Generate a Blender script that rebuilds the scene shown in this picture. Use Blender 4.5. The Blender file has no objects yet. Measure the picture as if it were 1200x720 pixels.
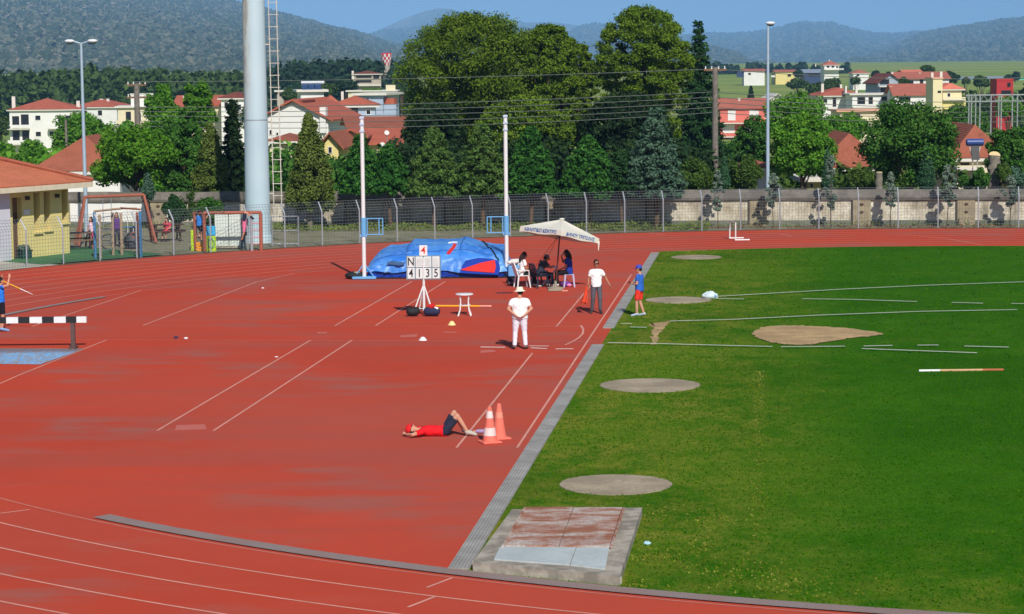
import bpy, bmesh, math, random
import numpy as np
from mathutils import Vector, Matrix, Euler

random.seed(7)
RNG = np.random.default_rng(11)
R = math.radians
SC = bpy.context.scene
COL = SC.collection

# ------------------------------------------------------------------ camera
F_PX, PITCH, ROLL, CAM_H = 2709.36, 0.1038, -0.0096, 7.911
cam_data = bpy.data.cameras.new('camera')
cam = bpy.data.objects.new('camera', cam_data)
COL.objects.link(cam)
CAM_ROT = Matrix.Rotation(math.pi / 2 - PITCH, 3, 'X') @ Matrix.Rotation(ROLL, 3, 'Z')
cam.matrix_world = Matrix.Translation((0, 0, CAM_H)) @ CAM_ROT.to_4x4()
cam_data.sensor_width = 36.0
cam_data.lens = F_PX / 1200 * 36.0
cam_data.clip_start = 0.5
cam_data.clip_end = 40000
SC.camera = cam
SC.render.resolution_x, SC.render.resolution_y = 1024, 614


def ray(x, y):
    return CAM_ROT @ Vector((x - 600, 360 - y, -F_PX))


def px(x, y, D):
    """point seen at picture position x, y (photo pixels) at a distance of D metres ahead"""
    d = ray(x, y)
    t = D / d.y
    return Vector((d.x * t, D, CAM_H + d.z * t))


def G(x, y, z=0.0):
    d = ray(x, y)
    t = (z - CAM_H) / d.z
    return Vector((d.x * t, d.y * t, z))


# the oval: u runs along the runways (away from the stand), v along the straights
YAW = 0.1127
U = Vector((math.sin(YAW), math.cos(YAW), 0))
V = Vector((math.cos(YAW), -math.sin(YAW), 0))
CEN = Vector((16.42, 65.2, 0))
R_IN = 34.53


def oval(radius, s):
    """point on the stadium line of that radius; s<0 near straight, 0..pi the left bend, beyond: far straight"""
    if s < 0:
        return CEN - U * radius - V * s * radius
    if s > math.pi:
        return CEN + U * radius + V * (s - math.pi) * radius
    return CEN - U * radius * math.cos(s) - V * radius * math.sin(s)


def terrain(x, y):
    xs = (-200, 118, 135, 350, 550, 800, 1800, 2600, 12000)
    zs = (-.05, -.05, -.3, -6, -6, -1, 4.5, 8, 12)
    return float(np.interp(y, xs, zs))


# ------------------------------------------------------------------ materials
def S(r, g, b, k=1.0):
    def f(c):
        c = c / 255
        return c / 12.92 if c <= .04045 else ((c + .055) / 1.055) ** 2.4
    return (min(1, f(r) * k), min(1, f(g) * k), min(1, f(b) * k))


MATS = {}


class NT:
    def __init__(self, name):
        self.m = bpy.data.materials.new(name)
        self.m.use_nodes = True
        self.t = self.m.node_tree
        self.p = self.t.nodes['Principled BSDF']
        self.co = None

    def n(self, typ, **kw):
        nd = self.t.nodes.new(typ)
        for k, v in kw.items():
            if k.startswith('i_'):
                key = k[2:]
                key = int(key) if key.isdigit() else key.replace('_', ' ')
                nd.inputs[key].default_value = v
            else:
                setattr(nd, k, v)
        return nd

    def l(self, a, b):
        self.t.links.new(a, b)

    def coord(self, scale=(1, 1, 1), rot=(0, 0, 0)):
        if self.co is None:
            self.co = self.n('ShaderNodeTexCoord')
        mp = self.n('ShaderNodeMapping')
        mp.inputs['Scale'].default_value = scale
        mp.inputs['Rotation'].default_value = rot
        self.l(self.co.outputs['Object'], mp.inputs['Vector'])
        return mp.outputs['Vector']

    def noise(self, scale=5, detail=4, rough=.6, vec=None, dist=0):
        nd = self.n('ShaderNodeTexNoise')
        nd.inputs['Scale'].default_value = scale
        nd.inputs['Detail'].default_value = detail
        nd.inputs['Roughness'].default_value = rough
        nd.inputs['Distortion'].default_value = dist
        self.l(vec if vec is not None else self.coord(), nd.inputs['Vector'])
        return nd.outputs['Fac']

    def ramp(self, fac, lo, hi, a=0.0, b=1.0):
        nd = self.n('ShaderNodeMapRange', clamp=True)
        nd.inputs['From Min'].default_value = lo
        nd.inputs['From Max'].default_value = hi
        nd.inputs['To Min'].default_value = a
        nd.inputs['To Max'].default_value = b
        self.l(fac, nd.inputs['Value'])
        return nd.outputs['Result']

    def math(self, op, a, b=None):
        nd = self.n('ShaderNodeMath', operation=op)
        for i, v in enumerate((a, b)):
            if v is None:
                continue
            if isinstance(v, (int, float)):
                nd.inputs[i].default_value = v
            else:
                self.l(v, nd.inputs[i])
        return nd.outputs[0]

    def mix(self, fac, a, b, mode='MIX'):
        nd = self.n('ShaderNodeMixRGB', blend_type=mode)
        for i, v in enumerate((fac, a, b)):
            if isinstance(v, (int, float)):
                nd.inputs[i].default_value = v
            elif isinstance(v, tuple):
                nd.inputs[i].default_value = (*v[:3], 1)
            else:
                self.l(v, nd.inputs[i])
        return nd.outputs[0]

    def bump(self, h, strength=.3, dist=.02):
        nd = self.n('ShaderNodeBump')
        nd.inputs['Strength'].default_value = strength
        nd.inputs['Distance'].default_value = dist
        self.l(h, nd.inputs['Height'])
        self.l(nd.outputs['Normal'], self.p.inputs['Normal'])

    def col(self, c):
        if isinstance(c, tuple):
            self.p.inputs['Base Color'].default_value = (*c[:3], 1)
        else:
            self.l(c, self.p.inputs['Base Color'])

    def set(self, rough=.8, metal=0, spec=.3):
        self.p.inputs['Roughness'].default_value = rough
        self.p.inputs['Metallic'].default_value = metal
        self.p.inputs['Specular IOR Level'].default_value = spec


def mat(name, c, rough=.7, var=.18, scale=3.0, metal=0, spec=.3, bump=0):
    """painted / plain surface with uneven tone"""
    if name in MATS:
        return MATS[name]
    t = NT(name)
    n1 = t.noise(scale, 5, .65)
    n2 = t.noise(scale * 9, 3, .6)
    f = t.math('ADD', t.math('MULTIPLY', n1, .65), t.math('MULTIPLY', n2, .35))
    k = t.ramp(f, .3, .7)
    dk = tuple(x * (1 - var) for x in c)
    lt = tuple(min(1, x * (1 + var * .6)) for x in c)
    t.col(t.mix(k, dk, lt))
    t.set(rough, metal, spec)
    if bump:
        t.bump(n2, bump, .01)
    MATS[name] = t.m
    return t.m


def leafmat(name, c, c2=None, trans=.25):
    if name in MATS:
        return MATS[name]
    t = NT(name)
    c = tuple(x * 1.2 for x in c)
    c2 = tuple(x * 1.15 for x in c2) if c2 else None
    c2 = c2 or (c[0] * 1.35, c[1] * 1.2, c[2] * .9)
    geo = t.n('ShaderNodeNewGeometry')
    f = t.math('ADD', t.math('MULTIPLY', geo.outputs['Random Per Island'], .55),
               t.math('MULTIPLY', t.ramp(t.noise(.9, 3, .6), .3, .7), .45))
    c0 = tuple(x * .55 for x in c)
    k = t.mix(t.ramp(f, 0, .5), c0, c)
    k = t.mix(t.ramp(f, .5, 1), k, c2)
    t.t.nodes.remove(t.p)
    d = t.n('ShaderNodeBsdfDiffuse')
    tr = t.n('ShaderNodeBsdfTranslucent')
    mx = t.n('ShaderNodeMixShader')
    mx.inputs[0].default_value = trans
    t.l(k, d.inputs['Color'])
    t.l(k, tr.inputs['Color'])
    t.l(d.outputs[0], mx.inputs[1])
    t.l(tr.outputs[0], mx.inputs[2])
    t.l(mx.outputs[0], t.t.nodes['Material Output'].inputs['Surface'])
    MATS[name] = t.m
    return t.m


# ------------------------------------------------------------------ meshes and objects
class MB:
    """collects shapes into one mesh"""

    def __init__(self):
        self.v, self.f, self.mi, self.cur = [], [], [], 0

    def add(self, vs, fs):
        o = len(self.v)
        self.v += [tuple(p) for p in vs]
        self.f += [tuple(i + o for i in f) for f in fs]
        self.mi += [self.cur] * len(fs)
        return self

    def box(self, c, s, rz=0.0, rot=None, bev=0.0):
        hx, hy, hz = s[0] / 2, s[1] / 2, s[2] / 2
        M = rot if rot is not None else Matrix.Rotation(rz, 3, 'Z')
        c = Vector(c)
        if bev > 0:
            bm = bmesh.new()
            bmesh.ops.create_cube(bm, size=1)
            for vv in bm.verts:
                vv.co = Vector((vv.co.x * s[0], vv.co.y * s[1], vv.co.z * s[2]))
            bmesh.ops.bevel(bm, geom=bm.edges[:], offset=bev, segments=1, affect='EDGES')
            bm.verts.index_update()
            vs = [c + M @ vv.co for vv in bm.verts]
            fs = [[q.index for q in f.verts] for f in bm.faces]
            bm.free()
            return self.add(vs, fs)
        vs = [c + M @ Vector((x * hx, y * hy, z * hz)) for x in (-1, 1) for y in (-1, 1) for z in (-1, 1)]
        return self.add(vs, [(0, 1, 3, 2), (4, 6, 7, 5), (0, 4, 5, 1), (2, 3, 7, 6), (0, 2, 6, 4), (1, 5, 7, 3)])

    def tube(self, pts, r, n=8, cap=True, squash=None):
        pts = [Vector(p) for p in pts]
        rs = r if isinstance(r, (list, tuple)) else [r] * len(pts)
        rings, side = [], None
        for i, p in enumerate(pts):
            a = pts[max(0, i - 1)]
            b = pts[min(len(pts) - 1, i + 1)]
            d = (b - a)
            d = d.normalized() if d.length > 1e-9 else Vector((0, 0, 1))
            if side is None:
                ref = Vector((0, 0, 1)) if abs(d.z) < .9 else Vector((1, 0, 0))
                side = ref.cross(d).normalized()
            else:
                side = (side - d * side.dot(d))
                side = side.normalized() if side.length > 1e-6 else Vector((1, 0, 0))
            up = d.cross(side)
            rings.append([p + (side * math.cos(2 * math.pi * k / n) + up * math.sin(2 * math.pi * k / n)) * rs[i] for k in range(n)])
        vs = [q for rg in rings for q in rg]
        fs = []
        for i in range(len(rings) - 1):
            for k in range(n):
                k2 = (k + 1) % n
                fs.append((i * n + k, i * n + k2, (i + 1) * n + k2, (i + 1) * n + k))
        if cap:
            fs.append(tuple(range(n - 1, -1, -1)))
            fs.append(tuple((len(rings) - 1) * n + k for k in range(n)))
        return self.add(vs, fs)

    def lathe(self, prof, n=24, c=(0, 0, 0), cap=True):
        vs, fs = [], []
        for (r, z) in prof:
            for k in range(n):
                a = 2 * math.pi * k / n
                vs.append((c[0] + r * math.cos(a), c[1] + r * math.sin(a), c[2] + z))
        for i in range(len(prof) - 1):
            for k in range(n):
                k2 = (k + 1) % n
                fs.append((i * n + k, i * n + k2, (i + 1) * n + k2, (i + 1) * n + k))
        if cap:
            fs.append(tuple(range(n - 1, -1, -1)))
            fs.append(tuple((len(prof) - 1) * n + k for k in range(n)))
        return self.add(vs, fs)

    def ell(self, c, r, rot=None, nu=12, nv=8):
        c = Vector(c)
        vs, fs = [], []
        for i in range(nv + 1):
            th = math.pi * i / nv
            for k in range(nu):
                a = 2 * math.pi * k / nu
                p = Vector((r[0] * math.sin(th) * math.cos(a), r[1] * math.sin(th) * math.sin(a), r[2] * math.cos(th)))
                if rot is not None:
                    p = rot @ p
                vs.append(c + p)
        for i in range(nv):
            for k in range(nu):
                k2 = (k + 1) % nu
                fs.append((i * nu + k, (i + 1) * nu + k, (i + 1) * nu + k2, i * nu + k2))
        return self.add(vs, fs)

    def prism(self, poly, z0, z1):
        n = len(poly)
        z0 = z0 if isinstance(z0, (list, tuple)) else [z0] * n
        z1 = z1 if isinstance(z1, (list, tuple)) else [z1] * n
        vs = [(p[0], p[1], z0[i]) for i, p in enumerate(poly)] + [(p[0], p[1], z1[i]) for i, p in enumerate(poly)]
        fs = [tuple(range(n - 1, -1, -1)), tuple(range(n, 2 * n))]
        for i in range(n):
            j = (i + 1) % n
            fs.append((i, j, n + j, n + i))
        return self.add(vs, fs)

    def sheet(self, poly, z):
        return self.add([(p[0], p[1], z) for p in poly], [tuple(range(len(poly)))])

    def ribbon(self, pts, w, z, side=0.0):
        """flat strip of width w along pts; side shifts it across"""
        pts = [Vector((p[0], p[1], 0)) for p in pts]
        vs, fs = [], []
        for i, p in enumerate(pts):
            d = (pts[min(i + 1, len(pts) - 1)] - pts[max(i - 1, 0)]).normalized()
            nrm = Vector((-d.y, d.x, 0))
            a = p + nrm * (w / 2 + side)
            b = p + nrm * (-w / 2 + side)
            vs += [(a.x, a.y, z), (b.x, b.y, z)]
        for i in range(len(pts) - 1):
            fs.append((2 * i, 2 * i + 1, 2 * i + 3, 2 * i + 2))
        return self.add(vs, fs)

    def build(self, name, m, parent=None, smooth=False, world=False):
        me = bpy.data.meshes.new(name)
        vs = self.v
        if world and parent is not None:
            inv = (Matrix.Translation(parent.location) @ parent.rotation_euler.to_matrix().to_4x4()).inverted()
            vs = [inv @ Vector(p) for p in vs]
        me.from_pydata([tuple(p) for p in vs], [], self.f)
        ms = m if isinstance(m, (list, tuple)) else [m]
        for q in ms:
            me.materials.append(q)
        if len(ms) > 1:
            me.polygons.foreach_set('material_index', self.mi)
        bm = bmesh.new()
        bm.from_mesh(me)
        bmesh.ops.recalc_face_normals(bm, faces=bm.faces[:])
        bm.to_mesh(me)
        bm.free()
        if smooth:
            me.polygons.foreach_set('use_smooth', [True] * len(me.polygons))
            me.set_sharp_from_angle(angle=R(42))
        me.update()
        o = bpy.data.objects.new(name, me)
        COL.objects.link(o)
        if parent is not None:
            o.parent = parent
        return o


def tag(o, label, cat, group=None):
    o['label'] = label
    o['category'] = cat
    if group:
        o['group'] = group
    return o


def thing(name, label, cat, loc=(0, 0, 0), rz=0.0, group=None):
    o = bpy.data.objects.new(name, None)
    COL.objects.link(o)
    o.location = loc
    o.rotation_euler = (0, 0, rz)
    return tag(o, label, cat, group)


def kind(o, k):
    o['kind'] = k
    return o


KIDS = {}


def dup(root, loc, rz=None, label=None, scale=None):
    r = root.copy()
    COL.objects.link(r)
    r.location = loc
    if rz is not None:
        r.rotation_euler = (0, 0, rz)
    if scale:
        r.scale = (scale,) * 3 if isinstance(scale, (int, float)) else scale
    if label:
        r['label'] = label
    for ch in list(root.children):
        c = ch.copy()
        COL.objects.link(c)
        c.parent = r
        for g in list(ch.children):
            d = g.copy()
            COL.objects.link(d)
            d.parent = c
    return r


def remesh(mb, name, m, parent, voxel=.012, smooth=3, world=False, folds=0.0):
    o = mb.build(name + '_raw', m)
    md = o.modifiers.new('r', 'REMESH')
    md.mode = 'VOXEL'
    md.voxel_size = voxel
    sm = o.modifiers.new('s', 'SMOOTH')
    sm.factor = .5
    sm.iterations = smooth
    dg = bpy.context.evaluated_depsgraph_get()
    me = bpy.data.meshes.new_from_object(o.evaluated_get(dg))
    if folds:
        n_ = len(me.vertices)
        co, no = np.empty(n_ * 3, np.float32), np.empty(n_ * 3, np.float32)
        me.vertices.foreach_get('co', co)
        me.vertices.foreach_get('normal', no)
        co, no = co.reshape(-1, 3), no.reshape(-1, 3)
        x, y, z = co.T
        d = np.sin(31 * z + 14 * x + 3 * np.sin(9 * x + 5 * y)) * np.sin(11 * x - 13 * y + 6 * z) + .6 * np.sin(52 * z - 21 * x + 17 * y)
        me.vertices.foreach_set('co', (co + no * (d * folds)[:, None]).astype(np.float32).reshape(-1))
    old = o.data
    bpy.data.objects.remove(o)
    bpy.data.meshes.remove(old)
    me.name = name
    me.polygons.foreach_set('use_smooth', [True] * len(me.polygons))
    if not me.materials:
        me.materials.append(m)
    q = bpy.data.objects.new(name, me)
    COL.objects.link(q)
    q.parent = parent
    return q


def text(s, size, name, m, parent, M, depth=.002, align='CENTER', bold=0.0):
    cu = bpy.data.curves.new('lettering', 'FONT')
    cu.body = s
    cu.size = size
    cu.align_x = align
    cu.align_y = 'CENTER'
    cu.extrude = depth
    cu.offset = bold
    o = bpy.data.objects.new('lettering', cu)
    COL.objects.link(o)
    dg = bpy.context.evaluated_depsgraph_get()
    me = bpy.data.meshes.new_from_object(o.evaluated_get(dg))
    bpy.data.objects.remove(o)
    bpy.data.curves.remove(cu)
    me.transform(M)
    me.materials.clear()
    me.materials.append(m)
    q = bpy.data.objects.new(name, me)
    COL.objects.link(q)
    q.parent = parent
    return q
# ------------------------------------------------------------------ light and sky
SKY_LIFT = .16
w = bpy.data.worlds.new('World')
SC.world = w
w.use_nodes = True
wt = w.node_tree
bg = wt.nodes['Background']
sky = wt.nodes.new('ShaderNodeTexSky')
sky.sky_type = 'NISHITA'
sky.sun_disc = False
SUN_EL = 38
SUN_DIR = Vector((.233, -.972, 0)).normalized()          # where the sun stands (behind and right of the camera)
sky.sun_elevation = R(SUN_EL)
sky.sun_rotation = math.atan2(SUN_DIR.x, SUN_DIR.y)
sky.altitude = 300
sky.air_density = 1.0
sky.dust_density = 0.15
sky.ozone_density = 2.5
tc = wt.nodes.new('ShaderNodeTexCoord')
mp = wt.nodes.new('ShaderNodeVectorMath')
mp.operation = 'ADD'
mp.inputs[1].default_value = (0, 0, SKY_LIFT)
wt.links.new(tc.outputs['Generated'], mp.inputs[0])
wt.links.new(mp.outputs[0], sky.inputs['Vector'])
wt.links.new(sky.outputs['Color'], bg.inputs['Color'])
bg.inputs['Strength'].default_value = 0.1
sd = bpy.data.lights.new('sun', 'SUN')
sd.energy = 4.3
sd.angle = R(.53)
sd.color = (1.0, .95, .87)
so = bpy.data.objects.new('sun', sd)
COL.objects.link(so)
ldir = Vector((-SUN_DIR.x * math.cos(R(SUN_EL)), -SUN_DIR.y * math.cos(R(SUN_EL)), -math.sin(R(SUN_EL))))
so.rotation_euler = ldir.to_track_quat('-Z', 'Y').to_euler()
so.location = (0, 0, 60)
SC.view_settings.view_transform = 'Standard'
SC.view_settings.look = 'None'
SC.view_settings.exposure = 0.0
SC.view_settings.gamma = 1.0
SC.render.engine = 'CYCLES'
SC.cycles.use_denoising = True
SC.cycles.max_bounces = 6
SC.cycles.diffuse_bounces = 3
SC.cycles.volume_bounces = 0
SC.cycles.transparent_max_bounces = 8

# ------------------------------------------------------------------ ground materials
def track_mat():
    t = NT('track_rubber')
    big = t.noise(.09, 5, .6)
    streak = t.noise(1, 5, .62, t.coord((.05, .42, 1), (0, 0, -YAW)))
    streak2 = t.noise(1, 4, .6, t.coord((.28, .9, 1), (0, 0, .05)))
    fine = t.noise(9, 4, .7)
    grit = t.noise(55, 2, .6)
    a, b = S(188, 70, 49), S(204, 75, 50)
    c = t.mix(t.ramp(big, .35, .65), a, b)
    c = t.mix(t.ramp(streak, .48, .62, 0, .8), c, S(172, 82, 69))
    c = t.mix(t.ramp(streak2, .6, .75, 0, .4), c, S(194, 92, 76))
    grey = t.math('MULTIPLY', t.ramp(streak2, .42, .6), t.ramp(t.noise(.16, 4, .6), .5, .62))
    c = t.mix(t.math('MULTIPLY', grey, .7), c, S(150, 104, 94))
    c = t.mix(t.ramp(t.noise(.3, 3, .6), .6, .75, 0, .3), c, S(170, 62, 49))
    c = t.mix(t.ramp(fine, .3, .7, 0, .28), c, S(182, 66, 50))
    sc = t.noise(1, 6, .72, t.coord((.09, .9, 1), (0, 0, -YAW * .5)))
    c = t.mix(t.math('MULTIPLY', t.ramp(sc, .55, .7), t.ramp(t.noise(.12, 3, .6), .42, .6, 0, .8)), c, S(164, 92, 80))
    c = t.mix(t.ramp(t.noise(.035, 3, .5), .46, .62, 0, .65), c, S(176, 88, 74))
    c = t.mix(t.ramp(grit, .35, .7, 0, .2), c, S(205, 105, 90))
    t.col(c)
    t.set(1, 0, .03)
    t.bump(grit, .15, .01)
    return t.m


def grass_mat():
    t = NT('turf')
    big = t.noise(.06, 5, .6)
    mid = t.noise(.5, 6, .7)
    st = t.noise(1, 6, .75, t.coord((1.1, .8, 1)))
    fine = t.noise(1, 5, .8, t.coord((7, 3.5, 7)))
    grit = t.noise(1, 3, .8, t.coord((26, 9, 20)))
    c = t.mix(t.ramp(big, .4, .62), S(52, 104, 8), S(72, 114, 12))
    dot = t.n('ShaderNodeVectorMath', operation='DOT_PRODUCT')
    t.l(t.coord(), dot.inputs[0])
    dot.inputs[1].default_value = tuple(V)
    kv = t.math('SUBTRACT', dot.outputs['Value'], G(525, 668).dot(V))      # metres from the runway kerb
    sep = t.n('ShaderNodeSeparateXYZ')
    t.l(t.coord(), sep.inputs[0])
    left_ = t.ramp(kv, 2, 8, 1, .25)
    c = t.mix(t.math('MULTIPLY', t.ramp(mid, .46, .62, 0, .7), left_), c, S(108, 130, 34))
    c = t.mix(t.ramp(kv, 3, 8, 0, .9), c, t.mix(t.ramp(mid, .4, .65), S(36, 96, 2), S(52, 112, 5)))
    # the end by the runway and the strip along the near drain are more worn
    wx = t.ramp(kv, 1.5, 7, 1, .08)
    wy = t.ramp(sep.outputs['Y'], 34, 41, .45, 0)
    worn = t.math('MULTIPLY', t.math('MAXIMUM', wx, wy), t.ramp(st, .41, .58))
    c = t.mix(t.math('MULTIPLY', worn, .9), c, S(142, 138, 50))
    dry = t.math('MULTIPLY', t.ramp(st, .56, .7), t.ramp(t.noise(.22, 4, .6), .46, .62))
    c = t.mix(t.math('MULTIPLY', t.math('MULTIPLY', dry, left_), .75), c, S(160, 148, 76))
    soft = t.noise(.13, 3, .55)
    c = t.mix(t.math('MULTIPLY', t.ramp(soft, .48, .62, 0, .65), t.ramp(kv, 2, 8, 1, .1)), c, S(104, 132, 30))
    c = t.mix(t.ramp(soft, .48, .36, 0, .5), c, S(36, 86, 4))
    c = t.mix(t.ramp(fine, .38, .66, 0, .6), c, S(38, 86, 6))
    c = t.mix(t.ramp(grit, .55, .75, 0, .55), c, S(132, 158, 60))
    c = t.mix(t.ramp(grit, .28, .46, .6, 0), c, S(28, 58, 8))
    t.col(c)
    t.set(1, 0, .02)
    t.bump(t.math('ADD', fine, grit), .35, .03)
    return t.m


def concrete_mat(name, c, var=.3, scale=1.5, stain=.5):
    t = NT(name)
    n1 = t.noise(scale, 6, .65)
    n2 = t.noise(scale * 12, 4, .7)
    n3 = t.noise(scale * .4, 3, .5, t.coord((1, 1, .3)))
    d = tuple(x * (1 - var) for x in c)
    k = t.mix(t.ramp(n1, .42, .6), d, c)
    k = t.mix(t.ramp(n2, .48, .68, 0, .6), k, tuple(x * .55 for x in c))
    k = t.mix(t.ramp(n3, .55, .72, 0, stain), k, tuple(x * .5 for x in c))
    t.col(k)
    t.set(.92, 0, .15)
    t.bump(n2, .4, .015)
    return t.m


def land_mat():
    t = NT('land')
    a = t.noise(.012, 4, .6)
    b = t.noise(.15, 5, .65)
    c = t.noise(1, 3, .6, t.coord((.002, .02, 1)))
    k = t.mix(t.ramp(a, .4, .6), S(134, 152, 70), S(156, 160, 88))
    k = t.mix(t.ramp(c, .45, .6, 0, .7), k, S(112, 142, 60))
    k = t.mix(t.ramp(b, .5, .75, 0, .5), k, S(92, 118, 54))
    sep = t.n('ShaderNodeSeparateXYZ')
    t.l(t.coord(), sep.inputs[0])
    k = t.mix(t.ramp(sep.outputs['Y'], 125, 150, .9, 0), k, t.mix(t.ramp(t.noise(.8, 5, .7), .4, .6), S(150, 142, 126), S(118, 116, 92)))
    t.col(k)
    t.set(.95, 0, .1)
    return t.m


def hill_mat(name, bush, soil, rock, sc=.05, thr=.5):
    t = NT(name)
    v = t.n('ShaderNodeTexVoronoi', feature='F1')
    v.inputs['Scale'].default_value = sc
    t.l(t.coord((1, .1, 1)), v.inputs['Vector'])
    dots = t.ramp(v.outputs['Distance'], .25, .6)
    n = t.noise(.0024, 5, .65, t.coord((1, .16, 1)))
    n2 = t.noise(.026, 4, .7, t.coord((1, .1, 1)))
    cover = t.math('ADD', t.math('MULTIPLY', n, .7), t.math('MULTIPLY', n2, .5))
    k = t.mix(t.ramp(cover, .5, .85), soil, rock)
    k = t.mix(t.math('MULTIPLY', t.math('SUBTRACT', 1, dots), t.ramp(cover, .4, .75, 1, .35)), k, bush)
    k = t.mix(t.ramp(n, .36, .6, .7, 0), k, bush)
    t.col(k)
    t.set(.95, 0, .05)
    return t.m


M_TRACK, M_TURF = track_mat(), grass_mat()
M_LINE = mat('line_paint', S(226, 160, 142), .8, .3, 1.2)
M_LINE2 = mat('worn_line_paint', S(206, 124, 108), .85, .2, 2.5)
M_KERB = concrete_mat('grey_kerb', S(172, 168, 162), .2, 3, .25)
def groove_mat():
    t = NT('grooved_kerb')
    w_ = t.n('ShaderNodeTexWave', wave_type='BANDS', bands_direction='X')
    w_.inputs['Scale'].default_value = 5.5
    t.l(t.coord((1, 1, 1), (0, 0, YAW)), w_.inputs['Vector'])
    k = t.mix(t.ramp(t.noise(1.5, 5, .7), .35, .65), S(146, 142, 136), S(176, 173, 167))
    k = t.mix(t.ramp(w_.outputs['Fac'], .5, .9, 0, .45), k, S(112, 108, 104))
    t.col(k)
    t.set(.9, 0, .2)
    return t.m
M_GROOVE = groove_mat()
M_CONC = concrete_mat('rough_concrete', S(176, 166, 146), .3, 1.2, .6)
M_DISC = concrete_mat('circle_concrete', S(182, 166, 140), .3, 1.1, .55)
M_SAND = concrete_mat('bare_sand', S(200, 168, 122), .3, 1.0, .3)

# ------------------------------------------------------------------ ground sheets
mb = MB()
xs = np.concatenate([np.linspace(-7000, -300, 16), np.linspace(-240, 240, 25), np.linspace(300, 7000, 16)])
ys = np.concatenate([np.linspace(-200, 118, 8), np.linspace(126, 700, 30), np.linspace(760, 3000, 24), np.linspace(3400, 16800, 16)])
vs = [(x, y, terrain(x, y)) for y in ys for x in xs]
nx = len(xs)
fs = [(j * nx + i, j * nx + i + 1, (j + 1) * nx + i + 1, (j + 1) * nx + i) for j in range(len(ys) - 1) for i in range(nx - 1)]
mb.add(vs, fs)
kind(mb.build('ground', land_mat(), smooth=True), 'structure')

R_OUT = 45.25
arc = [i * math.pi / 72 for i in range(73)]
outer = [oval(R_OUT, -1.6)] + [oval(R_OUT, a) for a in arc] + [oval(R_OUT, math.pi + 1.6)]
kind(MB().sheet(outer, 0.0).build('running_track', M_TRACK), 'structure')

# infield turf, right of the runway kerb
k0, k1 = G(525, 668), G(763, 297)
def along(t):                                            # point on the kerb line (t = metres along U from k0)
    return k0 + U * t
KL = (k1 - k0).dot(U)
side0 = V * .34
near = [CEN - U * (R_IN - .5) + V * s for s in np.linspace(60, 0, 8)]
bend = []
a = 0.002
while True:
    p = CEN - U * (R_IN - .5) * math.cos(a) - V * (R_IN - .5) * math.sin(a)
    if (p - k0).dot(V) < .24:
        break
    bend.append(p)
    a += .002
far_b = []
a = 0.002
while True:
    p = CEN + U * (R_IN - .05) * math.cos(a) - V * (R_IN - .05) * math.sin(a)
    if (p - k0).dot(V) < .24:
        break
    far_b.append(p)
    a += .002
poly = near + bend + far_b[::-1] + [CEN + U * (R_IN - .05) + V * s for s in np.linspace(0, 60, 8)]
kind(MB().sheet(poly, 0.006).build('infield_lawn', M_TURF), 'structure')

# grey kerb between runway and lawn, in three lengths
mb = MB()
for (y0, y1) in ((668, 405), (385, 297)):
    p0 = k0 + U * max(0, (G(525 + (668 - y0) * .6415, y0) - k0).dot(U))
    p1 = k0 + U * (G(525 + (668 - y1) * .6415, y1) - k0).dot(U)
    q = [p0, p0 + side0, p1 + side0, p1]
    mb.prism([(p.x, p.y) for p in q], -.02, .035)
kind(mb.build('runway_kerb', M_GROOVE), 'structure')

# drain along the inside of the near bend, with its grating pattern
def drain_mat():
    t = NT('drain_grating')
    ch = t.n('ShaderNodeTexChecker')
    ch.inputs['Scale'].default_value = 26
    t.l(t.coord(), ch.inputs['Vector'])
    ch.inputs['Color1'].default_value = (*S(168, 152, 146), 1)
    ch.inputs['Color2'].default_value = (*S(118, 102, 98), 1)
    t.col(t.mix(t.ramp(t.noise(.8, 4, .6), .45, .7, 0, .5), ch.outputs['Color'], S(150, 108, 98)))
    t.set(.85, 0, .2)
    return t.m
M_DRAIN = drain_mat()
def ang(px_, py_):
    p = G(px_, py_) - CEN
    return math.atan2(-p.dot(V), -p.dot(U))
a0 = ang(118, 606)
mb = MB().ribbon([oval(R_IN - .3, s) for s in np.linspace(a0, 0, 60)] + [oval(R_IN - .3, s) for s in np.linspace(-.02, -1.5, 10)], .36, .022)
kind(mb.build('drain_strip', M_DRAIN), 'structure')
mb = MB().ribbon([oval(R_IN - .2, s) for s in np.linspace(ang(125, 348.7), ang(-40, 380), 24)], .28, .022)
kind(mb.build('drain_strip', M_DRAIN), 'structure')

# painted lane lines, one object each
for i in range(9):
    rad = R_IN + 1.22 * i
    pts = [oval(rad, s) for s in np.linspace(-1.5, 0, 6)] + [oval(rad, s) for s in np.linspace(.012, math.pi - .012, 190)] + [oval(rad, s) for s in np.linspace(math.pi, math.pi + 1.5, 6)]
    o = MB().ribbon(pts, .05, .004 if i else .0045).build('lane_line', M_LINE if i else M_LINE2)
    kind(o, 'structure')

def line(pts, wd=.05, m=None, z=.005, nm='painted_line'):
    q = [G(*p) for p in pts]
    return kind(MB().ribbon(q, wd, z).build(nm, m or M_LINE), 'structure')

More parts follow.
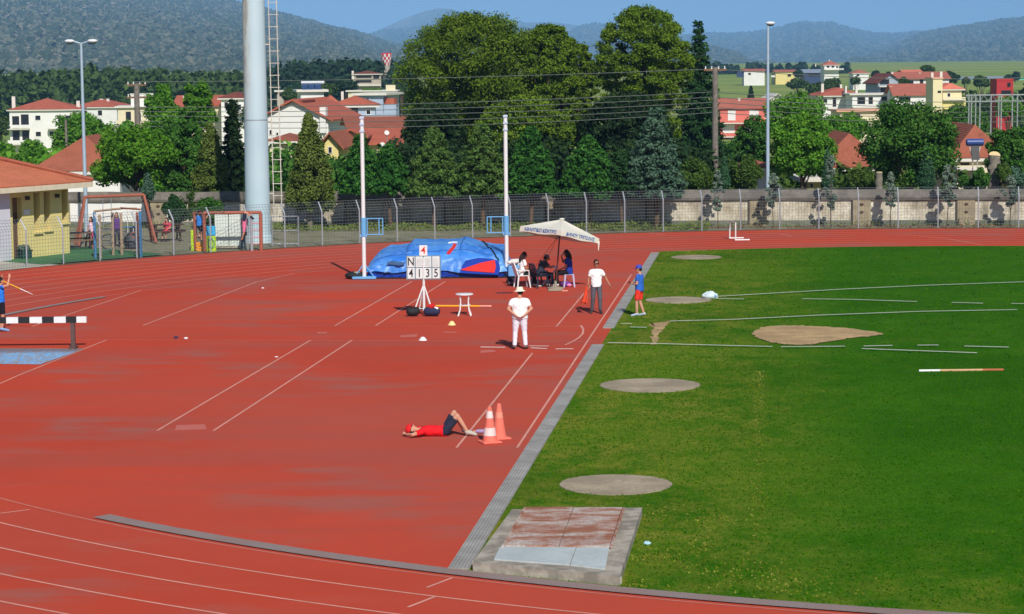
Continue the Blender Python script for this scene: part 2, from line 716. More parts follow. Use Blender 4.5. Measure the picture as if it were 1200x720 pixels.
for p in [((184, 505), (364, 399)), ((250, 505.2), (412.5, 399)), ((392.5, 382), (483, 330)), ((440, 382), (522, 330)),
          ((535, 525), (624, 414)), ((652, 383), (692, 335)), ((606, 525), (740, 322)),
          ((37, 383), (165, 340.7)), ((-4, 451.6), (22, 440), (125, 398.7)),
          ((167.5, 381.7), (300, 331), (325, 325), (345, 321))]:
    line(p, .05)
for p in [((500, 689), (530, 677.5)), ((478, 712), (510, 699.5)), ((0, 602), (35, 597.5))]:
    line(p, .05)
line(((167, 381.6), (440, 382.4), (690, 383.2)), .035, M_LINE2, .0045)
line(((15, 398), (365, 399.3), (700, 400.6)), .045, M_LINE2, .0045)
line(((680.5, 381.5), (683.5, 386), (683, 391), (678.5, 396), (671, 400.5), (662.5, 404.5)), .06)
MW_ = mat('fresh_white_paint', S(242, 226, 216), .8, .1)
line(((563, 407), (592, 407.4)), .14, MW_, .0065)
line(((620, 405.7), (643, 406)), .1, MW_, .0065)
line(((622, 408), (641, 409)), .12, MW_, .0065)
line(((651, 409.3), (672, 409.1)), .12, MW_, .0065)
line(((760, 273.5), (780, 275.8)), .05)
line(((915, 274.5), (928, 277.5)), .05)
line(((1060, 275), (1110, 280), (1152, 287.5)), .05)
M_PATCH = mat('pale_patch', S(200, 108, 94), .9, .15)
for a_, b_, c_, d_ in (((207, 498.5), (240, 497.5), (242, 503.5), (205, 504.5)), ((563, 411), (577, 410), (582, 412.5), (563, 414)),
                       ((470, 393), (489, 392), (488, 395), (469, 395.5)), ((372, 389.5), (383, 389.6), (383, 391), (372, 391)),
                       ((520, 388.8), (535, 388.9), (535, 390.3), (520, 390.2))):
    kind(MB().sheet([G(*q) for q in (a_, b_, c_, d_)], .003).build('repair_patch', M_PATCH), 'structure')

# lawn: throwing circles, bare sand, sector lines
def disc(c, rad, nm, z=.02):
    rr = random.Random(int(c.x * 100))
    q = []
    for i in range(72):
        a = 2 * math.pi * i / 72
        r_ = rad * (1 + .012 * math.sin(3 * a + rr.random()) + rr.uniform(-.02, .008))
        q.append((c.x + r_ * math.cos(a), c.y + r_ * math.sin(a)))
    return kind(MB().prism(q, .002, z).build(nm, M_DISC), 'structure')
disc(G(721.3, 568.8), 1.07, 'throwing_circle')
disc(G(761.5, 452.3), 1.25, 'throwing_circle')
disc(G(795, 352.2), 1.12, 'throwing_circle')
disc(G(816, 302), 1.05, 'throwing_circle')

def blob(pts, nm, m, z=.011, rough=.05, seed=0):
    rr = random.Random(seed)
    q = [G(*p) for p in pts]
    out = []
    n = len(q)
    for i in range(n):
        a_, b_, c_, d_ = q[(i - 1) % n], q[i], q[(i + 1) % n], q[(i + 2) % n]
        for k in range(8):
            t = k / 8
            p = .5 * ((2 * b_) + (c_ - a_) * t + (2 * a_ - 5 * b_ + 4 * c_ - d_) * t * t + (3 * b_ - a_ - 3 * c_ + d_) * t ** 3)
            out.append(p + Vector((rr.uniform(-rough, rough), rr.uniform(-rough, rough) * 2.2, 0)))
    return kind(MB().sheet(out, z).build(nm, m), 'structure')
blob([(882, 392), (893, 385), (920, 382.5), (960, 384), (995, 386), (1034, 392.5), (1000, 397), (975, 401), (945, 405), (915, 404), (893, 399)], 'sand_patch', M_SAND, .03, seed=1)
blob([(763, 380), (784, 377.5), (779, 384), (773, 391), (769, 403), (762, 403), (765, 392), (766, 385)], 'sand_patch', M_SAND, .012, .07, seed=2)
M_WHITE = mat('white_line_tape', S(226, 226, 214), .7, .1)
for p in (((838, 349.5), (890, 346.5), (985, 341), (1080, 336.5), (1205, 332)), ((838, 352), (872, 352.5)), ((940, 352.2), (1000, 353), (1075, 355.5)),
          ((1115, 356.5), (1152, 357.5)), ((1185, 357.8), (1205, 358)), ((785, 378.5), (860, 376.5), (960, 371.5), (1080, 367), (1192, 365)),
          ((712, 404), (770, 405), (840, 407), (905, 408.5)), ((915, 408.8), (990, 408.2)), ((1012, 408), (1046, 407.2)), ((1075, 407), (1100, 406.8)), ((1130, 408), (1182, 409.3)),
          ((1010, 411), (1145, 416)), ((738, 385.5), (752, 385.8), (758, 386)), ((728, 381.6), (741, 381.4))):
    line(p, .1, M_WHITE, .058, 'sector_line')

# worn blue floor of the water jump, with a pale reflection painted in
def pool_mat():
    t = NT('worn_blue_and_reflection')
    a_ = t.noise(1, 6, .75, t.coord((9, 1.3, 1)))
    b_ = t.noise(5, 5, .75)
    k = t.mix(t.ramp(b_, .35, .65), S(84, 164, 232), S(166, 204, 228))  # pale mottling: partly worn white, partly reflection put into the colour
    k = t.mix(t.ramp(a_, .47, .58, 0, .95), k, S(164, 150, 140))
    sep = t.n('ShaderNodeSeparateXYZ')
    t.l(t.coord(), sep.inputs[0])
    edge = t.math('ADD', t.ramp(sep.outputs['Y'], 63.4, 65.4), t.math('MULTIPLY', a_, .5))
    k = t.mix(t.ramp(edge, .8, 1.1, 0, .8), k, S(130, 96, 84))
    t.col(k)
    t.set(.5, 0, .5)
    return t.m
pool = [G(-60, 409), G(98, 409.5), G(47, 427.5), G(-60, 426)]
kind(MB().sheet(pool, .007).build('water_jump_floor', pool_mat()), 'structure')
line(((-60, 408.6), (98, 409.2)), .07, M_DISC, .0085, 'pool_edge')
# playground turf and paving outside the fence
M_PLAY = mat('play_turf', S(66, 122, 74), .9, .25, 1.5)
def ring_patch(x0, x1, r0, r1, z, m, nm):
    aa = np.linspace(ang(*x0), ang(*x1), 16)
    q = [oval(r0, s) for s in aa] + [oval(r1, s) for s in aa[::-1]]
    return kind(MB().sheet(q, z).build(nm, m), 'structure')
ring_patch((45, 310), (210, 300), R_OUT + .9, R_OUT + 8.5, .012, M_PLAY, 'play_turf')
ring_patch((-60, 322), (60, 310), R_OUT + .2, R_OUT + 9, .006, mat('pale_paving', S(190, 184, 168), .9, .15), 'paving')
mb = MB()
aa = list(np.linspace(.5, math.pi, 120)) + [math.pi + q for q in np.linspace(.02, 1.6, 30)]
rr = random.Random(3)
mb.ribbon([oval(R_OUT + .2 + rr.uniform(-.1, .1), q) for q in aa], .5, .004)
kind(mb.build('dirt_edge', concrete_mat('dirt', S(122, 96, 74), .35, 3, .5)), 'structure')

# ------------------------------------------------------------------ mountains (real relief, kilometres away)
def mountain(nm, prof, D_ridge, D_foot, m, seed, amp=1.0, step=6):
    prof = np.array(prof, float)
    rr = np.random.default_rng(seed)
    pxs = np.arange(prof[0, 0], prof[-1, 0] + 1, step)
    pys = np.interp(pxs, prof[:, 0], prof[:, 1])
    ph = rr.uniform(0, 6.28, 12)
    pys = pys + sum(np.sin(pxs * (.045 * 1.6 ** k) + ph[k]) * (.9 / 1.35 ** k) for k in range(8)) * amp * .7
    nt = 34
    vs = []
    for j in range(nt + 8):
        t = j / nt
        for i, x in enumerate(pxs):
            top = px(x, pys[i], D_ridge)
            h = max(top.z, 2)
            gully = (math.sin(x * .06 + ph[8]) + .6 * math.sin(x * .15 + ph[9] + t * 3) + .4 * math.sin(x * .33 + ph[10] - t * 5))
            if t <= 1:
                D = D_foot + (D_ridge - D_foot) * t
                z = (h + 2) * (t ** 1.15) * (1 - .05 * gully * math.sin(math.pi * t)) - 2 * (1 - t) + gully * 7 * math.sin(math.pi * t)
            else:
                D = D_ridge + (t - 1) * (D_ridge - D_foot) * 1.2
                z = h * (1 - (t - 1) * 2.2)
            z += (rr.uniform(-1, 1) * .003 * h) * (1 if .04 < t < .96 else 0)
            p = px(x, 80, D)
            vs.append((p.x, p.y, z))
    n = len(pxs)
    fs = [(j * n + i, j * n + i + 1, (j + 1) * n + i + 1, (j + 1) * n + i) for j in range(nt + 7) for i in range(n - 1)]
    MTN.append((np.array(vs).reshape(nt + 8, n, 3), nt))
    return kind(MB().add(vs, fs).build(nm, m, smooth=True), 'structure')

MTN = []
M_H1 = hill_mat('scrub_hill', S(88, 96, 78), S(150, 138, 120), S(180, 168, 148), .1)
M_H2 = hill_mat('bare_hill', S(76, 88, 62), S(136, 126, 104), S(166, 154, 136), .08)
M_H3 = hill_mat('forested_hill', S(66, 84, 70), S(128, 122, 108), S(150, 142, 122), .07)
mountain('mountain', [(-620, 20), (-480, -30), (-320, -62), (-160, -66), (0, -48), (100, -32), (200, -14), (272, 0), (300, 8), (330, 17), (372, 26), (400, 34), (430, 42), (455, 50), (500, 64), (560, 78), (640, 88)], 6800, 1900, M_H1, 1)
mountain('mountain', [(230, 92), (270, 70), (310, 48), (340, 36), (370, 31), (400, 40), (430, 60), (470, 80), (500, 92)], 5000, 2500, M_H2, 2, .8)
mountain('mountain', [(330, 74), (400, 52), (430, 42), (450, 36), (480, 34), (510, 34), (560, 34), (640, 33), (662, 42), (683, 30), (700, 28), (740, 34), (800, 52), (850, 66), (900, 80)], 12400, 7200, M_H3, 3, .6)
mountain('mountain', [(380, 74), (425, 44), (450, 33), (480, 20), (500, 13), (515, 10), (530, 12), (545, 17), (575, 20), (620, 27), (650, 27), (690, 32), (760, 44), (840, 60)], 15200, 10400, M_H2, 4, .5)
mountain('mountain', [(700, 60), (760, 46), (820, 41), (860, 40), (885, 39), (905, 34), (925, 29), (945, 27), (975, 28), (1000, 35), (1020, 39), (1045, 41), (1075, 38), (1110, 36), (1160, 40), (1240, 50), (1320, 66), (1500, 72)], 13200, 6800, M_H3, 5, .6)
mountain('mountain', [(920, 92), (960, 84), (1000, 73), (1040, 56), (1070, 44), (1083, 39), (1117, 33), (1150, 28), (1167, 26), (1200, 21), (1260, 10), (1340, -2), (1450, -8), (1560, 12), (1700, 50)], 9200, 4600, M_H3, 6, .6)
mountain('mountain', [(700, 70), (760, 56), (800, 50), (825, 54), (850, 60), (872, 69), (890, 80), (920, 92)], 6000, 4200, M_H2, 7, .8)

# the air: one box of pale haze round everything
def haze():
    m = bpy.data.materials.new('haze_air')
    m.use_nodes = True
    t = m.node_tree
    for n_ in list(t.nodes):
        if n_.type != 'OUTPUT_MATERIAL':
            t.nodes.remove(n_)
    v = t.nodes.new('ShaderNodeVolumePrincipled')
    v.inputs['Color'].default_value = (.29, .60, 1.0, 1)
    v.inputs['Density'].default_value = HAZE_D
    v.inputs['Anisotropy'].default_value = -0.3
    t.links.new(v.outputs[0], t.nodes['Material Output'].inputs['Volume'])
    mb_ = MB().box((0, 8450, 340), (15000, 17500, 730))
    return kind(mb_.build('haze', m), 'stuff')
HAZE_D = 0.95e-4
haze()
# ------------------------------------------------------------------ shared paints
WHITE = mat('white_paint', (.78, .78, .76), .45, .08)
WPLAST = mat('white_plastic', (.8, .8, .78), .35, .06)
BLACKM = mat('black_rubber', (.02, .02, .022), .7, .2)
STEEL = mat('galvanised_steel', (.40, .43, .46), .5, .2, 6, .3)
DARKST = mat('dark_steel', (.07, .06, .055), .55, .25, 8, .3)
BLUEP = mat('blue_painted_steel', S(110, 172, 220), .5, .12)


def local(mb, name, m, t, smooth=False):
    return mb.build(name, m, t, smooth, world=True)


# ------------------------------------------------------------------ pit cover slab
def rust_mat():
    t = NT('rusty_sheet')
    a = t.noise(1, 6, .72, t.coord((.8, 2.0, 1)))
    b = t.noise(.9, 6, .7)
    f = t.noise(1, 5, .75, t.coord((22, 5, 9)))
    k = t.mix(t.ramp(a, .4, .54), S(196, 186, 176), S(164, 108, 82))
    k = t.mix(t.ramp(a, .54, .66), k, S(138, 88, 62))
    k = t.mix(t.ramp(b, .54, .68, 0, .75), k, S(204, 200, 194))
    k = t.mix(t.ramp(b, .3, .42, .6, 0), k, S(120, 112, 92))
    k = t.mix(t.ramp(f, .45, .7, 0, .5), k, S(146, 94, 68))
    t.col(k)
    t.set(.8, 0, .3)
    t.bump(f, .15, .01)
    return t.m
M_RUST = rust_mat()
M_SHEET = mat('pale_sheet_metal', S(190, 198, 196), .6, .22, 1.2)
pit = thing('pit_cover_slab', 'low concrete pit slab topped with rusty and pale metal covers beside the runway kerb', 'pit cover', G(640, 640))
top = [G(600, 597, .15), G(752.5, 595, .15), G(726, 676, .15), G(554, 659, .15)]
mb = MB().prism([(p.x, p.y) for p in top], -.02, .15)
local(mb, 'slab', concrete_mat('stained_slab', S(186, 176, 160), .5, 2.2, .75), pit)
def mixq(a, b, c, d, u, v):
    return a * (1 - u) * (1 - v) + b * u * (1 - v) + c * u * v + d * (1 - u) * v
def plate(q, nm, m, z0, z1):
    p = [G(*k, .16) for k in q]
    local(MB().prism([(i.x, i.y) for i in p], z0, z1), nm, m, pit)
plate([(616, 595.5), (672, 595.5), (655, 640.8), (590, 640.5)], 'rusty_plate', M_RUST, .148, .18)
plate([(673, 595.5), (729, 595.5), (714.5, 641), (656, 640.8)], 'rusty_plate', M_RUST, .148, .176)
plate([(586, 641.8), (675, 642.4), (667.5, 662.5), (579, 656)], 'metal_plate', M_SHEET, .148, .174)
plate([(676, 642.4), (714, 642.2), (709, 667.3), (668.5, 662.6)], 'metal_plate', M_SHEET, .148, .17)
for a, b in (((615, 595.5), (589, 640.5)), ((731, 595.5), (716, 641))):
    local(MB().tube([G(*a, .19), G(*b, .19)], .022, 6), 'edge_bar', M_RUST, pit)
# front footing blocks
mb = MB()
pa, pb = G(553, 666.5), G(726, 687)
for i in range(7):
    t0, t1 = i / 7 + .004, (i + 1) / 7 - .004
    a, b = pa.lerp(pb, t0), pa.lerp(pb, t1)
    nrm = Vector((-(pb - pa).y, (pb - pa).x, 0)).normalized() * .10
    if i == 3:
        b = a.lerp(b, .55)
    mb.prism([(a.x, a.y), (b.x, b.y), ((b + nrm).x, (b + nrm).y), ((a + nrm).x, (a + nrm).y)], -.02, .125 - .006 * (i % 3))
local(mb, 'footing_block', concrete_mat('pale_concrete', S(196, 192, 172), .25, 2, .4), pit)

# ------------------------------------------------------------------ pole vault uprights
def upright(p, label, side, ztop=6.1):
    t = thing('vault_upright', label, 'upright', p, 0, 'pole vault uprights beside the landing mat')
    MB().tube([(0, 0, .05), (0, 0, ztop)], .075, 14).build('post', WHITE, t, True)
    mb = MB()
    for z in (1.68, 2.28):
        mb.tube([(side * .1, 0, z), (side * .72, 0, z)], .022, 6)
    for x in (.14, .58, .72):
        mb.tube([(side * x, 0, 1.68), (side * x, 0, 2.28)], .022, 6)
    mb.tube([(-.12, 0, 1.62), (.12, 0, 1.62)], .06, 8).tube([(0, 0, 1.62), (0, 0, 2.32)], .1, 14)
    mb.build('bracket', BLUEP, t)
    for z in (ztop - .05, ztop - .3, ztop - .55):
        MB().box((0, -.02, z), (.17, .16, .07)).build('head_plate', mat('pale_blue_plate', S(190, 206, 230), .5, .2), t)
    mb = MB().box((0, 0, .06), (.9, .34, .1), 0, None, .02)
    mb.tube([(-.35, 0, .1), (0, 0, .6)], .025, 6).tube([(.35, 0, .1), (0, 0, .6)], .025, 6)
    mb.build('base', BLUEP, t)
    return t
pU1, pU2 = G(427, 327.5), G(594, 325)
upright(pU1, 'tall white pole vault upright left of the blue mat, under the light tower side', 1)
upright(pU2, 'tall white pole vault upright between the blue mat and the seated officials', -1)
s = thing('weight_bag', 'dark sandbag slumped at the foot of the left vault upright', 'sandbag', G(417, 327))
MB().ell((0, 0, .13), (.42, .28, .16), None, 14, 8).build('bag', BLACKM, s, True)
MB().ell((.05, -.1, .24), (.14, .1, .05)).build('flap', mat('tan_cloth', S(176, 160, 130), .9), s, True)

# ------------------------------------------------------------------ landing mat under a blue cover
def tarp_mat():
    t = NT('blue_tarpaulin')
    a = t.noise(.7, 5, .65)
    b = t.noise(1, 5, .7, t.coord((3, 1.2, 5)))
    k = t.mix(t.ramp(a, .35, .65), S(42, 116, 212), S(92, 160, 232))
    k = t.mix(t.ramp(b, .5, .72, 0, .5), k, S(150, 196, 240))
    t.col(k)
    t.set(.42, 0, .5)
    t.bump(t.math('ADD', b, a), .35, .05)
    return t.m
M_TARP = tarp_mat()
M_NAVY = mat('deep_blue_vinyl', S(22, 66, 178), .4, .25, 2)
pm = (G(432, 327.5) + G(590, 325.5)) / 2
mat_rz = -.02
mt = thing('landing_mat', 'big blue pole vault landing mat covered by a wrinkled tarpaulin', 'landing mat', pm, mat_rz)
Wm, Dm = 5.15, 5.0
def hmat(x, y):
    """height of the draped cover, x across -2.6..2.6, y depth 0..5"""
    hx = np.interp(x, [-2.6, -2.35, -2.0, -1.5, -1.2, -1.05, -.2, .8, 1.0, 1.5, 2.0, 2.5, 2.6], [.48, .78, .93, .99, 1.04, 1.18, 1.16, 1.2, 1.24, 1.1, .98, .93, .62])
    hy = np.interp(y, [0, .15, .5, 1.2, 4.4, 5.0], [.62, .74, .86, 1.0, 1.0, .6])
    return hx * hy + .018 * math.sin(5.1 * x + 1.3 * y) * math.sin(2.3 * y + x) + .008 * math.sin(13 * x - 4 * y)
mb = MB()
nx_, ny_ = 64, 36
gx = np.linspace(-Wm / 2, Wm / 2, nx_)
gy = np.linspace(0, Dm, ny_)
vs = [(x, y, hmat(x, y)) for y in gy for x in gx]
fs = [(j * nx_ + i, j * nx_ + i + 1, (j + 1) * nx_ + i + 1, (j + 1) * nx_ + i) for j in range(ny_ - 1) for i in range(nx_ - 1)]
# skirt all round, wavy, down to 15 cm
bound = [j for j in range(nx_)] + [j * nx_ + nx_ - 1 for j in range(1, ny_)] + [(ny_ - 1) * nx_ + i for i in range(nx_ - 2, -1, -1)] + [j * nx_ for j in range(ny_ - 2, 0, -1)]
o0 = len(vs)
nb = len(bound)
for lv in range(1, 6):
    for k, b in enumerate(bound):
        x, y, z = vs[b]
        f = lv / 5
        wob = .035 * math.sin(k * .55 + lv * .8) + .02 * math.sin(k * 1.7)
        nxn = Vector((x / (Wm / 2), (y - Dm / 2) / (Dm / 2), 0))
        ox = (math.copysign(1, x) if abs(x) > Wm / 2 - .01 else 0)
        oy = (-1 if y < .01 else (1 if y > Dm - .01 else 0))
        z2 = z + (.30 - z) * f
        if lv == 5:
            z2 = .26 + .04 * math.sin(k * .4)
        vs.append((x + ox * (wob + .1 * f), y + oy * (wob + .1 * f), z2))
for k in range(nb):
    k2 = (k + 1) % nb
    fs.append((bound[k], bound[k2], o0 + k2, o0 + k))
    for lv in range(4):
        a = o0 + lv * nb
        fs.append((a + k, a + k2, a + nb + k2, a + nb + k))
mb.add(vs, fs)
mb.build('cover', M_TARP, mt, True)
MB().box((0, Dm / 2, .17), (Wm - .02, Dm - .02, .33), 0, None, .05).build('foam_base', M_NAVY, mt)
mb = MB()
for i in range(9):
    mb.tube([(-2.4 + i * .6, -.12, .24 + .03 * math.sin(i * 2)), (-2.1 + i * .6, -.16, .16), (-1.8 + i * .6, -.12, .24 + .03 * math.sin(i * 2 + 2))], .012, 5)
mb.build('tie_cord', BLACKM, mt)
MB().box((0, Dm / 2, .03), (Wm + .25, Dm + .1, .06)).build('pallet', BLACKM, mt)
def onfront(pts, y0=-.17, th=.02):
    """panel lying against the front skirt, pts in x,z"""
    vs = [(x, y0 - .10 * (.9 - z), z) for x, z in pts] + [(x, y0 + th - .10 * (.9 - z), z) for x, z in pts]
    n = len(pts)
    return MB().add(vs, [tuple(range(n)), tuple(range(2 * n - 1, n - 1, -1))] + [(i, (i + 1) % n, n + (i + 1) % n, n + i) for i in range(n)])
onfront([(.9, .22), (1.0, .5), (1.12, .68), (1.6, .78), (2.1, .74), (2.36, .66), (2.42, .35), (2.36, .14), (1.6, .18)]).build('dark_panel', M_NAVY, mt)
onfront([(.92, .34), (1.2, .44), (1.7, .6), (2.22, .7), (2.26, .45), (2.2, .22), (1.7, .26), (1.2, .3)], -.2).build('red_panel', mat('red_vinyl', S(226, 52, 44), .45, .1), mt)
def onroof(pts, wd, m, nm, lift=.02):
    q = []
    for i in range(len(pts) - 1):
        for k in range(8):
            t = k / 8
            x, y = pts[i][0] + (pts[i + 1][0] - pts[i][0]) * t, pts[i][1] + (pts[i + 1][1] - pts[i][1]) * t
            q.append(Vector((x, y, hmat(x, y) + lift)))
    MB().tube(q, wd, 6).build(nm, m, mt, True)
onroof([(.45, .2), (.6, .7), (.68, 1.2)], .085, mat('red_vinyl', S(226, 52, 44)), 'red_stripe', -.02)
onroof([(.4, 1.5), (.8, 1.55)], .03, WHITE, 'white_trim', .03)
SEAM = mat('seam_blue', S(34, 84, 160), .6, .1)
for pts_ in ([(-1.12, .1), (-1.1, 4.6)], [(.9, .1), (.95, 4.6)], [(-2.4, .45), (-1.2, .5), (0, .45), (.9, .5), (2.3, .45)]):
    onroof(pts_, .016, SEAM, 'seam', .005)
onroof([(1.6, 4.6), (1.9, 2.0), (2.25, .3), (2.38, .05)], .03, BLACKM, 'strap')
onfront([(-1.5 + .36 * math.cos(q), .6 + .075 * math.sin(q) + .02 * math.cos(3 * q)) for q in np.linspace(0, 6.0, 14)], -.125).build('worn_patch', mat('dark_scuff', S(66, 100, 140), .8, .4), mt)

# ------------------------------------------------------------------ umbrella
M_CANVAS = mat('cream_canvas', S(226, 220, 204), .85, .08)
ub = G(651, 339)
um = thing('parasol', 'large cream square parasol with blue lettering, tilted over the officials table', 'parasol', ub)
Dg = 1.42                                                       # half diagonal
tilt = Matrix.Rotation(R(9.5), 3, 'Y') @ Matrix.Rotation(R(-7), 3, 'X')
topc = Vector((.17, 0, 2.02))
cor = [(-Dg, 0), (0, -Dg), (Dg, 0), (0, Dg)]
def uq(x, y, z):
    return topc + tilt @ Vector((x, y, z))
mb = MB()
apex = .47
nseg = 8
for e in range(4):
    a, b = cor[e], cor[(e + 1) % 4]
    rows = []
    for j in range(nseg + 1):
        f = j / nseg
        row = []
        for i in range(nseg + 1):
            t = i / nseg
            x, y = (a[0] + (b[0] - a[0]) * t) * f, (a[1] + (b[1] - a[1]) * t) * f
            z = apex * (1 - f) - .07 * math.sin(math.pi * t) * f * 0 - .05 * math.sin(math.pi * f) * math.sin(math.pi * t)
            row.append(uq(x, y, z))
        rows.append(row)
    vl = []
    for i in range(nseg + 1):
        t = i / nseg
        x, y = (a[0] + (b[0] - a[0]) * t), (a[1] + (b[1] - a[1]) * t)
        vl.append(uq(x * 1.005, y * 1.005, -.19 + .02 * math.sin(t * 9)))
    rows.append(vl)
    vs = [p for r in rows for p in r]
    n = nseg + 1
    mb.add(vs, [(j * n + i, j * n + i + 1, (j + 1) * n + i + 1, (j + 1) * n + i) for j in range(nseg + 1) for i in range(nseg)])
cn = mb.build('canopy', M_CANVAS, um)
sol = cn.modifiers.new('thick', 'SOLIDIFY')
sol.thickness = .006
MB().ell(uq(0, 0, apex + .01), (.1, .1, .04)).build('finial', M_CANVAS, um, True)
POLE = mat('brown_pole', S(92, 52, 44), .5, .2)
MB().tube([(0, 0, 0), (.17, 0, 2.02), uq(0, 0, apex)], .026, 8).build('pole', POLE, um)
mb = MB()
for c in cor:
    mb.tube([uq(0, 0, apex - .06), uq(c[0] * .97, c[1] * .97, .0)], .012, 5)
    mb.tube([uq(0, 0, apex - .55), uq(c[0] * .5, c[1] * .5, apex * .5 - .04)], .01, 5)
mb.build('ribs', POLE, um)
mb = MB().lathe([(.001, .0), (.3, .0), (.3, .06), (.06, .09), (.04, .3), (.001, .3)], 20)
mb.build('foot', M_CONC, um)
MB().tube([uq(Dg, 0, -.1), uq(Dg + .03, -.02, -.42)], [.035, .015], 6).build('tassel', M_CANVAS, um)
mb = MB()
for q in ((-.75, .2), (-.45, .3)):
    mb.tube([(.12, 0, 1.9), (q[0], q[1], .75)], .006, 4)
mb.build('guy_cord', BLACKM, um)
BLUEINK = mat('blue_print', S(70, 116, 176), .7, .1)
for e, s_ in ((0, 'ΑΘΛΗΤΙΚΟ ΚΕΝΤΡΟ'), (1, 'ΔΗΜΟΥ ΤΡΙΠΟΛΗΣ')):
    a, b = Vector((*cor[e], 0)), Vector((*cor[e + 1], 0))
    xa = (b - a).normalized()
    za = Vector((0, 0, 1))
    na = xa.cross(za)
    M = Matrix((xa, za, na)).transposed()
    M4 = Matrix.Translation(topc) @ tilt.to_4x4() @ Matrix.Translation((a + b) / 2 * 1.012 + Vector((0, 0, -.085))) @ M.to_4x4()
    text(s_, .165, 'lettering', BLUEINK, um, M4, .002, 'CENTER', .004)

# ------------------------------------------------------------------ scoreboard
sb = thing('scoreboard', 'white result board on a three legged stand, reading 4 and N over 4135', 'scoreboard', G(497, 369))
mb = MB().tube([(0, 0, .12), (0, 0, 1.1)], .045, 10)
mb.build('pole', WHITE, sb, True)
k = 2.27 / 83                                                    # metres per photo pixel here
for dx in (-13, 12, -7, 9):
    MB().tube([(0, 0, 1.72 * .98), (dx * k, -.3 if abs(dx) > 10 else .42, .02)] if False else [(0, 0, .98), (dx * k * 1.0, -.28 if abs(dx) > 10 else .35, .0)], .022, 7).build('leg', WHITE, sb)
MB().tube([(-.27, -.2, .22), (.25, -.2, .22)], .015, 6).tube([(0, 0, .12), (0, -.22, .2)], .015, 6).build('brace', WHITE, sb)
BOARD = mat('board_white', (.72, .75, .74), .5, .1)
BW, x0, z1 = 39 * k, -19.5 * k, (369 - 300) * k
MB().box((0, .03, z1 - 13.5 * k), (BW + .04, .035, 27 * k + .03)).build('back_panel', mat('grey_blue_board', S(120, 144, 156), .6), sb)
cells = [('N', 1, 0), ('', 1, 1), ('', 1, 2), ('', 1, 3), ('4', 0, 0), ('1', 0, 1), ('3', 0, 2), ('5', 0, 3)]
INK = mat('black_ink', (.015, .015, .018), .6, .1)
cw = BW / 4
UP = Matrix(((1, 0, 0), (0, 0, -1), (0, 1, 0))).to_4x4()
for ch, row, i in cells:
    c = Vector((x0 + (i + .5) * cw, 0, z1 - (6.8 if row else 20.3) * k))
    cell = MB().box(c, (cw - .03, .03, 12.6 * k), 0, None, .008).build('number_card', BOARD, sb)
    if ch:
        text(ch, .34, 'digit', INK, cell, Matrix.Translation(c + Vector((0, -.018, 0))) @ UP @ Matrix.Diagonal((.85, 1.1, 1, 1)), .001, 'CENTER', .004)
    else:
        MB().box(c + Vector((0, -.016, 0)), (cw * .6, .012, 8.5 * k)).build('blank_card', mat('blank_board', (.6, .64, .62), .6), cell)
c = Vector((0, 0, (369 - 293.5) * k))
cell = MB().box(c, (9.5 * k, .03, 12.5 * k), 0, None, .008).build('attempt_card', WHITE, sb)
text('4', .31, 'digit', mat('red_ink', S(214, 48, 40), .6, .1), cell, Matrix.Translation(c + Vector((0, -.018, 0))) @ UP, .002, 'CENTER', .004)
MB().tube([(0, -.035, .95), (0, -.035, z1 - 2 * k)], .022, 8).build('centre_post', WHITE, sb)

def sportbag(p, label, m, L, rz, red=False):
    t = thing('sports_bag', label, 'sports bag', p, rz)
    mb = MB()
    mb.tube([(-L / 2, 0, .13), (-L / 2 + .05, 0, .14), (-L / 4, 0, .16), (0, 0, .15), (L / 4, 0, .165), (L / 2 - .05, 0, .14), (L / 2, 0, .12)], [.05, .12, .14, .13, .14, .12, .05], 12)
    mb.build('body', m, t, True)
    MB().tube([(-L / 4, -.1, .2), (-L / 8, -.05, .34), (L / 8, -.05, .34), (L / 4, -.1, .2)], .014, 6).build('handle', BLACKM, t, True)
    if red:
        MB().tube([(-.12, .0, .3), (.02, .02, .33), (.14, 0, .28)], [.06, .1, .05], 9).build('red_jacket', mat('red_cloth', S(206, 34, 40), .9), t, True)
        MB().tube([(.1, -.06, .3), (.2, -.04, .24)], [.03, .05], 8).build('white_towel', WHITE, t, True)
sportbag(G(484, 371), 'black sports bag at the left foot of the result board', BLACKM, .42, .15)
sportbag(G(506, 371), 'navy sports bag with a red jacket on it, right of the result board', mat('navy_cloth', S(44, 48, 80), .8, .2), .52, -.1, True)

# ------------------------------------------------------------------ white stool-like table
tb = thing('round_table', 'small empty white round plastic table beside the result board', 'table', G(544.5, 370))
kk = 21432 / (370 - 78.5) / 2709
MB().lathe([(.001, .66), (.27, .66), (.285, .675), (.285, .7), (.27, .71), (.001, .71)], 28).build('tabletop', WPLAST, tb, True)
for a in (45, 135, 225, 315):
    ca, sa = math.cos(R(a)), math.sin(R(a))
    MB().tube([(.2 * ca, .2 * sa, .67), (.17 * ca, .17 * sa, .45), (.2 * ca, .2 * sa, .2), (.29 * ca, .29 * sa, 0)], [.028, .022, .022, .026], 7).build('leg', WPLAST, tb, True)
MB().tube([(.18 * math.cos(R(a)), .18 * math.sin(R(a)), .34) for a in range(45, 406, 30)], .018, 6).build('stretcher', WPLAST, tb)

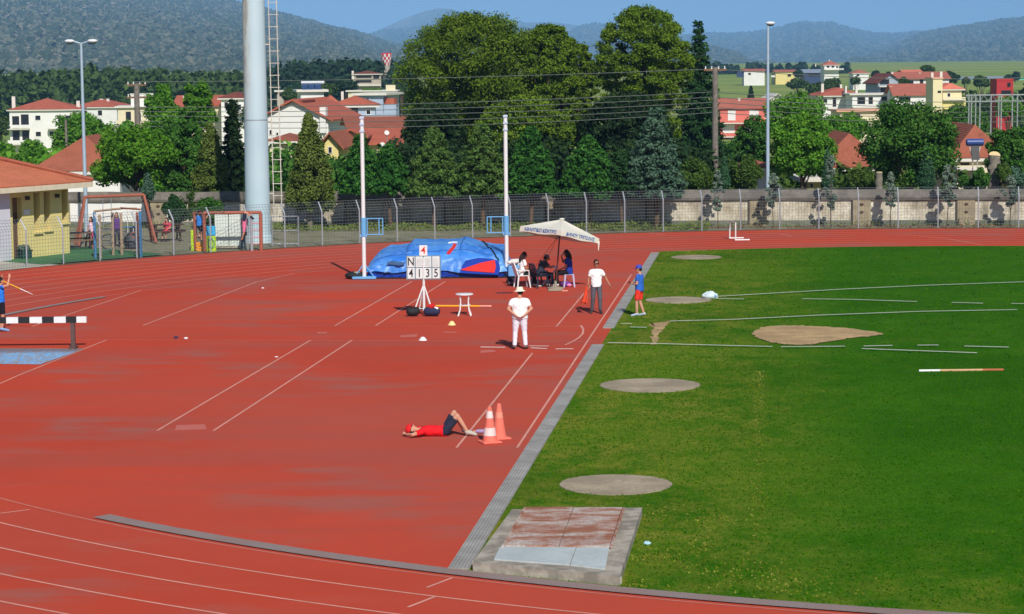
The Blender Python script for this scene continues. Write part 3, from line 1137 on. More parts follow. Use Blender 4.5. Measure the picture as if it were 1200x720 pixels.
# bars lying about
def bar(a, b, r, label, cols, nm='crossbar', cat='crossbar', z=.03):
    p0, p1 = G(*a, z), G(*b, z)
    t = thing(nm, label, cat, (p0 + p1) / 2)
    n = len(cols)
    for i, m in enumerate(cols):
        local(MB().tube([p0.lerp(p1, i / n), p0.lerp(p1, (i + 1) / n)], r, 8), 'rod_section' if n > 1 else 'rod', m, t)
    return t
YEL = mat('yellow_paint', S(240, 176, 40), .5, .1)
bar((508, 358.6), (576, 359), .03, 'yellow crossbar with a pale end lying behind the white table', [YEL, YEL, YEL, YEL, mat('pale_pink_end', S(232, 170, 150))])
bar((1077, 434.6), (1176, 433.4), .03, 'pale crossbar with a reddish end lying on the open lawn', [WHITE, mat('tan_bar', S(214, 170, 126)), mat('tan_bar', S(214, 170, 126)), mat('rust_bar', S(186, 108, 70))])

def marker(p, label, m, r=.11, h=.07):
    t = MB().lathe([(.001, h), (r * .35, h), (r * .6, h * .7), (r, .012), (r * 1.05, 0), (.001, 0)], 16, (0, 0, 0)).build('marker_cone', m, None, True)
    t.location = p
    return tag(t, label, 'marker', 'low marker cones on the red surface')
marker(G(529.5, 381), 'yellow domed marker cone below the white round table', mat('pale_yellow_plastic', S(240, 220, 150), .5), .12, .12)
marker(G(495.5, 399), 'white domed marker on the red surface left of the man in white', WPLAST, .12, .1)
marker(G(308, 338), 'small white marker on the empty red surface left of the vault upright', WPLAST, .05, .035)
marker(G(324, 418.5), 'flat white marker beside the left end of the runway lines', WPLAST, .05, .02)
def litter(p, label, m, sc=1.0, sd=0):
    rr = random.Random(sd)
    mb = MB().ell((0, 0, .05 * sc), (.12 * sc, .08 * sc, .06 * sc), None, 9, 6)
    mb.v = [(x + rr.uniform(-.02, .02) * sc, y + rr.uniform(-.02, .02) * sc, max(0, z + rr.uniform(-.015, .02) * sc)) for x, y, z in mb.v]
    o = mb.build('paper_scrap', m)
    o.location = p
    return tag(o, label, 'litter')
litter(G(206, 397), 'dark crumpled scrap on the empty red surface near a long line', mat('dark_scrap', S(70, 50, 80), .8), .65, 3)
litter(G(218, 397.6), 'tiny pale scrap beside the dark scrap on the red surface', WHITE, .5, 4)
litter(G(45, 379.6), 'white scrap lying behind the striped barrier', WHITE, .5, 5)
litter(G(758.5, 638.5), 'tiny pale bottle cap in the grass right of the pit cover', mat('pale_blue_plastic', S(180, 220, 236), .5), .5, 6)
b = thing('plastic_bag', 'crumpled white plastic bag lying where the lawn lines meet', 'plastic bag', G(832, 350.5))
mb = MB().ell((0, 0, .1), (.26, .2, .12), None, 16, 10)
rr = random.Random(9)
mb.v = [(x * (1 + rr.uniform(-.15, .2)), y, z * (1 + rr.uniform(-.2, .3))) for x, y, z in mb.v]
mb.build('film', mat('milky_film', S(206, 222, 226), .4, .1), b)
MB().ell((.12, -.12, .1), (.1, .04, .06)).build('label_print', mat('bag_print', S(120, 160, 190), .6), b)

# ------------------------------------------------------------------ traffic cones
ORANGE = mat('faded_orange_plastic', S(236, 122, 102), .65, .14, 6)
def cone(p, label, bands, hgt=.74):
    t = thing('traffic_cone', label, 'traffic cone', p, .35, 'traffic cones at the end of the runway')
    MB().box((0, 0, .022), (.42, .42, .044), 0, None, .015).build('base', ORANGE, t)
    prof = lambda z: .155 - (.155 - .045) * (z - .044) / (hgt - .044)
    MB().lathe([(prof(.044), .044), (prof(hgt * .5), hgt * .5), (prof(hgt), hgt), (.03, hgt + .004), (.025, hgt - .05), (.001, hgt - .05)], 24, cap=False).build('body', ORANGE, t, True)
    for z0, z1, m in bands:
        MB().lathe([(prof(z0) + .003, z0), (prof(z1) + .003, z1)], 24, cap=False).build('reflective_band', m, t, True)
    return t
DIRTYW = mat('dirty_white_band', S(236, 214, 208), .5, .2, 8)
cone(G(574, 519), 'front traffic cone with two worn white bands at the runway end', [(.16, .33, DIRTYW), (.53, .68, DIRTYW)], .76)
cone(G(585, 514.5), 'rear orange traffic cone with a faded pinkish band, behind the banded one', [(.46, .58, mat('faded_band', S(240, 150, 126), .6, .2, 8))], .76)
bt = thing('drink_bottle', 'lilac plastic bottle lying left of the traffic cones', 'bottle', G(563, 508), 0.05)
MB().tube([(-.11, 0, .045), (-.07, 0, .045), (.14, 0, .045)], [.02, .045, .045], 12).build('body', mat('lilac_plastic', S(170, 150, 190), .3), bt, True)
MB().tube([(-.15, 0, .045), (-.11, 0, .045)], .02, 8).build('cap', mat('pale_pink_end', S(232, 170, 150)), bt)

# ------------------------------------------------------------------ steeplechase barrier
br = thing('steeplechase_barrier', 'black and white striped barrier beam on brown posts behind the water jump', 'barrier', G(86, 408.5))
ks = 21432 / (408.5 - 83) / 2709
bm0, bm1 = Vector((17 * ks, 0, .0)), Vector((-129 * ks, -.05, .0))
zt = .915
cuts = [102.5, 91, 78.5, 64.5, 50.5, 36, 22.5, 8.5, -6, -20, -34]
cuts = [(c - 86) * ks for c in cuts]
for i in range(len(cuts) - 1):
    xm = (cuts[i] + cuts[i + 1]) / 2
    MB().box((xm, .01 * i * 0, zt - .085), (abs(cuts[i] - cuts[i + 1]), .127, .17)).build('beam_section', WHITE if i % 2 == 0 else BLACKM, br)
BROWN = mat('brown_post', S(98, 74, 70), .7, .2, 6)
for x in (0.0, (-22 - 86) * ks):
    MB().box((x, .0, zt / 2 - .09), (.12, .12, zt - .17)).build('post', BROWN, br)
    MB().box((x, 0, .03), (.2, .5, .06)).build('foot', BROWN, br)

# ------------------------------------------------------------------ hurdle on the far straight
hu = thing('hurdle', 'white hurdle with a thin top rail standing on the far straight', 'hurdle', G(858.5, 281))
a0_, a1_ = G(855.2, 280) - hu.location, G(862, 282.2) - hu.location
for p in (a0_, a1_):
    MB().tube([(p.x, p.y, .03), (p.x, p.y, .8)], .03, 8).build('post', WHITE, hu)
    MB().tube([(p.x - .03, p.y, .03), (p.x + .64, p.y + .05, .03)], .032, 8).build('foot', WHITE, hu)
MB().tube([(a0_.x, a0_.y, .8), (a1_.x, a1_.y, .8)], .03, 6).build('top_rail', mat('grey_rail', S(190, 184, 176), .6), hu)

# ------------------------------------------------------------------ officials' furniture
def chair(loc, rz, label, m=WPLAST):
    t = thing('garden_chair', label, 'chair', loc, rz)
    MB().box((0, 0, .43), (.44, .42, .03), 0, None, .012).build('seat', m, t)
    mb = MB()
    for i in range(5):
        x = -.16 + i * .08
        mb.tube([(x, -.2, .44), (x * 1.08, -.27, .65), (x * 1.1, -.33, .86)], .02, 6)
    mb.tube([(-.22, -.2, .44), (-.23, -.27, .66), (-.17, -.33, .88), (.17, -.33, .88), (.23, -.27, .66), (.22, -.2, .44)], .024, 6)
    mb.build('backrest', m, t, True)
    for sx in (-1, 1):
        for sy in (-1, 1):
            MB().tube([(sx * .2, sy * .18, .43), (sx * .25, sy * .24, 0)], [.032, .026], 7).build('leg', m, t)
        MB().tube([(sx * .25, -.26, .62), (sx * .26, 0, .64), (sx * .25, .18, .62), (sx * .23, .2, .44)], .024, 6).build('armrest', m, t, True)
    return t
P_A, P_B, P_C = G(612, 337), G(633, 337.5), G(667, 336.5)
chair(P_A, R(-75), 'white plastic garden chair under the woman in the white top')
chair(P_B + Vector((-.02, 0, 0)), R(-60), 'dark navy garden chair under the person in the grey cap', mat('navy_plastic', S(40, 46, 66), .5))
st = thing('stool', 'pale plastic stool under the woman in blue', 'stool', P_C)
LIL = mat('pale_lilac_plastic', S(196, 186, 214), .4)
MB().box((0, 0, .45), (.36, .34, .035), 0, None, .015).build('seat', LIL, st)
for sx in (-1, 1):
    for sy in (-1, 1):
        MB().tube([(sx * .14, sy * .13, .44), (sx * .19, sy * .18, 0)], [.04, .03], 7).build('leg', LIL, st)
tb2 = thing('folding_table', 'small white folding table with papers in front of the seated officials', 'table', G(644.5, 335.5))
MB().box((0, 0, .69), (.62, .5, .03), 0, None, .01).build('tabletop', WPLAST, tb2)
for sy in (-.2, .2):
    MB().tube([(-.28, sy, .67), (.3, sy, .02)], .018, 6).build('leg', WPLAST, tb2)
    MB().tube([(.28, sy * .85, .67), (-.3, sy * .85, .02)], .018, 6).build('leg', WPLAST, tb2)
MB().tube([(-.03, -.2, .36), (-.03, .2, .36)], .014, 6).build('stretcher', WPLAST, tb2)
for dx, dy, rz_, m_, lb in ((-.12, -.05, .2, WHITE, 'white sheet of paper on the folding table, hanging over its front'), (.14, .06, -.3, mat('pink_paper', S(240, 196, 190)), 'pinkish folder lying on the folding table')):
    o = MB().box((0, 0, .0), (.3, .21, .012), 0, None, .003).build('paper', m_)
    o.location = tb2.location + Vector((dx, dy, .713))
    o.rotation_euler = (0, 0, rz_)
    tag(o, lb, 'paper')
bg_ = thing('handbag', 'purple and pink bag on the ground under the stool', 'bag', G(663, 336.4))
MB().ell((0, 0, .1), (.2, .12, .11), None, 14, 8).build('body', mat('purple_cloth', S(110, 64, 150), .8), bg_, True)
MB().ell((.12, -.08, .07), (.1, .06, .06)).build('pocket', mat('pink_cloth', S(226, 130, 180), .8), bg_, True)
MB().tube([(-.12, 0, .17), (-.05, -.02, .28), (.05, -.02, .28), (.12, 0, .17)], .012, 5).build('handle', BLACKM, bg_)
db = thing('dark_rucksack', 'dark rucksack on the ground left of the white garden chair', 'bag', G(601, 335))
MB().ell((0, 0, .16), (.24, .16, .18), None, 14, 9).build('body', mat('charcoal_cloth', S(42, 38, 46), .9), db, True)
MB().tube([(-.15, -.12, .1), (0, -.17, .13), (.15, -.12, .1)], .05, 8).build('pocket', mat('grey_cloth', S(90, 86, 92), .9), db, True)
tr = thing('plank', 'short grey board lying in front of the folding table', 'board', G(650, 341.5))
MB().box((0, 0, .04), (.46, .16, .06), .05, None, .01).build('deck', mat('grey_board', S(160, 150, 130), .9, .2), tr)
MB().box((.36, -.02, .02), (.2, .08, .03), -.1).build('wedge', mat('pale_pink_end', S(232, 170, 150)), tr)
cl = thing('cloth_heap', 'white and pale blue jackets heaped on a low crate beside the right vault upright', 'clothes', G(603, 326))
MB().box((0, 0, .28), (.5, .4, .4), .1, None, .02).build('crate', mat('sky_blue_plastic', S(110, 170, 224), .5), cl)
mb = MB()
for i in range(6):
    mb.ell((rr.uniform(-.2, .2), rr.uniform(-.12, .12), .5 + rr.uniform(0, .14)), (.17, .12, .08), Matrix.Rotation(rr.uniform(-.5, .5), 3, 'Y'))
mb.build('jackets', mat('off_white_cloth', S(226, 224, 216), .9), cl, True)
mc = kind(MB().lathe([(.001, .008), (.32, .008), (.32, 0)], 24, cap=False).build('drain_cover', mat('dark_cover', S(120, 50, 46), .8)), 'structure')
mc.location = G(591, 343.5)
# ------------------------------------------------------------------ people
SKIN = mat('skin', S(206, 150, 122), .6, .08)
SKIN_T = mat('tanned_skin', S(180, 122, 94), .6, .08)
HAIR = mat('dark_hair', S(34, 26, 24), .7, .2)
STAND = dict(pelvis=(0, 0, .95), chest=(0, 0, 1.27), neck=(0, -.01, 1.47), head=(0, .025, 1.625),
             shL=(-.168, 0, 1.365), shR=(.168, 0, 1.365), elL=(-.235, -.02, 1.13), elR=(.235, -.02, 1.13),
             wrL=(-.25, .06, .89), wrR=(.25, .06, .89), hipL=(-.09, 0, .92), hipR=(.09, 0, .92),
             knL=(-.105, .02, .5), knR=(.105, .02, .5), anL=(-.115, -.02, .085), anR=(.115, -.02, .085),
             toeL=(-.135, .13, .03), toeR=(.135, .13, .03), faceF=(0, 1, 0), faceU=(0, 0, 1), handL=None, handR=None)


def cap_seg(mb, a, b, ra, rb, n=10, flat_b=False, flat_a=False):
    a, b = Vector(a), Vector(b)
    d = (b - a).normalized()
    pts, rs = [], []
    if not flat_a:
        for t in (1, .8, .45):
            pts.append(a - d * ra * t)
            rs.append(max(.002, ra * math.sqrt(max(0, 1 - t * t))))
    for i in range(5):
        f = i / 4
        pts.append(a.lerp(b, f))
        rs.append(ra + (rb - ra) * f)
    if not flat_b:
        for t in (.45, .8, 1):
            pts.append(b + d * rb * t)
            rs.append(max(.002, rb * math.sqrt(max(0, 1 - t * t))))
    mb.tube(pts, rs, n)


def torso(mb, J, prof, n=16):
    """elliptical loft from pelvis to neck; prof: list of (t, half width, half depth)"""
    pe, ch, ne = Vector(J['pelvis']), Vector(J['chest']), Vector(J['neck'])
    side = (Vector(J['shR']) - Vector(J['shL'])).normalized()
    side2 = (Vector(J['hipR']) - Vector(J['hipL'])).normalized()
    rings = []
    for t, wx, wy in prof:
        if t < 0:
            c = pe + (pe - ch).normalized() * (-t)
        elif t <= 1:
            c = pe.lerp(ch, t)
        else:
            c = ch.lerp(ne, t - 1)
        ax = ((ch - pe) if t < 1 else (ne - ch).lerp(ch - pe, .4)).normalized()
        s = side2.lerp(side, min(1, max(0, t)))
        s = (s - ax * s.dot(ax)).normalized()
        f = ax.cross(s)
        rings.append([c + s * wx * math.cos(2 * math.pi * k / n) + f * wy * math.sin(2 * math.pi * k / n) for k in range(n)])
    vs = [p for r in rings for p in r]
    fs = [(i * n + k, i * n + (k + 1) % n, (i + 1) * n + (k + 1) % n, (i + 1) * n + k) for i in range(len(rings) - 1) for k in range(n)]
    fs += [tuple(range(n - 1, -1, -1)), tuple((len(rings) - 1) * n + k for k in range(n))]
    mb.add(vs, fs)


def person(label, loc, rz, pose=None, top=None, top_len='short', low=None, low_len='long', shoes=None, hair='short', hair_m=None,
           hat=None, hat_m=None, glasses=False, skin=SKIN, k=1.0, girth=1.0, child=False, group=None):
    J = dict(STAND)
    J.update(pose or {})
    t = thing('person', label, 'person', loc, rz, group)
    t.scale = (k, k, k)
    g = girth
    hs = 1.12 if child else 1.0
    F, Uh = Vector(J['faceF']).normalized(), Vector(J['faceU']).normalized()
    Uh = (Uh - F * Uh.dot(F)).normalized()
    Sd = F.cross(Uh)
    HR = Matrix((Sd, F, Uh)).transposed()
    H = Vector(J['head'])
    def hp(x, y, z):
        return H + HR @ Vector((x * hs, y * hs, z * hs))
    mb = MB()
    torso(mb, J, [(-.1, .1 * g, .08 * g), (-.04, .155 * g, .11 * g), (.15, .155 * g, .11 * g), (.5, .135 * g, .1 * g), (.8, .15 * g, .11 * g), (1.1, .16 * g, .115 * g), (1.4, .145 * g, .1 * g), (1.75, .09, .07), (2.0, .058, .058)])
    cap_seg(mb, J['neck'], H + HR @ Vector((0, -.015, -.05)), .056, .052)
    mb.ell(hp(0, -.005, .02), (.078 * hs, .096 * hs, .105 * hs), HR, 14, 10)
    mb.ell(hp(0, .025, -.06), (.058 * hs, .066 * hs, .06 * hs), HR, 12, 8)
    cap_seg(mb, hp(0, .09, .02), hp(0, .108, -.015), .012 * hs, .016 * hs, 6)
    for s in (-1, 1):
        mb.ell(hp(s * .08, -.01, -.005), (.012, .02, .03), HR, 8, 6)
    for s in 'LR':
        sh, el, wr = Vector(J['sh' + s]), Vector(J['el' + s]), Vector(J['wr' + s])
        cap_seg(mb, Vector(J['chest']).lerp(Vector(J['neck']), .62), sh, .07, .062 * g)
        cap_seg(mb, sh, el, .054 * g, .041)
        cap_seg(mb, el, wr, .042, .027)
        # hand: palm, four fingers, thumb
        d = (wr - el).normalized()
        hd = Vector(J['hand' + s]).normalized() if J['hand' + s] else d
        ref = Vector((0, 0, 1)) if abs(hd.z) < .8 else Vector((1 if s == 'L' else -1, .3, 0))
        pn = (ref - hd * ref.dot(hd)).normalized()               # palm normal
        ps = hd.cross(pn)
        pc = wr + hd * .05
        mb.ell(pc, (.04, .05, .017), Matrix((ps, hd, pn)).transposed(), 10, 7)
        cap_seg(mb, wr, pc, .025, .022, 8)
        for i, L in enumerate((.062, .074, .07, .054)):
            b = wr + hd * .085 + ps * (-.03 + .02 * i)
            m_ = b + hd * L * .55 + pn * .008
            e = m_ + hd * L * .38 + pn * .026
            cap_seg(mb, b, m_, .0095, .009, 6)
            cap_seg(mb, m_, e, .009, .0075, 6)
        b = wr + hd * .03 - ps * .03
        cap_seg(mb, b, b + hd * .035 - ps * .028 + pn * .012, .012, .010, 6)
        hip, kn, an = Vector(J['hip' + s]), Vector(J['kn' + s]), Vector(J['an' + s])
        cap_seg(mb, hip, kn, .085 * g, .056)
        cap_seg(mb, kn, kn.lerp(an, .35), .054, .054)
        cap_seg(mb, kn.lerp(an, .35), an, .054, .036)
        cap_seg(mb, an, Vector(J['toe' + s]), .036, .03)
    remesh(mb, 'body', skin, t, .012, 3)
    # face
    for s in (-1, 1):
        MB().ell(hp(s * .032, .088, .022), (.012, .008, .008), HR, 8, 5).build('eye', mat('eye_dark', (.02, .015, .012), .3), t, True)
    MB().ell(hp(0, .088, -.062), (.024, .008, .006), HR, 8, 5).build('mouth', mat('lip', S(160, 86, 80), .6), t, True)
    if glasses:
        mb = MB()
        for s in (-1, 1):
            mb.ell(hp(s * .034, .098, .022), (.032, .012, .022), HR, 10, 6)
            mb.tube([hp(s * .06, .09, .025), hp(s * .085, 0, .02)], .006, 5)
        mb.tube([hp(-.01, .105, .026), hp(.01, .105, .026)], .006, 5)
        mb.build('sunglasses', mat('dark_glass', (.01, .01, .012), .15, .05), t, True)
    hm = hair_m or HAIR
    if hair:
        mb = MB().ell(hp(0, -.022, .045), (.09 * hs, .098 * hs, .1 * hs), HR, 14, 9)
        mb.ell(hp(0, -.05, -.01), (.083 * hs, .065 * hs, .085 * hs), HR, 12, 8)
        if hair == 'long':
            mb.tube([hp(0, -.06, .02), hp(0, -.09, -.1), hp(0, -.1, -.22), hp(0, -.09, -.32)], [.08, .085, .075, .03], 10)
            for s in (-1, 1):
                mb.tube([hp(s * .075, 0, .03), hp(s * .09, -.01, -.1), hp(s * .09, -.03, -.2)], [.025, .035, .02], 8)
        remesh(mb, 'hair', hm, t, .014, 2)
    if hat:
        mb = MB()
        if hat == 'bucket':
            prof = [(.001, .125), (.07, .122), (.092, .1), (.1, .035), (.155, .005), (.16, -.005), (.1, .025), (.001, .03)]
        else:
            prof = [(.001, .135), (.05, .13), (.085, .1), (.098, .05), (.1, .02), (.001, .02)]
        vs0 = len(mb.v)
        mb.lathe(prof, 20)
        mb.v = [tuple(hp(x, y * 1.1 - .01, z + .01)) for x, y, z in mb.v]
        if hat == 'cap':
            br_ = []
            for i in range(9):
                a = math.pi * i / 8
                br_.append((.085 * math.cos(a), .085 + .09 * math.sin(a), .03 - .012 * math.sin(a)))
            n = len(br_)
            vs = [hp(*p) for p in br_] + [hp(p[0], p[1], p[2] + .012) for p in br_]
            mb.add(vs, [tuple(range(n - 1, -1, -1)), tuple(range(n, 2 * n))] + [(i, (i + 1) % n, n + (i + 1) % n, n + i) for i in range(n)])
        mb.build('hat' if hat == 'bucket' else 'cap', hat_m, t, True)
    e = .017
    if top:
        mb = MB()
        torso(mb, J, [(-.08, .175 * g, .135 * g), (.15, .172 * g + e * .5, .13 * g), (.5, .155 * g + e, .118 * g), (.8, .16 * g + e, .122 * g), (1.1, .165 * g + e, .128 * g), (1.4, .14 * g + e, .112 * g), (1.65, .1 + .02 * g, .09), (1.86, .075, .068)])
        for s in 'LR':
            sh, el, wr = Vector(J['sh' + s]), Vector(J['el' + s]), Vector(J['wr' + s])
            cap_seg(mb, Vector(J['chest']).lerp(Vector(J['neck']), .72), sh, .062, .07 * g)
            if top_len == 'short':
                cap_seg(mb, sh, sh.lerp(el, .62), .07 * g, .066, 12, True)
            elif top_len == 'long':
                cap_seg(mb, sh, el, .068 * g, .056)
                cap_seg(mb, el, el.lerp(wr, .95), .056, .042, 10, True)
        remesh(mb, 'shirt', top, t, .014, 3, folds=.005)
    if low:
        mb = MB()
        torso(mb, J, [(-.11, .1 * g, .085 * g), (-.05, .168 * g, .125 * g), (.12, .168 * g, .122 * g), (.26, .158 * g, .115 * g)])
        for s in 'LR':
            hip, kn, an = Vector(J['hip' + s]), Vector(J['kn' + s]), Vector(J['an' + s])
            if low_len == 'long':
                cap_seg(mb, hip, kn, .1 * g, .074)
                cap_seg(mb, kn, kn.lerp(an, .93), .074, .062, 10, True)
            else:
                cap_seg(mb, hip, hip.lerp(kn, .82), .1 * g, .092, 12, True)
        remesh(mb, 'trousers' if low_len == 'long' else 'shorts', low, t, .014, 2, folds=.0025)
    for s in 'LR':
        an, toe = Vector(J['an' + s]), Vector(J['toe' + s])
        fd = (toe - an).normalized()
        heel = an - fd * .035 + (toe - an) * 0
        mb = MB()
        base = toe - fd * .01
        mb.ell(an.lerp(toe, .0) + Vector((0, 0, -.02)) * 0, (.048, .048, .045))
        cap_seg(mb, an - fd * .02, base, .05, .04)
        remesh(mb, 'shoe', shoes or BLACKM, t, .014, 1)
    return t


CW = mat('white_cotton', S(244, 244, 242), .85, .05)
# 1 the judge in white, seen from behind, hands clasped behind his back
person('man in white polo and trousers with cream hat, hands clasped behind his back', G(609.5, 409.5), 0.05,
       dict(elL=(-.33, -.05, 1.15), elR=(.33, -.05, 1.15), wrL=(-.09, -.2, .95), wrR=(.09, -.2, .96), handL=(1, -.12, -.35), handR=(-1, -.12, -.35),
            knL=(-.13, .03, .5), knR=(.13, .03, .5), anL=(-.155, -.02, .085), anR=(.155, -.02, .085), toeL=(-.21, .15, .03), toeR=(.21, .15, .03),
            shL=(-.19, 0, 1.35), shR=(.19, 0, 1.35), faceF=(-.45, .9, -.1)),
       CW, 'short', mat('white_trousers', S(232, 234, 244), .85, .05), 'long', mat('grey_shoe', S(120, 112, 108), .6), hat='bucket', hat_m=mat('cream_hat', S(244, 236, 208), .9, .05), hair_m=HAIR, k=1.0, girth=1.3)  # dark hair colour also paints the neck shadow under the hat
# 2 the man with the flag, walking towards us
fl = person('man in white t-shirt, grey trousers and sunglasses walking with an orange flag', G(699, 367.5), math.pi + .08,
            dict(elL=(-.31, -.03, 1.16), wrL=(-.43, .08, .92), elR=(.25, -.03, 1.13), wrR=(.27, .03, .87),
                 knL=(-.11, .08, .5), anL=(-.12, .04, .085), toeL=(-.15, .24, .03), knR=(.11, .02, .5), anR=(.14, -.1, .085), toeR=(.19, .08, .03), faceF=(-.12, 1, -.06),
                 handL=(-.4, .2, -.9), handR=(0, .1, -1)),
            CW, 'short', mat('grey_trousers', S(92, 90, 98), .85, .12), 'long', mat('black_white_shoe', S(60, 58, 58), .6), glasses=True, skin=SKIN_T, k=.985)
fg = thing('flag', 'folded orange signal flag hanging from the right hand of the man in white t-shirt', 'flag', fl.location + Vector((-.27, -.05, .03)))
mb = MB()
cols = 7
for j in range(9):
    z = .86 - .56 * j / 8
    for i in range(cols):
        f = i / (cols - 1)
        mb.v.append((-.03 - .2 * (j / 8) ** .8 * (1 - f) + .0 * f, .04 * math.sin(f * 9 + j * .3) - .02, z + .02 * math.sin(f * 6)))
mb.f = [(j * cols + i, j * cols + i + 1, (j + 1) * cols + i + 1, (j + 1) * cols + i) for j in range(8) for i in range(cols - 1)]
mb.mi = [0] * len(mb.f)
q = mb.build('cloth', mat('orange_flag', S(244, 92, 56), .8, .08), fg, True)
q.modifiers.new('thick', 'SOLIDIFY').thickness = .01
MB().tube([(.02, -.02, .9), (-.08, -.01, .3)], .012, 6).build('stick', POLE, fg)
# 3 the boy in blue cap
person('man in blue t-shirt, red shorts and blue cap standing on the lawn edge', G(749.5, 371), R(68),
       dict(elL=(-.22, .02, 1.13), wrL=(-.08, .23, 1.12), elR=(.22, .02, 1.13), wrR=(.07, .26, 1.13), handL=(.6, .8, .1), handR=(-.5, .8, .1),
            knL=(-.1, .07, .5), anL=(-.11, .06, .085), toeL=(-.13, .25, .03), anR=(.11, -.12, .085), toeR=(.13, .07, .03), faceF=(-.1, 1, -.05)),
       mat('blue_tshirt', S(48, 104, 196), .85, .12), 'short', mat('red_shorts', S(238, 58, 44), .85, .08), 'short', mat('white_blue_shoe', S(188, 200, 214), .6),
       hat='cap', hat_m=mat('blue_cap', S(66, 78, 180), .8, .1), k=.93, girth=1.12)
ph = MB().box((0, 0, 0), (.09, .14, .03), 0, None, .006).build('phone', BLACKM)
ph.location = G(749.5, 371) + Vector((-.31, .07, 1.08))
tag(ph, 'dark handheld device held by the man in the blue cap', 'device')
# 4 lying athlete with knees up
person('athlete in red t-shirt and red cap lying on his back with bent knees', G(511, 511), 0,
       dict(pelvis=(.17, 0, .11), chest=(-.17, 0, .12), neck=(-.38, 0, .13), head=(-.53, -.01, .15), shL=(-.31, .19, .12), shR=(-.31, -.19, .12),
            elL=(-.52, .34, .1), elR=(-.5, -.32, .08), wrL=(-.62, .12, .06), wrR=(-.66, -.12, .06), handL=(-.4, -1, 0), handR=(-.3, 1, 0),
            hipL=(.2, .09, .11), hipR=(.2, -.09, .11), knL=(.4, .12, .5), knR=(.47, -.1, .46), anL=(.62, .12, .09), anR=(.7, -.1, .09),
            toeL=(.8, .14, .04), toeR=(.88, -.1, .04), faceF=(.28, -.1, 1), faceU=(-1, 0, .3)),
       mat('red_tshirt', S(232, 24, 34), .85, .08), 'short', mat('navy_shorts', S(44, 46, 66), .9, .15), 'short', mat('grey_trainer', S(190, 184, 170), .7),
       hat='cap', hat_m=mat('red_cap', S(226, 30, 34), .8, .08), glasses=True, k=.98)
# 5 seated officials
SIT = dict(pelvis=(0, 0, .55), chest=(0, .02, .86), neck=(0, .05, 1.06), head=(0, .1, 1.21), shL=(-.18, .04, 1.0), shR=(.18, .04, 1.0),
           elL=(-.22, .1, .74), elR=(.22, .1, .74), wrL=(-.12, .32, .7), wrR=(.12, .32, .7), hipL=(-.09, .03, .53), hipR=(.09, .03, .53),
           knL=(-.11, .44, .5), knR=(.11, .44, .5), anL=(-.11, .42, .09), anR=(.11, .5, .09), toeL=(-.12, .62, .03), toeR=(.12, .7, .03), faceF=(0, 1, -.2))
person('seated woman in white top and dark trousers on a white garden chair under the parasol', P_A, R(-75), dict(SIT, faceF=(.1, 1, -.3)),
       CW, 'short', mat('dark_green_trousers', S(32, 42, 36), .9), 'long', mat('grey_trainer', S(190, 184, 170)), hair='long', hair_m=mat('brown_hair', S(52, 30, 28), .8), skin=SKIN_T, k=.95)
person('seated person in grey cap and dark vest bent over the folding table', P_B, R(-60),
       dict(SIT, chest=(0, .08, .84), neck=(0, .17, 1.0), head=(0, .28, 1.11), shL=(-.18, .15, .96), shR=(.18, .15, .96), elL=(-.24, .3, .76), elR=(.24, .3, .76), wrL=(-.1, .48, .78), wrR=(.1, .48, .78), faceF=(0, 1, -.6)),
       mat('dark_vest', S(58, 62, 72), .9, .2), 'short', mat('navy_trousers', S(30, 36, 54), .9), 'long', mat('grey_trainer', S(190, 184, 170)), hat='cap', hat_m=mat('grey_cap', S(120, 118, 116), .9), skin=SKIN_T, k=.95)
person('seated woman in blue t-shirt with long dark hair holding a hand to her mouth', P_C, R(84),
       dict(SIT, elR=(.2, .22, .88), wrR=(.06, .28, 1.12), handR=(-.2, -.5, .6), chest=(0, .01, .87), wrL=(-.1, .36, .62)),
       mat('royal_blue_tshirt', S(36, 58, 150), .9, .1), 'short', mat('black_trousers', S(24, 24, 30), .9), 'long', mat('white_shoe', S(220, 214, 206), .7), hair='long', k=1.0, girth=1.08, skin=SKIN_T)
# 6 athlete with the javelin at the left edge
jv = person('athlete in blue vest and black shorts holding a yellow javelin overhead', G(2, 388.5), R(-60),
            dict(elL=(-.3, .1, 1.45), wrL=(-.22, .12, 1.68), elR=(.31, .15, 1.5), wrR=(.24, .22, 1.72), handL=(.1, .2, 1), handR=(-.1, .2, 1), shL=(-.19, .02, 1.45), shR=(.19, .02, 1.45), toeL=(-.13, .19, .03), toeR=(.13, .19, .03)),
            mat('blue_vest', S(40, 120, 222), .8, .08), 'none', mat('black_shorts', S(26, 26, 34), .9), 'short', mat('blue_white_shoe', S(130, 170, 220), .6), k=.95)
D_ = jv.location.y
pa, pb = px(-42, 309, D_ + .5), px(38.5, 345.3, D_ - .35)
jt = thing('javelin', 'yellow javelin with a pale tip held above the athlete at the striped barrier', 'javelin', (pa + pb) / 2)
local(MB().tube([pa, pa.lerp(pb, .5), pa.lerp(pb, .82)], [.01, .02, .018], 7), 'shaft', YEL, jt)
local(MB().tube([pa.lerp(pb, .82), pb], [.018, .006], 7), 'tip', WHITE, jt)
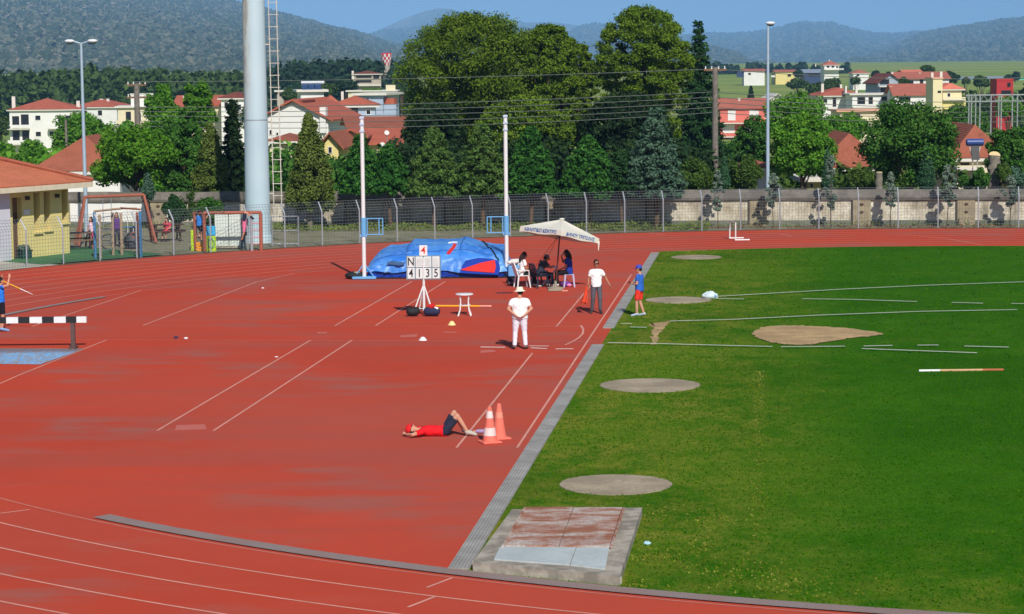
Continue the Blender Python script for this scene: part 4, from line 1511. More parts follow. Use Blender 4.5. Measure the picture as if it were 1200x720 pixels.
# ------------------------------------------------------------------ perimeter fence
s0, s1 = ang(-60, 322), math.pi + 46 / R_OUT
RF = R_OUT + .35
fence = thing('wire_fence', 'long grey wire mesh fence with outward bent posts behind the track', 'fence', oval(RF, math.pi / 2 + .6))
FO = fence.location
M_WIRE = mat('fence_wire', S(120, 128, 134), .5, .1, metal=.3)
def outward(s):
    return (U if s > math.pi else (-U * math.cos(s) - V * math.sin(s)))
Ls = (s1 - s0) * RF
npost = int(Ls / 1.87)
HP, ARM = 1.52, .42
ss = [s0 + (s1 - s0) * i / npost for i in range(npost + 1)]
post_m = None
for i, s in enumerate(ss):
    if i % 1 == 0:
        p = oval(RF, s) - FO
        o = outward(s)
        a = math.atan2(o.y, o.x)
        if post_m is None:
            post_m = MB().tube([(0, 0, -.05), (0, 0, HP), (ARM * .75, 0, HP + ARM)], .032, 7).build('fence_post', STEEL, fence)
            q = post_m
        else:
            q = post_m.copy()
            COL.objects.link(q)
            q.parent = fence
        q.location = p
        q.rotation_euler = (0, 0, a)
mb = MB()
def wire(pts, r=.007):
    mb.tube(pts, r, 3, cap=False)
wz = [.06 + .145 * i for i in range(11)]
for z in wz:
    wire([oval(RF, s) - FO + Vector((0, 0, z)) for s in np.linspace(s0, s1, npost * 2)], .006)
for f in (.18, .46, .74, 1.0):
    wire([oval(RF, s) - FO + outward(s) * (ARM * .75 * f) + Vector((0, 0, HP + ARM * f)) for s in np.linspace(s0, s1, npost * 2)], .007)
nv = int(Ls / .145)
for i in range(nv):
    s = s0 + (s1 - s0) * i / nv
    p = oval(RF, s) - FO
    o = outward(s)
    wire([p + Vector((0, 0, .03)), p + Vector((0, 0, HP)), p + o * (ARM * .75) + Vector((0, 0, HP + ARM))], .0055)
mb.build('wire_mesh', M_WIRE, fence)

# ------------------------------------------------------------------ old concrete wall with a rough coping
WO = R_IN + 48 - 34.53 - .0
def wallpt(v, off=0.0):
    return CEN + U * (48.0 + off) + V * v
wall = thing('perimeter_wall', 'long weathered concrete wall with dark rough coping behind the fence', 'wall', wallpt(0))
def wall_mat():
    t = NT('weathered_wall')
    a = t.noise(.9, 6, .7)
    b = t.noise(1, 5, .7, t.coord((1.2, 1.2, .35)))
    f = t.noise(9, 5, .75)
    k = t.mix(t.ramp(a, .35, .62), S(172, 160, 136), S(228, 220, 200))
    k = t.mix(t.ramp(b, .52, .68, 0, .8), k, S(128, 118, 100))
    k = t.mix(t.ramp(f, .5, .72, 0, .55), k, S(92, 86, 72))
    t.col(k)
    t.set(.95, 0, .1)
    t.bump(f, .5, .03)
    return t.m
M_WALL = wall_mat()
WWALL = mat('white_render', S(232, 230, 224), .85, .08, .8)
M_COPE = concrete_mat('dark_coping', S(128, 122, 112), .35, 1.6, .6)
M_PLINTH = concrete_mat('grey_plinth', S(128, 130, 116), .3, 2, .5)
v0, v1 = -52, 50
HW = 1.72
ln = V * 1
def wb(a, b, o0, o1, z0, z1):
    q = [wallpt(a, o0), wallpt(b, o0), wallpt(b, o1), wallpt(a, o1)]
    return [(p.x, p.y) for p in q], z0, z1
local(MB().prism(*wb(v0, v1, 0, .3, -.35, 1.22)), 'wall_panel', M_WALL, wall)
local(MB().prism(*wb(v0, v1, -.05, -.003, -.35, .22)), 'plinth', M_PLINTH, wall)
mb = MB()
nseg = 204
rr = random.Random(5)
row = []
for i in range(nseg + 1):
    v = v0 + (v1 - v0) * i / nseg
    w1, w2 = rr.uniform(-.025, .025), rr.uniform(-.03, .03)
    for o, z in ((-.13 + w1, 1.223), (-.16 + w1, 1.34), (-.06, 1.5 + w2), (.05, HW + w2), (.34, HW + w2 * .5), (.36, 1.223)):
        p = wallpt(v, o)
        row.append((p.x, p.y, z))
fs = [(i * 6 + k, (i + 1) * 6 + k, (i + 1) * 6 + (k + 1) % 6, i * 6 + (k + 1) % 6) for i in range(nseg) for k in range(6)]
mb.add(row, fs)
local(mb, 'coping', M_COPE, wall)
M_PIL = concrete_mat('stained_pillar', S(170, 156, 128), .25, 2, .7)
x = v0 + 1.5
while x < v1:
    local(MB().prism(*wb(x, x + .85, -.09, -.002, -.3, 1.219)), 'pillar', M_PIL, wall)
    local(MB().prism(*wb(x - .09, x - .003, -.06, -.004, -.3, 1.215)), 'dark_joint', mat('dark_joint', S(72, 68, 60), .9), wall)
    for z in (.62, 1.0):
        p = wallpt(x + .42, -.1)
        local(MB().ell((p.x, p.y, z), (.1, .03, .07)), 'rust_stain', mat('rust_hole', S(84, 66, 50), .9), wall)
    x += 5.05
q0 = [wallpt(v, -.004) for v in (-45.2, -39.4)]
mb = MB().prism([(q0[0].x, q0[0].y), (q0[1].x, q0[1].y), (q0[1] - U * .03).to_tuple()[:2], (q0[0] - U * .03).to_tuple()[:2]], -.3, 1.2)
local(mb, 'whitewashed_panel', WWALL, wall)
# weedy verge between fence and wall
M_WEED = leafmat('weeds', S(104, 124, 60), S(150, 146, 84))

# ------------------------------------------------------------------ foliage builders (numpy)
def leaf_mesh(name, m, parent, P, Nn, size, flat=.8, rng=RNG, aspect=1.6):
    """many leaf-sized quads at points P facing roughly Nn"""
    n = len(P)
    nr = Nn + rng.normal(0, flat, (n, 3))
    nr /= np.linalg.norm(nr, axis=1)[:, None] + 1e-9
    ref = rng.normal(0, 1, (n, 3))
    a = np.cross(nr, ref)
    a /= np.linalg.norm(a, axis=1)[:, None] + 1e-9
    b = np.cross(nr, a)
    sz = size * rng.uniform(.6, 1.35, n)[:, None]
    A, B = a * sz * .5 * aspect, b * sz * .5
    fold = nr * sz * .12
    vs = np.empty((n, 4, 3))
    vs[:, 0], vs[:, 1], vs[:, 2], vs[:, 3] = P - A, P - B + fold, P + A, P + B + fold
    me = bpy.data.meshes.new(name)
    me.vertices.add(n * 4)
    me.loops.add(n * 4)
    me.polygons.add(n)
    me.vertices.foreach_set('co', vs.reshape(-1).astype(np.float32))
    me.loops.foreach_set('vertex_index', np.arange(n * 4, dtype=np.int32))
    me.polygons.foreach_set('loop_start', np.arange(0, n * 4, 4, dtype=np.int32))
    me.polygons.foreach_set('loop_total', np.full(n, 4, dtype=np.int32))
    me.materials.append(m)
    me.update(calc_edges=True)
    o = bpy.data.objects.new(name, me)
    COL.objects.link(o)
    o.parent = parent
    return o


def in_clumps(C, Rd, n, rng, lo=.55):
    """n points in the outer part of ellipsoid clumps"""
    C, Rd = np.asarray(C, float), np.asarray(Rd, float)
    wt_ = (Rd[:, 0] * Rd[:, 1] + Rd[:, 0] * Rd[:, 2])
    idx = rng.choice(len(C), n, p=wt_ / wt_.sum())
    d = rng.normal(0, 1, (n, 3))
    d /= np.linalg.norm(d, axis=1)[:, None]
    r = lo + (1 - lo) * rng.uniform(0, 1, n) ** .6
    return C[idx] + d * Rd[idx] * r[:, None], d / Rd[idx] * Rd[idx].mean(axis=1)[:, None]


def crown_points(kind_, h0, h1, hw, n, rng, deep=None):
    """clump centres and radii for a crown from height h0 to h1 and half width hw"""
    H = h1 - h0
    C, Rd = [], []
    if kind_ == 'broad':
        for i in range(120):
            d = rng.normal(0, 1, 3)
            d /= np.linalg.norm(d)
            if d[2] < -.75:
                d[2] *= -.4
            f = rng.uniform(.45, .9)
            c = np.array([d[0] * hw * f, d[1] * hw * f, h0 + H * .46 + d[2] * H * .5 * f])
            r = hw * rng.uniform(.13, .3)
            C.append(c)
            Rd.append((r, r, r * .75))
    elif kind_ == 'pine':
        for i in range(520):
            a = rng.uniform(0, 2 * math.pi)
            t = rng.uniform(0, 1) ** .8
            z = h0 + H * t
            prof = hw * (.6 + .4 * t / .62) if t < .62 else hw * math.sqrt(max(.015, 1 - ((t - .62) / .39) ** 2))
            rad = prof * math.sqrt(rng.uniform(.1, 1)) * .93
            r = hw * rng.uniform(.06, .15)
            C.append((rad * math.cos(a), rad * math.sin(a), z - r * .3))
            Rd.append((r, r, r * .62))
    elif kind_ in ('fir', 'cedar'):
        lev = 25 if kind_ == 'fir' else 15
        for j in range(lev):
            t = j / lev
            z = h0 + H * (t ** (.95))
            rad = hw * (1 - t) ** (.8 if kind_ == 'fir' else .72) + .12
            nb_ = max(4, int(9 * (1 - t * .55)))
            for q in range(nb_):
                a = 2 * math.pi * (q + rng.uniform(-.3, .3)) / nb_ + j * .7
                rr_ = rad * rng.uniform(.75, 1.12)
                for f in (.35, .65, .9):
                    drop = (-.32 * f * rr_ * (1 if kind_ == 'cedar' else .45)) + rng.uniform(-.1, .1)
                    sz = (.12 + .18 * (1 - f)) * rr_ + .08
                    C.append((f * rr_ * math.cos(a), f * rr_ * math.sin(a), z + drop))
                    Rd.append((sz * 1.1, sz * 1.1, sz * .5))
    elif kind_ == 'arbor':
        for i in range(170):
            t = rng.uniform(0, 1) ** 1.1
            a = rng.uniform(0, 2 * math.pi)
            prof = hw * (1 - t) ** .75 * (1 if t > .12 else .75 + 2 * t)
            rad = prof * rng.uniform(.4, .85)
            r = max(.14, hw * rng.uniform(.12, .24) * (1 - t * .55))
            C.append((rad * math.cos(a), rad * math.sin(a), h0 + H * t * .95))
            Rd.append((r, r, r * 1.25))
    elif kind_ == 'column':
        for i in range(40):
            t = i / 40
            prof = hw * min(1, (1 - t) ** .55 * 1.15) * (1 if t > .1 else .8)
            C.append((rng.uniform(-.1, .1) * hw, rng.uniform(-.1, .1) * hw, h0 + H * t * .97))
            Rd.append((prof, prof, H / 22))
    elif kind_ == 'bush':
        for i in range(26):
            d = rng.normal(0, 1, 3)
            d /= np.linalg.norm(d)
            f = rng.uniform(.4, .8)
            r = hw * rng.uniform(.22, .42)
            C.append((d[0] * hw * f, d[1] * hw * f, h0 + H * .45 + d[2] * H * .42 * f))
            Rd.append((r, r, min(r, H * .3)))
    elif kind_ == 'sapling':
        for i in range(40):
            t = rng.uniform(0, 1)
            a = rng.uniform(0, 2 * math.pi)
            prof = hw * (math.sin(math.pi * (t * .85 + .12)))
            rad = prof * rng.uniform(.25, .8)
            C.append((rad * math.cos(a), rad * math.sin(a), h0 + H * t))
            Rd.append((hw * .22, hw * .22, hw * .2))
    return C, Rd


BARK = concrete_mat('bark', S(112, 92, 74), .35, 4, .3)
BARK_G = concrete_mat('pale_bark', S(142, 134, 120), .3, 4, .3)
tree_seed = [100]
LEAVES = {
    'maple': leafmat('maple_leaves', S(78, 124, 34), S(122, 162, 56)),
    'bright': leafmat('bright_leaves', S(84, 132, 40), S(124, 168, 60)),
    'chestnut': leafmat('chestnut_leaves', S(62, 104, 40), S(104, 142, 62)),
    'olive': leafmat('olive_conifer', S(86, 104, 46), S(122, 132, 66), .12),
    'pine': leafmat('pine_needles', S(80, 104, 30), S(118, 136, 44), .12),
    'pine2': leafmat('pine_needles_light', S(84, 110, 32), S(122, 142, 46), .12),
    'fir': leafmat('fir_needles', S(42, 72, 40), S(66, 98, 52), .08),
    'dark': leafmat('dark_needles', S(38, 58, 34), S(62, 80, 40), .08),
    'blue': leafmat('blue_needles', S(70, 98, 78), S(100, 128, 104), .1),
    'deodar': leafmat('deodar_needles', S(72, 100, 48), S(108, 134, 66), .1),
    'deodar_g': leafmat('deodar_green', S(50, 94, 38), S(78, 124, 52), .1),
    'cypress': leafmat('cypress_scale', S(58, 92, 62), S(80, 114, 76), .06),
    'silver': leafmat('silver_leaves', S(104, 124, 108), S(142, 158, 136), .15),
    'bush': leafmat('bush_leaves', S(70, 96, 40), S(106, 126, 58)),
    'far': leafmat('far_leaves', S(62, 84, 44), S(86, 104, 54), .1),
    'fardark': leafmat('far_dark_needles', S(40, 62, 44), S(58, 80, 50), .08),
}


def wall_d(cx):
    d = ray(cx, 250)
    k_ = d.x / d.y
    a = wallpt(0)
    v = (a.y * k_ - a.x) / (V.x - V.y * k_)
    return a.y + V.y * v


def tree(name, label, cx, topy, hwpx, D, kind_, leaf, n=7000, h0=None, size=.22, group=None, cat='tree', boty=None, trunk_r=None, bark=None, lean=0):
    seed = tree_seed[0]
    size, n = size * .58, int(n * 2.5)
    tree_seed[0] += 1
    rng = np.random.default_rng(seed)
    t_ = px(cx, topy, D)
    zb = terrain(t_.x, D)
    base = Vector((t_.x, D, zb))
    Ht = t_.z - zb
    hw = hwpx * D / F_PX
    if boty is not None:
        h0 = px(cx, boty, D).z - zb
    h0 = Ht * .2 if h0 is None else h0
    t = thing(name, label, cat, base, 0, group)
    C, Rd = crown_points(kind_, h0, Ht, hw, n, rng)
    P, Nn = in_clumps(C, Rd, n, rng, .3)
    P += rng.normal(0, 1, P.shape) * hw * .025
    zm = np.quantile(P[:, 2], .9995)
    P[:, 2] = h0 + (P[:, 2] - h0) * (Ht - h0) / (zm - h0)
    flat = {'fir': 1.2, 'cedar': 1.1, 'column': .5, 'arbor': .9}.get(kind_, .8)
    Nn = Nn + np.array([0, 0, .35])
    leaf_mesh('crown', LEAVES[leaf], t, P, Nn, size, flat, rng, 2.2 if kind_ in ('fir', 'cedar', 'pine') else 1.5)
    tr = trunk_r or max(.05, Ht * .02)
    mb = MB()
    top = {'fir': .97, 'cedar': .95, 'arbor': .9, 'column': .9}.get(kind_, .62)
    mid = [(lean * f + .12 * hw * math.sin(f * 5 + seed) * .4, .06 * hw * math.cos(f * 4), -.2 + Ht * top * f) for f in (0, .25, .5, .75, 1)]
    mb.tube(mid, [tr * 1.25, tr, tr * .8, tr * .55, tr * .3], 9)
    if kind_ in ('broad', 'pine', 'sapling', 'bush', 'arbor'):
        for q in rng.choice(len(C), min(len(C), 12 if kind_ != 'sapling' else 6), replace=False):
            c = Vector(C[q])
            f = rng.uniform(.35, .8)
            b0 = Vector((lean * f, 0, min(c.z * .85, Ht * top * f)))
            mb.tube([b0, b0.lerp(c, .5) + Vector((0, 0, .04 * Ht)), c], [tr * .42, tr * .28, tr * .12], 5)
    mb.build('trunk', bark or BARK, t, True)
    return t


T = tree
# big pines
T('pine_tree', 'huge round topped pine behind the pole vault uprights, left of the two giant pines', 562, 15, 104, 152, 'pine', 'pine', 46000, boty=196, size=.15, trunk_r=.4)
T('pine_tree', 'right lobe pine, lower companion of the huge pine above the parasol', 644, 29, 42, 150, 'pine', 'pine2', 20000, boty=180, size=.15, trunk_r=.3)
T('pine_tree', 'small dark pine in the gap between the two giant pines', 678, 52, 26, 160, 'pine', 'pine', 7000, boty=170, size=.2)
T('pine_tree', 'huge rounded pine right of centre, beside the pointed fir', 754, 8, 60, 150, 'pine', 'pine2', 44000, boty=190, size=.14, trunk_r=.4)
T('fir_tree', 'tall pointed dark fir rising beside the wooden utility pole', 818, 27, 36, 156, 'fir', 'fir', 16000, boty=215, size=.2)
T('pine_tree', 'pale green pine low in front of the giant pines, behind the middle lamp wires', 615, 112, 60, 146, 'pine', 'pine2', 12000, boty=215, size=.2)
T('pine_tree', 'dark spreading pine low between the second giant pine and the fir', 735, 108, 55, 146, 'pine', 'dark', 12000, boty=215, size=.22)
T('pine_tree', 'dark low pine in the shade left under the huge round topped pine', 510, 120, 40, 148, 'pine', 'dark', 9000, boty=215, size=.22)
# conifers between wall and fence
rowg = 'conifers planted along the perimeter wall'
T('deodar_tree', 'dark young cedar beside the left vault upright, red roofs behind it', 422, 158, 22, wall_d(422) - 2.4, 'cedar', 'deodar_g', 8000, boty=216, size=.16, group=rowg)
T('deodar_tree', 'dark green cedar low between the left upright and the olive cedar', 456, 170, 26, wall_d(456) - 2.4, 'cedar', 'deodar_g', 8000, boty=216, size=.16, group=rowg)
T('deodar_tree', 'olive green drooping cedar in the middle between the two vault uprights', 508, 150, 31, wall_d(508) - 2.4, 'cedar', 'deodar', 11000, boty=216, size=.16, group=rowg)
T('deodar_tree', 'olive cedar directly left of the right vault upright', 566, 146, 31, wall_d(566) - 2.4, 'cedar', 'deodar', 11000, boty=216, size=.16, group=rowg)
T('deodar_tree', 'mid green cedar directly above the parasol top', 622, 150, 29, wall_d(622) - 2.4, 'cedar', 'deodar_g', 10000, boty=216, size=.16, group=rowg)
T('deodar_tree', 'bright green spreading cedar right of the parasol', 690, 160, 36, wall_d(690) - 2.4, 'cedar', 'deodar_g', 11000, boty=216, size=.16, group=rowg)
T('blue_cedar', 'wide blue green cedar with pale drooping branches left of the wooden pole', 768, 128, 34, wall_d(768) - 2.4, 'cedar', 'blue', 14000, boty=216, size=.16, group=rowg)
T('deodar_tree', 'small dark cedar between the blue cedar and the bright one', 728, 176, 21, wall_d(728) - 2.4, 'cedar', 'fir', 5000, boty=216, size=.16, group=rowg)
# left side
T('maple_tree', 'round bright green maple over the playground wall at left', 158, 146, 52, 119, 'broad', 'maple', 13000, boty=230, size=.2)
T('conifer', 'olive conifer left of the light tower', 246, 146, 38, 119, 'arbor', 'olive', 11000, boty=262, size=.17)
T('conifer', 'narrow dark conifer tucked against the left side of the light tower', 272, 118, 20, 121, 'fir', 'dark', 8000, boty=262, size=.17)
T('broadleaf_tree', 'dense dark green tree between the maple and the olive conifer', 214, 128, 32, 124, 'broad', 'chestnut', 8000, boty=250, size=.2)
T('broadleaf_tree', 'tall bright green tree crown above the roofs beside the double wooden pole', 232, 95, 22, 170, 'broad', 'maple', 6000, boty=170, size=.24)
T('broadleaf_tree', 'green tree crown directly right of the double wooden pole', 190, 99, 26, 165, 'broad', 'bright', 6000, boty=170, size=.24)
T('broadleaf_tree', 'dark tree below the tall crowns, behind the maple', 200, 140, 30, 140, 'broad', 'chestnut', 6000, boty=220, size=.22)
T('cypress_tree', 'conical arborvitae tree right of the light tower ladder', 362, 134, 38, wall_d(362) - 2.6, 'arbor', 'olive', 13000, boty=240, size=.16, bark=BARK_G)
T('broadleaf_tree', 'bright green trees in front of the white apartment block, left of the lamp', 92, 132, 34, 210, 'broad', 'bright', 7000, boty=188, size=.28)
T('broadleaf_tree', 'small bright tree below the windows of the white apartment block', 36, 164, 20, 190, 'broad', 'bright', 3500, boty=200, size=.25)
T('broadleaf_tree', 'bright tree at the left picture edge over the clubhouse roof', 2, 166, 16, 185, 'broad', 'bright', 3000, boty=200, size=.25)
T('cypress_tree', 'small blue grey conifer in front of the maple', 173, 203, 9, 115.6, 'arbor', 'blue', 1800, boty=232, size=.11)
T('shrub', 'dark green bush at the wall left of the orange frame', 206, 228, 15, 113.6, 'bush', 'fir', 3000, boty=268, size=.13, cat='bush')
T('shrub', 'dark bush behind the orange frame and lime panel', 245, 232, 20, 115.6, 'bush', 'chestnut', 3200, boty=268, size=.14, cat='bush')
T('shrub', 'grey green bush at the foot of the olive conifer', 222, 222, 18, 117.6, 'bush', 'bush', 2600, boty=262, size=.14, cat='bush')
# right side
T('chestnut_tree', 'large round dark green chestnut at right between two tiled roofs', 1067, 117, 59, 119, 'broad', 'chestnut', 17000, boty=222, size=.19)
T('broadleaf_tree', 'round bright green tree right of the single lamp', 940, 133, 42, 119.5, 'broad', 'bright', 12000, boty=218, size=.19)
T('broadleaf_tree', 'taller tree crown behind the single lamp, in front of the red flats', 930, 108, 42, 165, 'broad', 'bright', 8000, boty=170, size=.24)
T('broadleaf_tree', 'green tree left of the single lamp below the red flats', 884, 136, 22, 150, 'broad', 'chestnut', 6000, boty=218, size=.2)
T('broadleaf_tree', 'green crown between the round bright tree and the chestnut', 990, 132, 28, 190, 'broad', 'bright', 5000, boty=170, size=.26)
T('broadleaf_tree', 'dense tree at the right picture edge behind the cut stump', 1190, 150, 34, 119, 'broad', 'chestnut', 9000, boty=222, size=.19)
T('broadleaf_tree', 'wide hedge like tree behind the tiled roof at right', 1125, 122, 34, 185, 'broad', 'chestnut', 5000, boty=172, size=.26)
T('shrub', 'green bushes at the foot of the wooden utility pole', 815, 186, 24, 118, 'bush', 'bush', 4500, boty=228, size=.15, cat='bush')
T('shrub', 'olive bush between the cypress and the single lamp', 872, 182, 22, 118, 'bush', 'bush', 4500, boty=226, size=.15, cat='bush')
T('cypress_tree', 'dark pointed cypress between wooden pole and single lamp', 849, 182, 7.5, 116.6, 'column', 'cypress', 3000, boty=224, size=.1, group='clipped cypresses behind the wall')
T('cypress_tree', 'slim cypress in front of the dark eave of the tiled house', 970, 173, 7.5, 116.6, 'column', 'cypress', 3000, boty=224, size=.1, group='clipped cypresses behind the wall')
T('cypress_tree', 'broad clipped cypress cone in front of the chestnut', 1086, 171, 11, 116.6, 'column', 'cypress', 4200, boty=223, size=.1, group='clipped cypresses behind the wall')
T('shrub', 'bush at the foot of the chestnut beside the pale stump', 1012, 196, 12, 118, 'bush', 'bush', 2200, boty=224, size=.14, cat='bush')
T('shrub', 'bush below the blue water tank', 1140, 205, 16, 117.6, 'bush', 'chestnut', 2200, boty=224, size=.14, cat='bush')
T('shrub', 'blue green shrub at the right picture edge above the wall', 1190, 196, 16, 116.8, 'bush', 'blue', 2400, boty=224, size=.13, cat='bush')
T('shrub', 'leafy bush hugging the left side of the thick cut stump', 1151, 196, 11, 116.6, 'bush', 'chestnut', 2200, boty=224, size=.13, cat='bush')
T('shrub', 'leafy bush covering the right foot of the thick cut stump', 1177, 190, 10, 116.6, 'bush', 'bush', 2200, boty=224, size=.13, cat='bush')
T('broadleaf_tree', 'tree filling the gap between the wooden pole and the salmon flats', 868, 158, 24, 175, 'broad', 'chestnut', 5000, boty=205, size=.22)
T('broadleaf_tree', 'pale green tree under the balconies of the salmon flats', 858, 168, 16, 200, 'broad', 'bright', 3500, boty=200, size=.24)
T('broadleaf_tree', 'tree filling the left picture edge beside the white apartment block', -2, 128, 12, 330, 'broad', 'far', 1500, boty=175, size=.4)
# saplings between fence and wall
for cx, ty, hw, by, lb in ((841, 200, 9, 246, 'silvery sapling before the wall right of the wooden pole'), (906, 203, 12, 242, 'silvery sapling before the wall below the single lamp'),
                           (974, 182, 11, 245, 'silvery sapling before the wall below the slim cypress'), (1044, 202, 10, 243, 'silvery sapling before the wall below the pale stump'),
                           (1111, 193, 12, 240, 'silvery sapling before the wall right of the clipped cypress cone'), (1184, 206, 13, 240, 'silvery sapling before the wall at the right end')):
    T('sapling', lb, cx, ty, hw, 112.6 - (cx - 840) * .0045, 'sapling', 'silver', 1500, boty=by, size=.12, group='saplings between fence and wall', trunk_r=.025, cat='sapling')
# their stakes are the thin posts already seen; verge plants along the wall foot
def verge(n, x0, x1, o0, o1, h, m, nm, size):
    v = RNG.uniform(x0, x1, n)
    o = RNG.uniform(o0, o1, n)
    P = np.array([list(wallpt(a, b)) for a, b in zip(v, o)])
    cl_ = .5 + .5 * np.sin(v * 1.7) * np.sin(v * .61 + 1)
    P[:, 2] = RNG.uniform(0, 1, n) ** 1.6 * h * (.35 + cl_)
    q = leaf_mesh(nm, m, None, P, np.tile(np.array([0, -.6, .5]), (n, 1)), size, .8)
    return kind(q, 'stuff')
verge(3500, -46, 44, -1.2, -.1, .2, M_WEED, 'verge_weeds', .06)
verge(9000, -36, -12, -3.6, -.6, .3, M_WEED, 'bank_weeds', .07)
verge(3000, -14, 44, -2.2, -1.5, .12, leafmat('dry_litter', S(120, 88, 60), S(170, 140, 110)), 'dry_litter', .06)

# cut stumps
def stump(cx, ty, by, wpx, D, label, tilt=0):
    p = px(cx, by, D)
    h = px(cx, ty, D).z - p.z
    r = wpx * D / F_PX / 2
    t = thing('tree_stump', label, 'stump', (p.x, p.y, p.z))
    MB().tube([(r * .16 * math.sin(q * 2.3), r * .1 * math.cos(q * 1.9), -.5 + (h + .5) * q / 8) for q in range(8)] + [(0, 0, h)], [r * (1.2 - .03 * q + .1 * math.sin(q * 2.7)) for q in range(9)], 14).build('trunk', BARK_G, t, True)
    o = MB().tube([(0, 0, 0), (0, 0, .04)], r * .93, 14).build('cut_face', mat('cut_wood', S(226, 200, 146), .8), t)
    o.location = (0, -r * .12, h - .02)
    o.rotation_euler = (R(tilt), 0, 0)
stump(1165, 182, 214, 14, 117.5, 'thick cut tree stump with a pale sawn top at the right edge', 38)
stump(1030, 202, 222, 8, 116.4, 'short pale grey stump in front of the chestnut tree', 0)

# ------------------------------------------------------------------ grass blades and straw on the lawn, scrub on the hills
M_BLADE = leafmat('grass_blade', S(48, 100, 4), S(76, 120, 14), .25)
M_STRAW = leafmat('straw_blade', S(112, 120, 38), S(146, 142, 72), .15)
def lawn_points(n, y0, y1, x1):
    P = []
    while len(P) < n:
        y = RNG.uniform(y0, y1, 4000)
        x = RNG.uniform(-6, 1, 4000)
        x = (x + 6) / 7 * (x1 + 6) - 6
        dx, dy = x - CEN.x, y - CEN.y
        v = dx * V.x + dy * V.y
        u = dx * U.x + dy * U.y
        r = np.hypot(np.minimum(v, 0), u)
        kv = (x - k0.x) * V.x + (y - k0.y) * V.y
        ok = (r < R_IN - .46) & (kv > .36)
        inpit = np.zeros(len(x), bool)
        qs = [G(598, 593), G(756, 592), G(728, 690), G(548, 664)]
        s_ = np.ones(len(x), bool)
        for i in range(4):
            a, b = qs[i], qs[(i + 1) % 4]
            s_ &= ((b.x - a.x) * (y - a.y) - (b.y - a.y) * (x - a.x)) < 0
        ok &= ~s_
        for (cx, cy, rad) in ((721.3, 568.8, 1.03), (761.5, 452.3, 1.21), (795, 352.2, 1.06), (816, 302, 1.0), (773, 383, .75), (769, 390, .55), (766, 398, .45)):
            c = G(cx, cy)
            ok &= np.hypot(x - c.x, y - c.y) > rad
        c = G(955, 393)
        ok &= ((x - c.x) / 2.2) ** 2 + ((y - c.y) / 2.2) ** 2 > 1
        P += list(zip(x[ok], y[ok]))
    return np.array(P[:n])
def blades(nm, m, xy, h, wd):
    n = len(xy)
    P = np.column_stack([xy, RNG.uniform(.012, h * .7, n)])
    Nn = RNG.normal(0, 1, (n, 3)) * np.array([1, 1, .15])
    Nn /= np.linalg.norm(Nn, axis=1)[:, None]
    return kind(leaf_mesh(nm, m, None, P, Nn + np.array([0, -.5, .5]), wd, .35, RNG, 1.7), 'stuff')
M_BLADE2 = leafmat('olive_grass_blade', S(70, 108, 10), S(104, 130, 28), .25)
for n_, y0_, y1_, x1_, h_, w_ in ((42000, 33, 62, 17, .03, .026), (16000, 62, 101, 26, .035, .04)):
    pts_ = lawn_points(n_, y0_, y1_, x1_)
    kv_ = (pts_[:, 0] - k0.x) * V.x + (pts_[:, 1] - k0.y) * V.y
    pr_ = np.clip((7 - kv_) / 6, .0, .9) * (.55 + .45 * np.sin(pts_[:, 0] * .9 + 1) * np.sin(pts_[:, 1] * .35 + pts_[:, 0] * .3))
    pick = RNG.uniform(0, 1, n_) < pr_ + .02
    blades('grass', M_BLADE2, pts_[pick], h_, w_)
    blades('grass', M_BLADE, pts_[~pick], h_, w_)
spots = [(842, 610, .5, .5, 260), (785, 655, .55, .7, 420), (757, 655, .3, .4, 160), (825, 640, .35, .9, 220), (685, 495, .3, .5, 150), (773, 600, .4, .5, 160), (870, 668, .9, .9, 380),
         (905, 680, 1.2, .8, 380), (805, 342, .8, 1.6, 300), (772, 366, .9, 1.6, 340), (744, 687, .4, .25, 200), (712, 480, .5, 1.2, 90), (815, 606, 1.1, 1, 160), (950, 690, 1.3, .8, 300), (770, 420, 1.0, 2, 130)]
xy = []
for cx, cy, sx, sy, n in spots:
    c = G(cx, cy)
    xy += [(c.x + RNG.normal(0, sx * .5), c.y + RNG.normal(0, sy * .5)) for _ in range(int(n * .42))]
a, b = G(889, 436), G(888, 640)
for i in range(800):
    f = RNG.uniform(0, 1) ** 1.2
    p = a.lerp(b, f)
    xy.append((p.x + RNG.normal(0, .1), p.y))
blades('straw', M_STRAW, np.array(xy), .025, .026)
def scrub(nm, idx, n, size, m, tmax=1.0):
    grid, nt = MTN[idx]
    jj, ii = grid.shape[:2]
    fj = RNG.uniform(0, nt * tmax - .01, n)
    fi = RNG.uniform(0, ii - 1.01, n)
    j, i = fj.astype(int), fi.astype(int)
    a, b = (fj - j)[:, None], (fi - i)[:, None]
    P = grid[j, i] * (1 - a) * (1 - b) + grid[j + 1, i] * a * (1 - b) + grid[j, i + 1] * (1 - a) * b + grid[j + 1, i + 1] * a * b
    P[:, 2] += size * .3
    Nn = np.tile(np.array([0, -.7, .7]), (n, 1))
    return kind(leaf_mesh(nm, m, None, P, Nn, size, .5, RNG, 1.3), 'stuff')
M_SCRUB = leafmat('hill_scrub', S(60, 72, 56), S(128, 124, 104), 0)
M_ROCK = leafmat('hill_rock', S(146, 140, 122), S(176, 168, 150), 0)
scrub('hill_scrub', 0, 46000, 7.2, M_SCRUB)
scrub('hill_scrub', 1, 9000, 8.0, M_SCRUB)
scrub('hill_scrub', 2, 16000, 14.0, M_SCRUB)
scrub('hill_scrub', 4, 22000, 16.0, M_SCRUB)
scrub('hill_scrub', 5, 26000, 12.0, M_SCRUB)
scrub('hill_scrub', 6, 7000, 8.0, M_SCRUB)
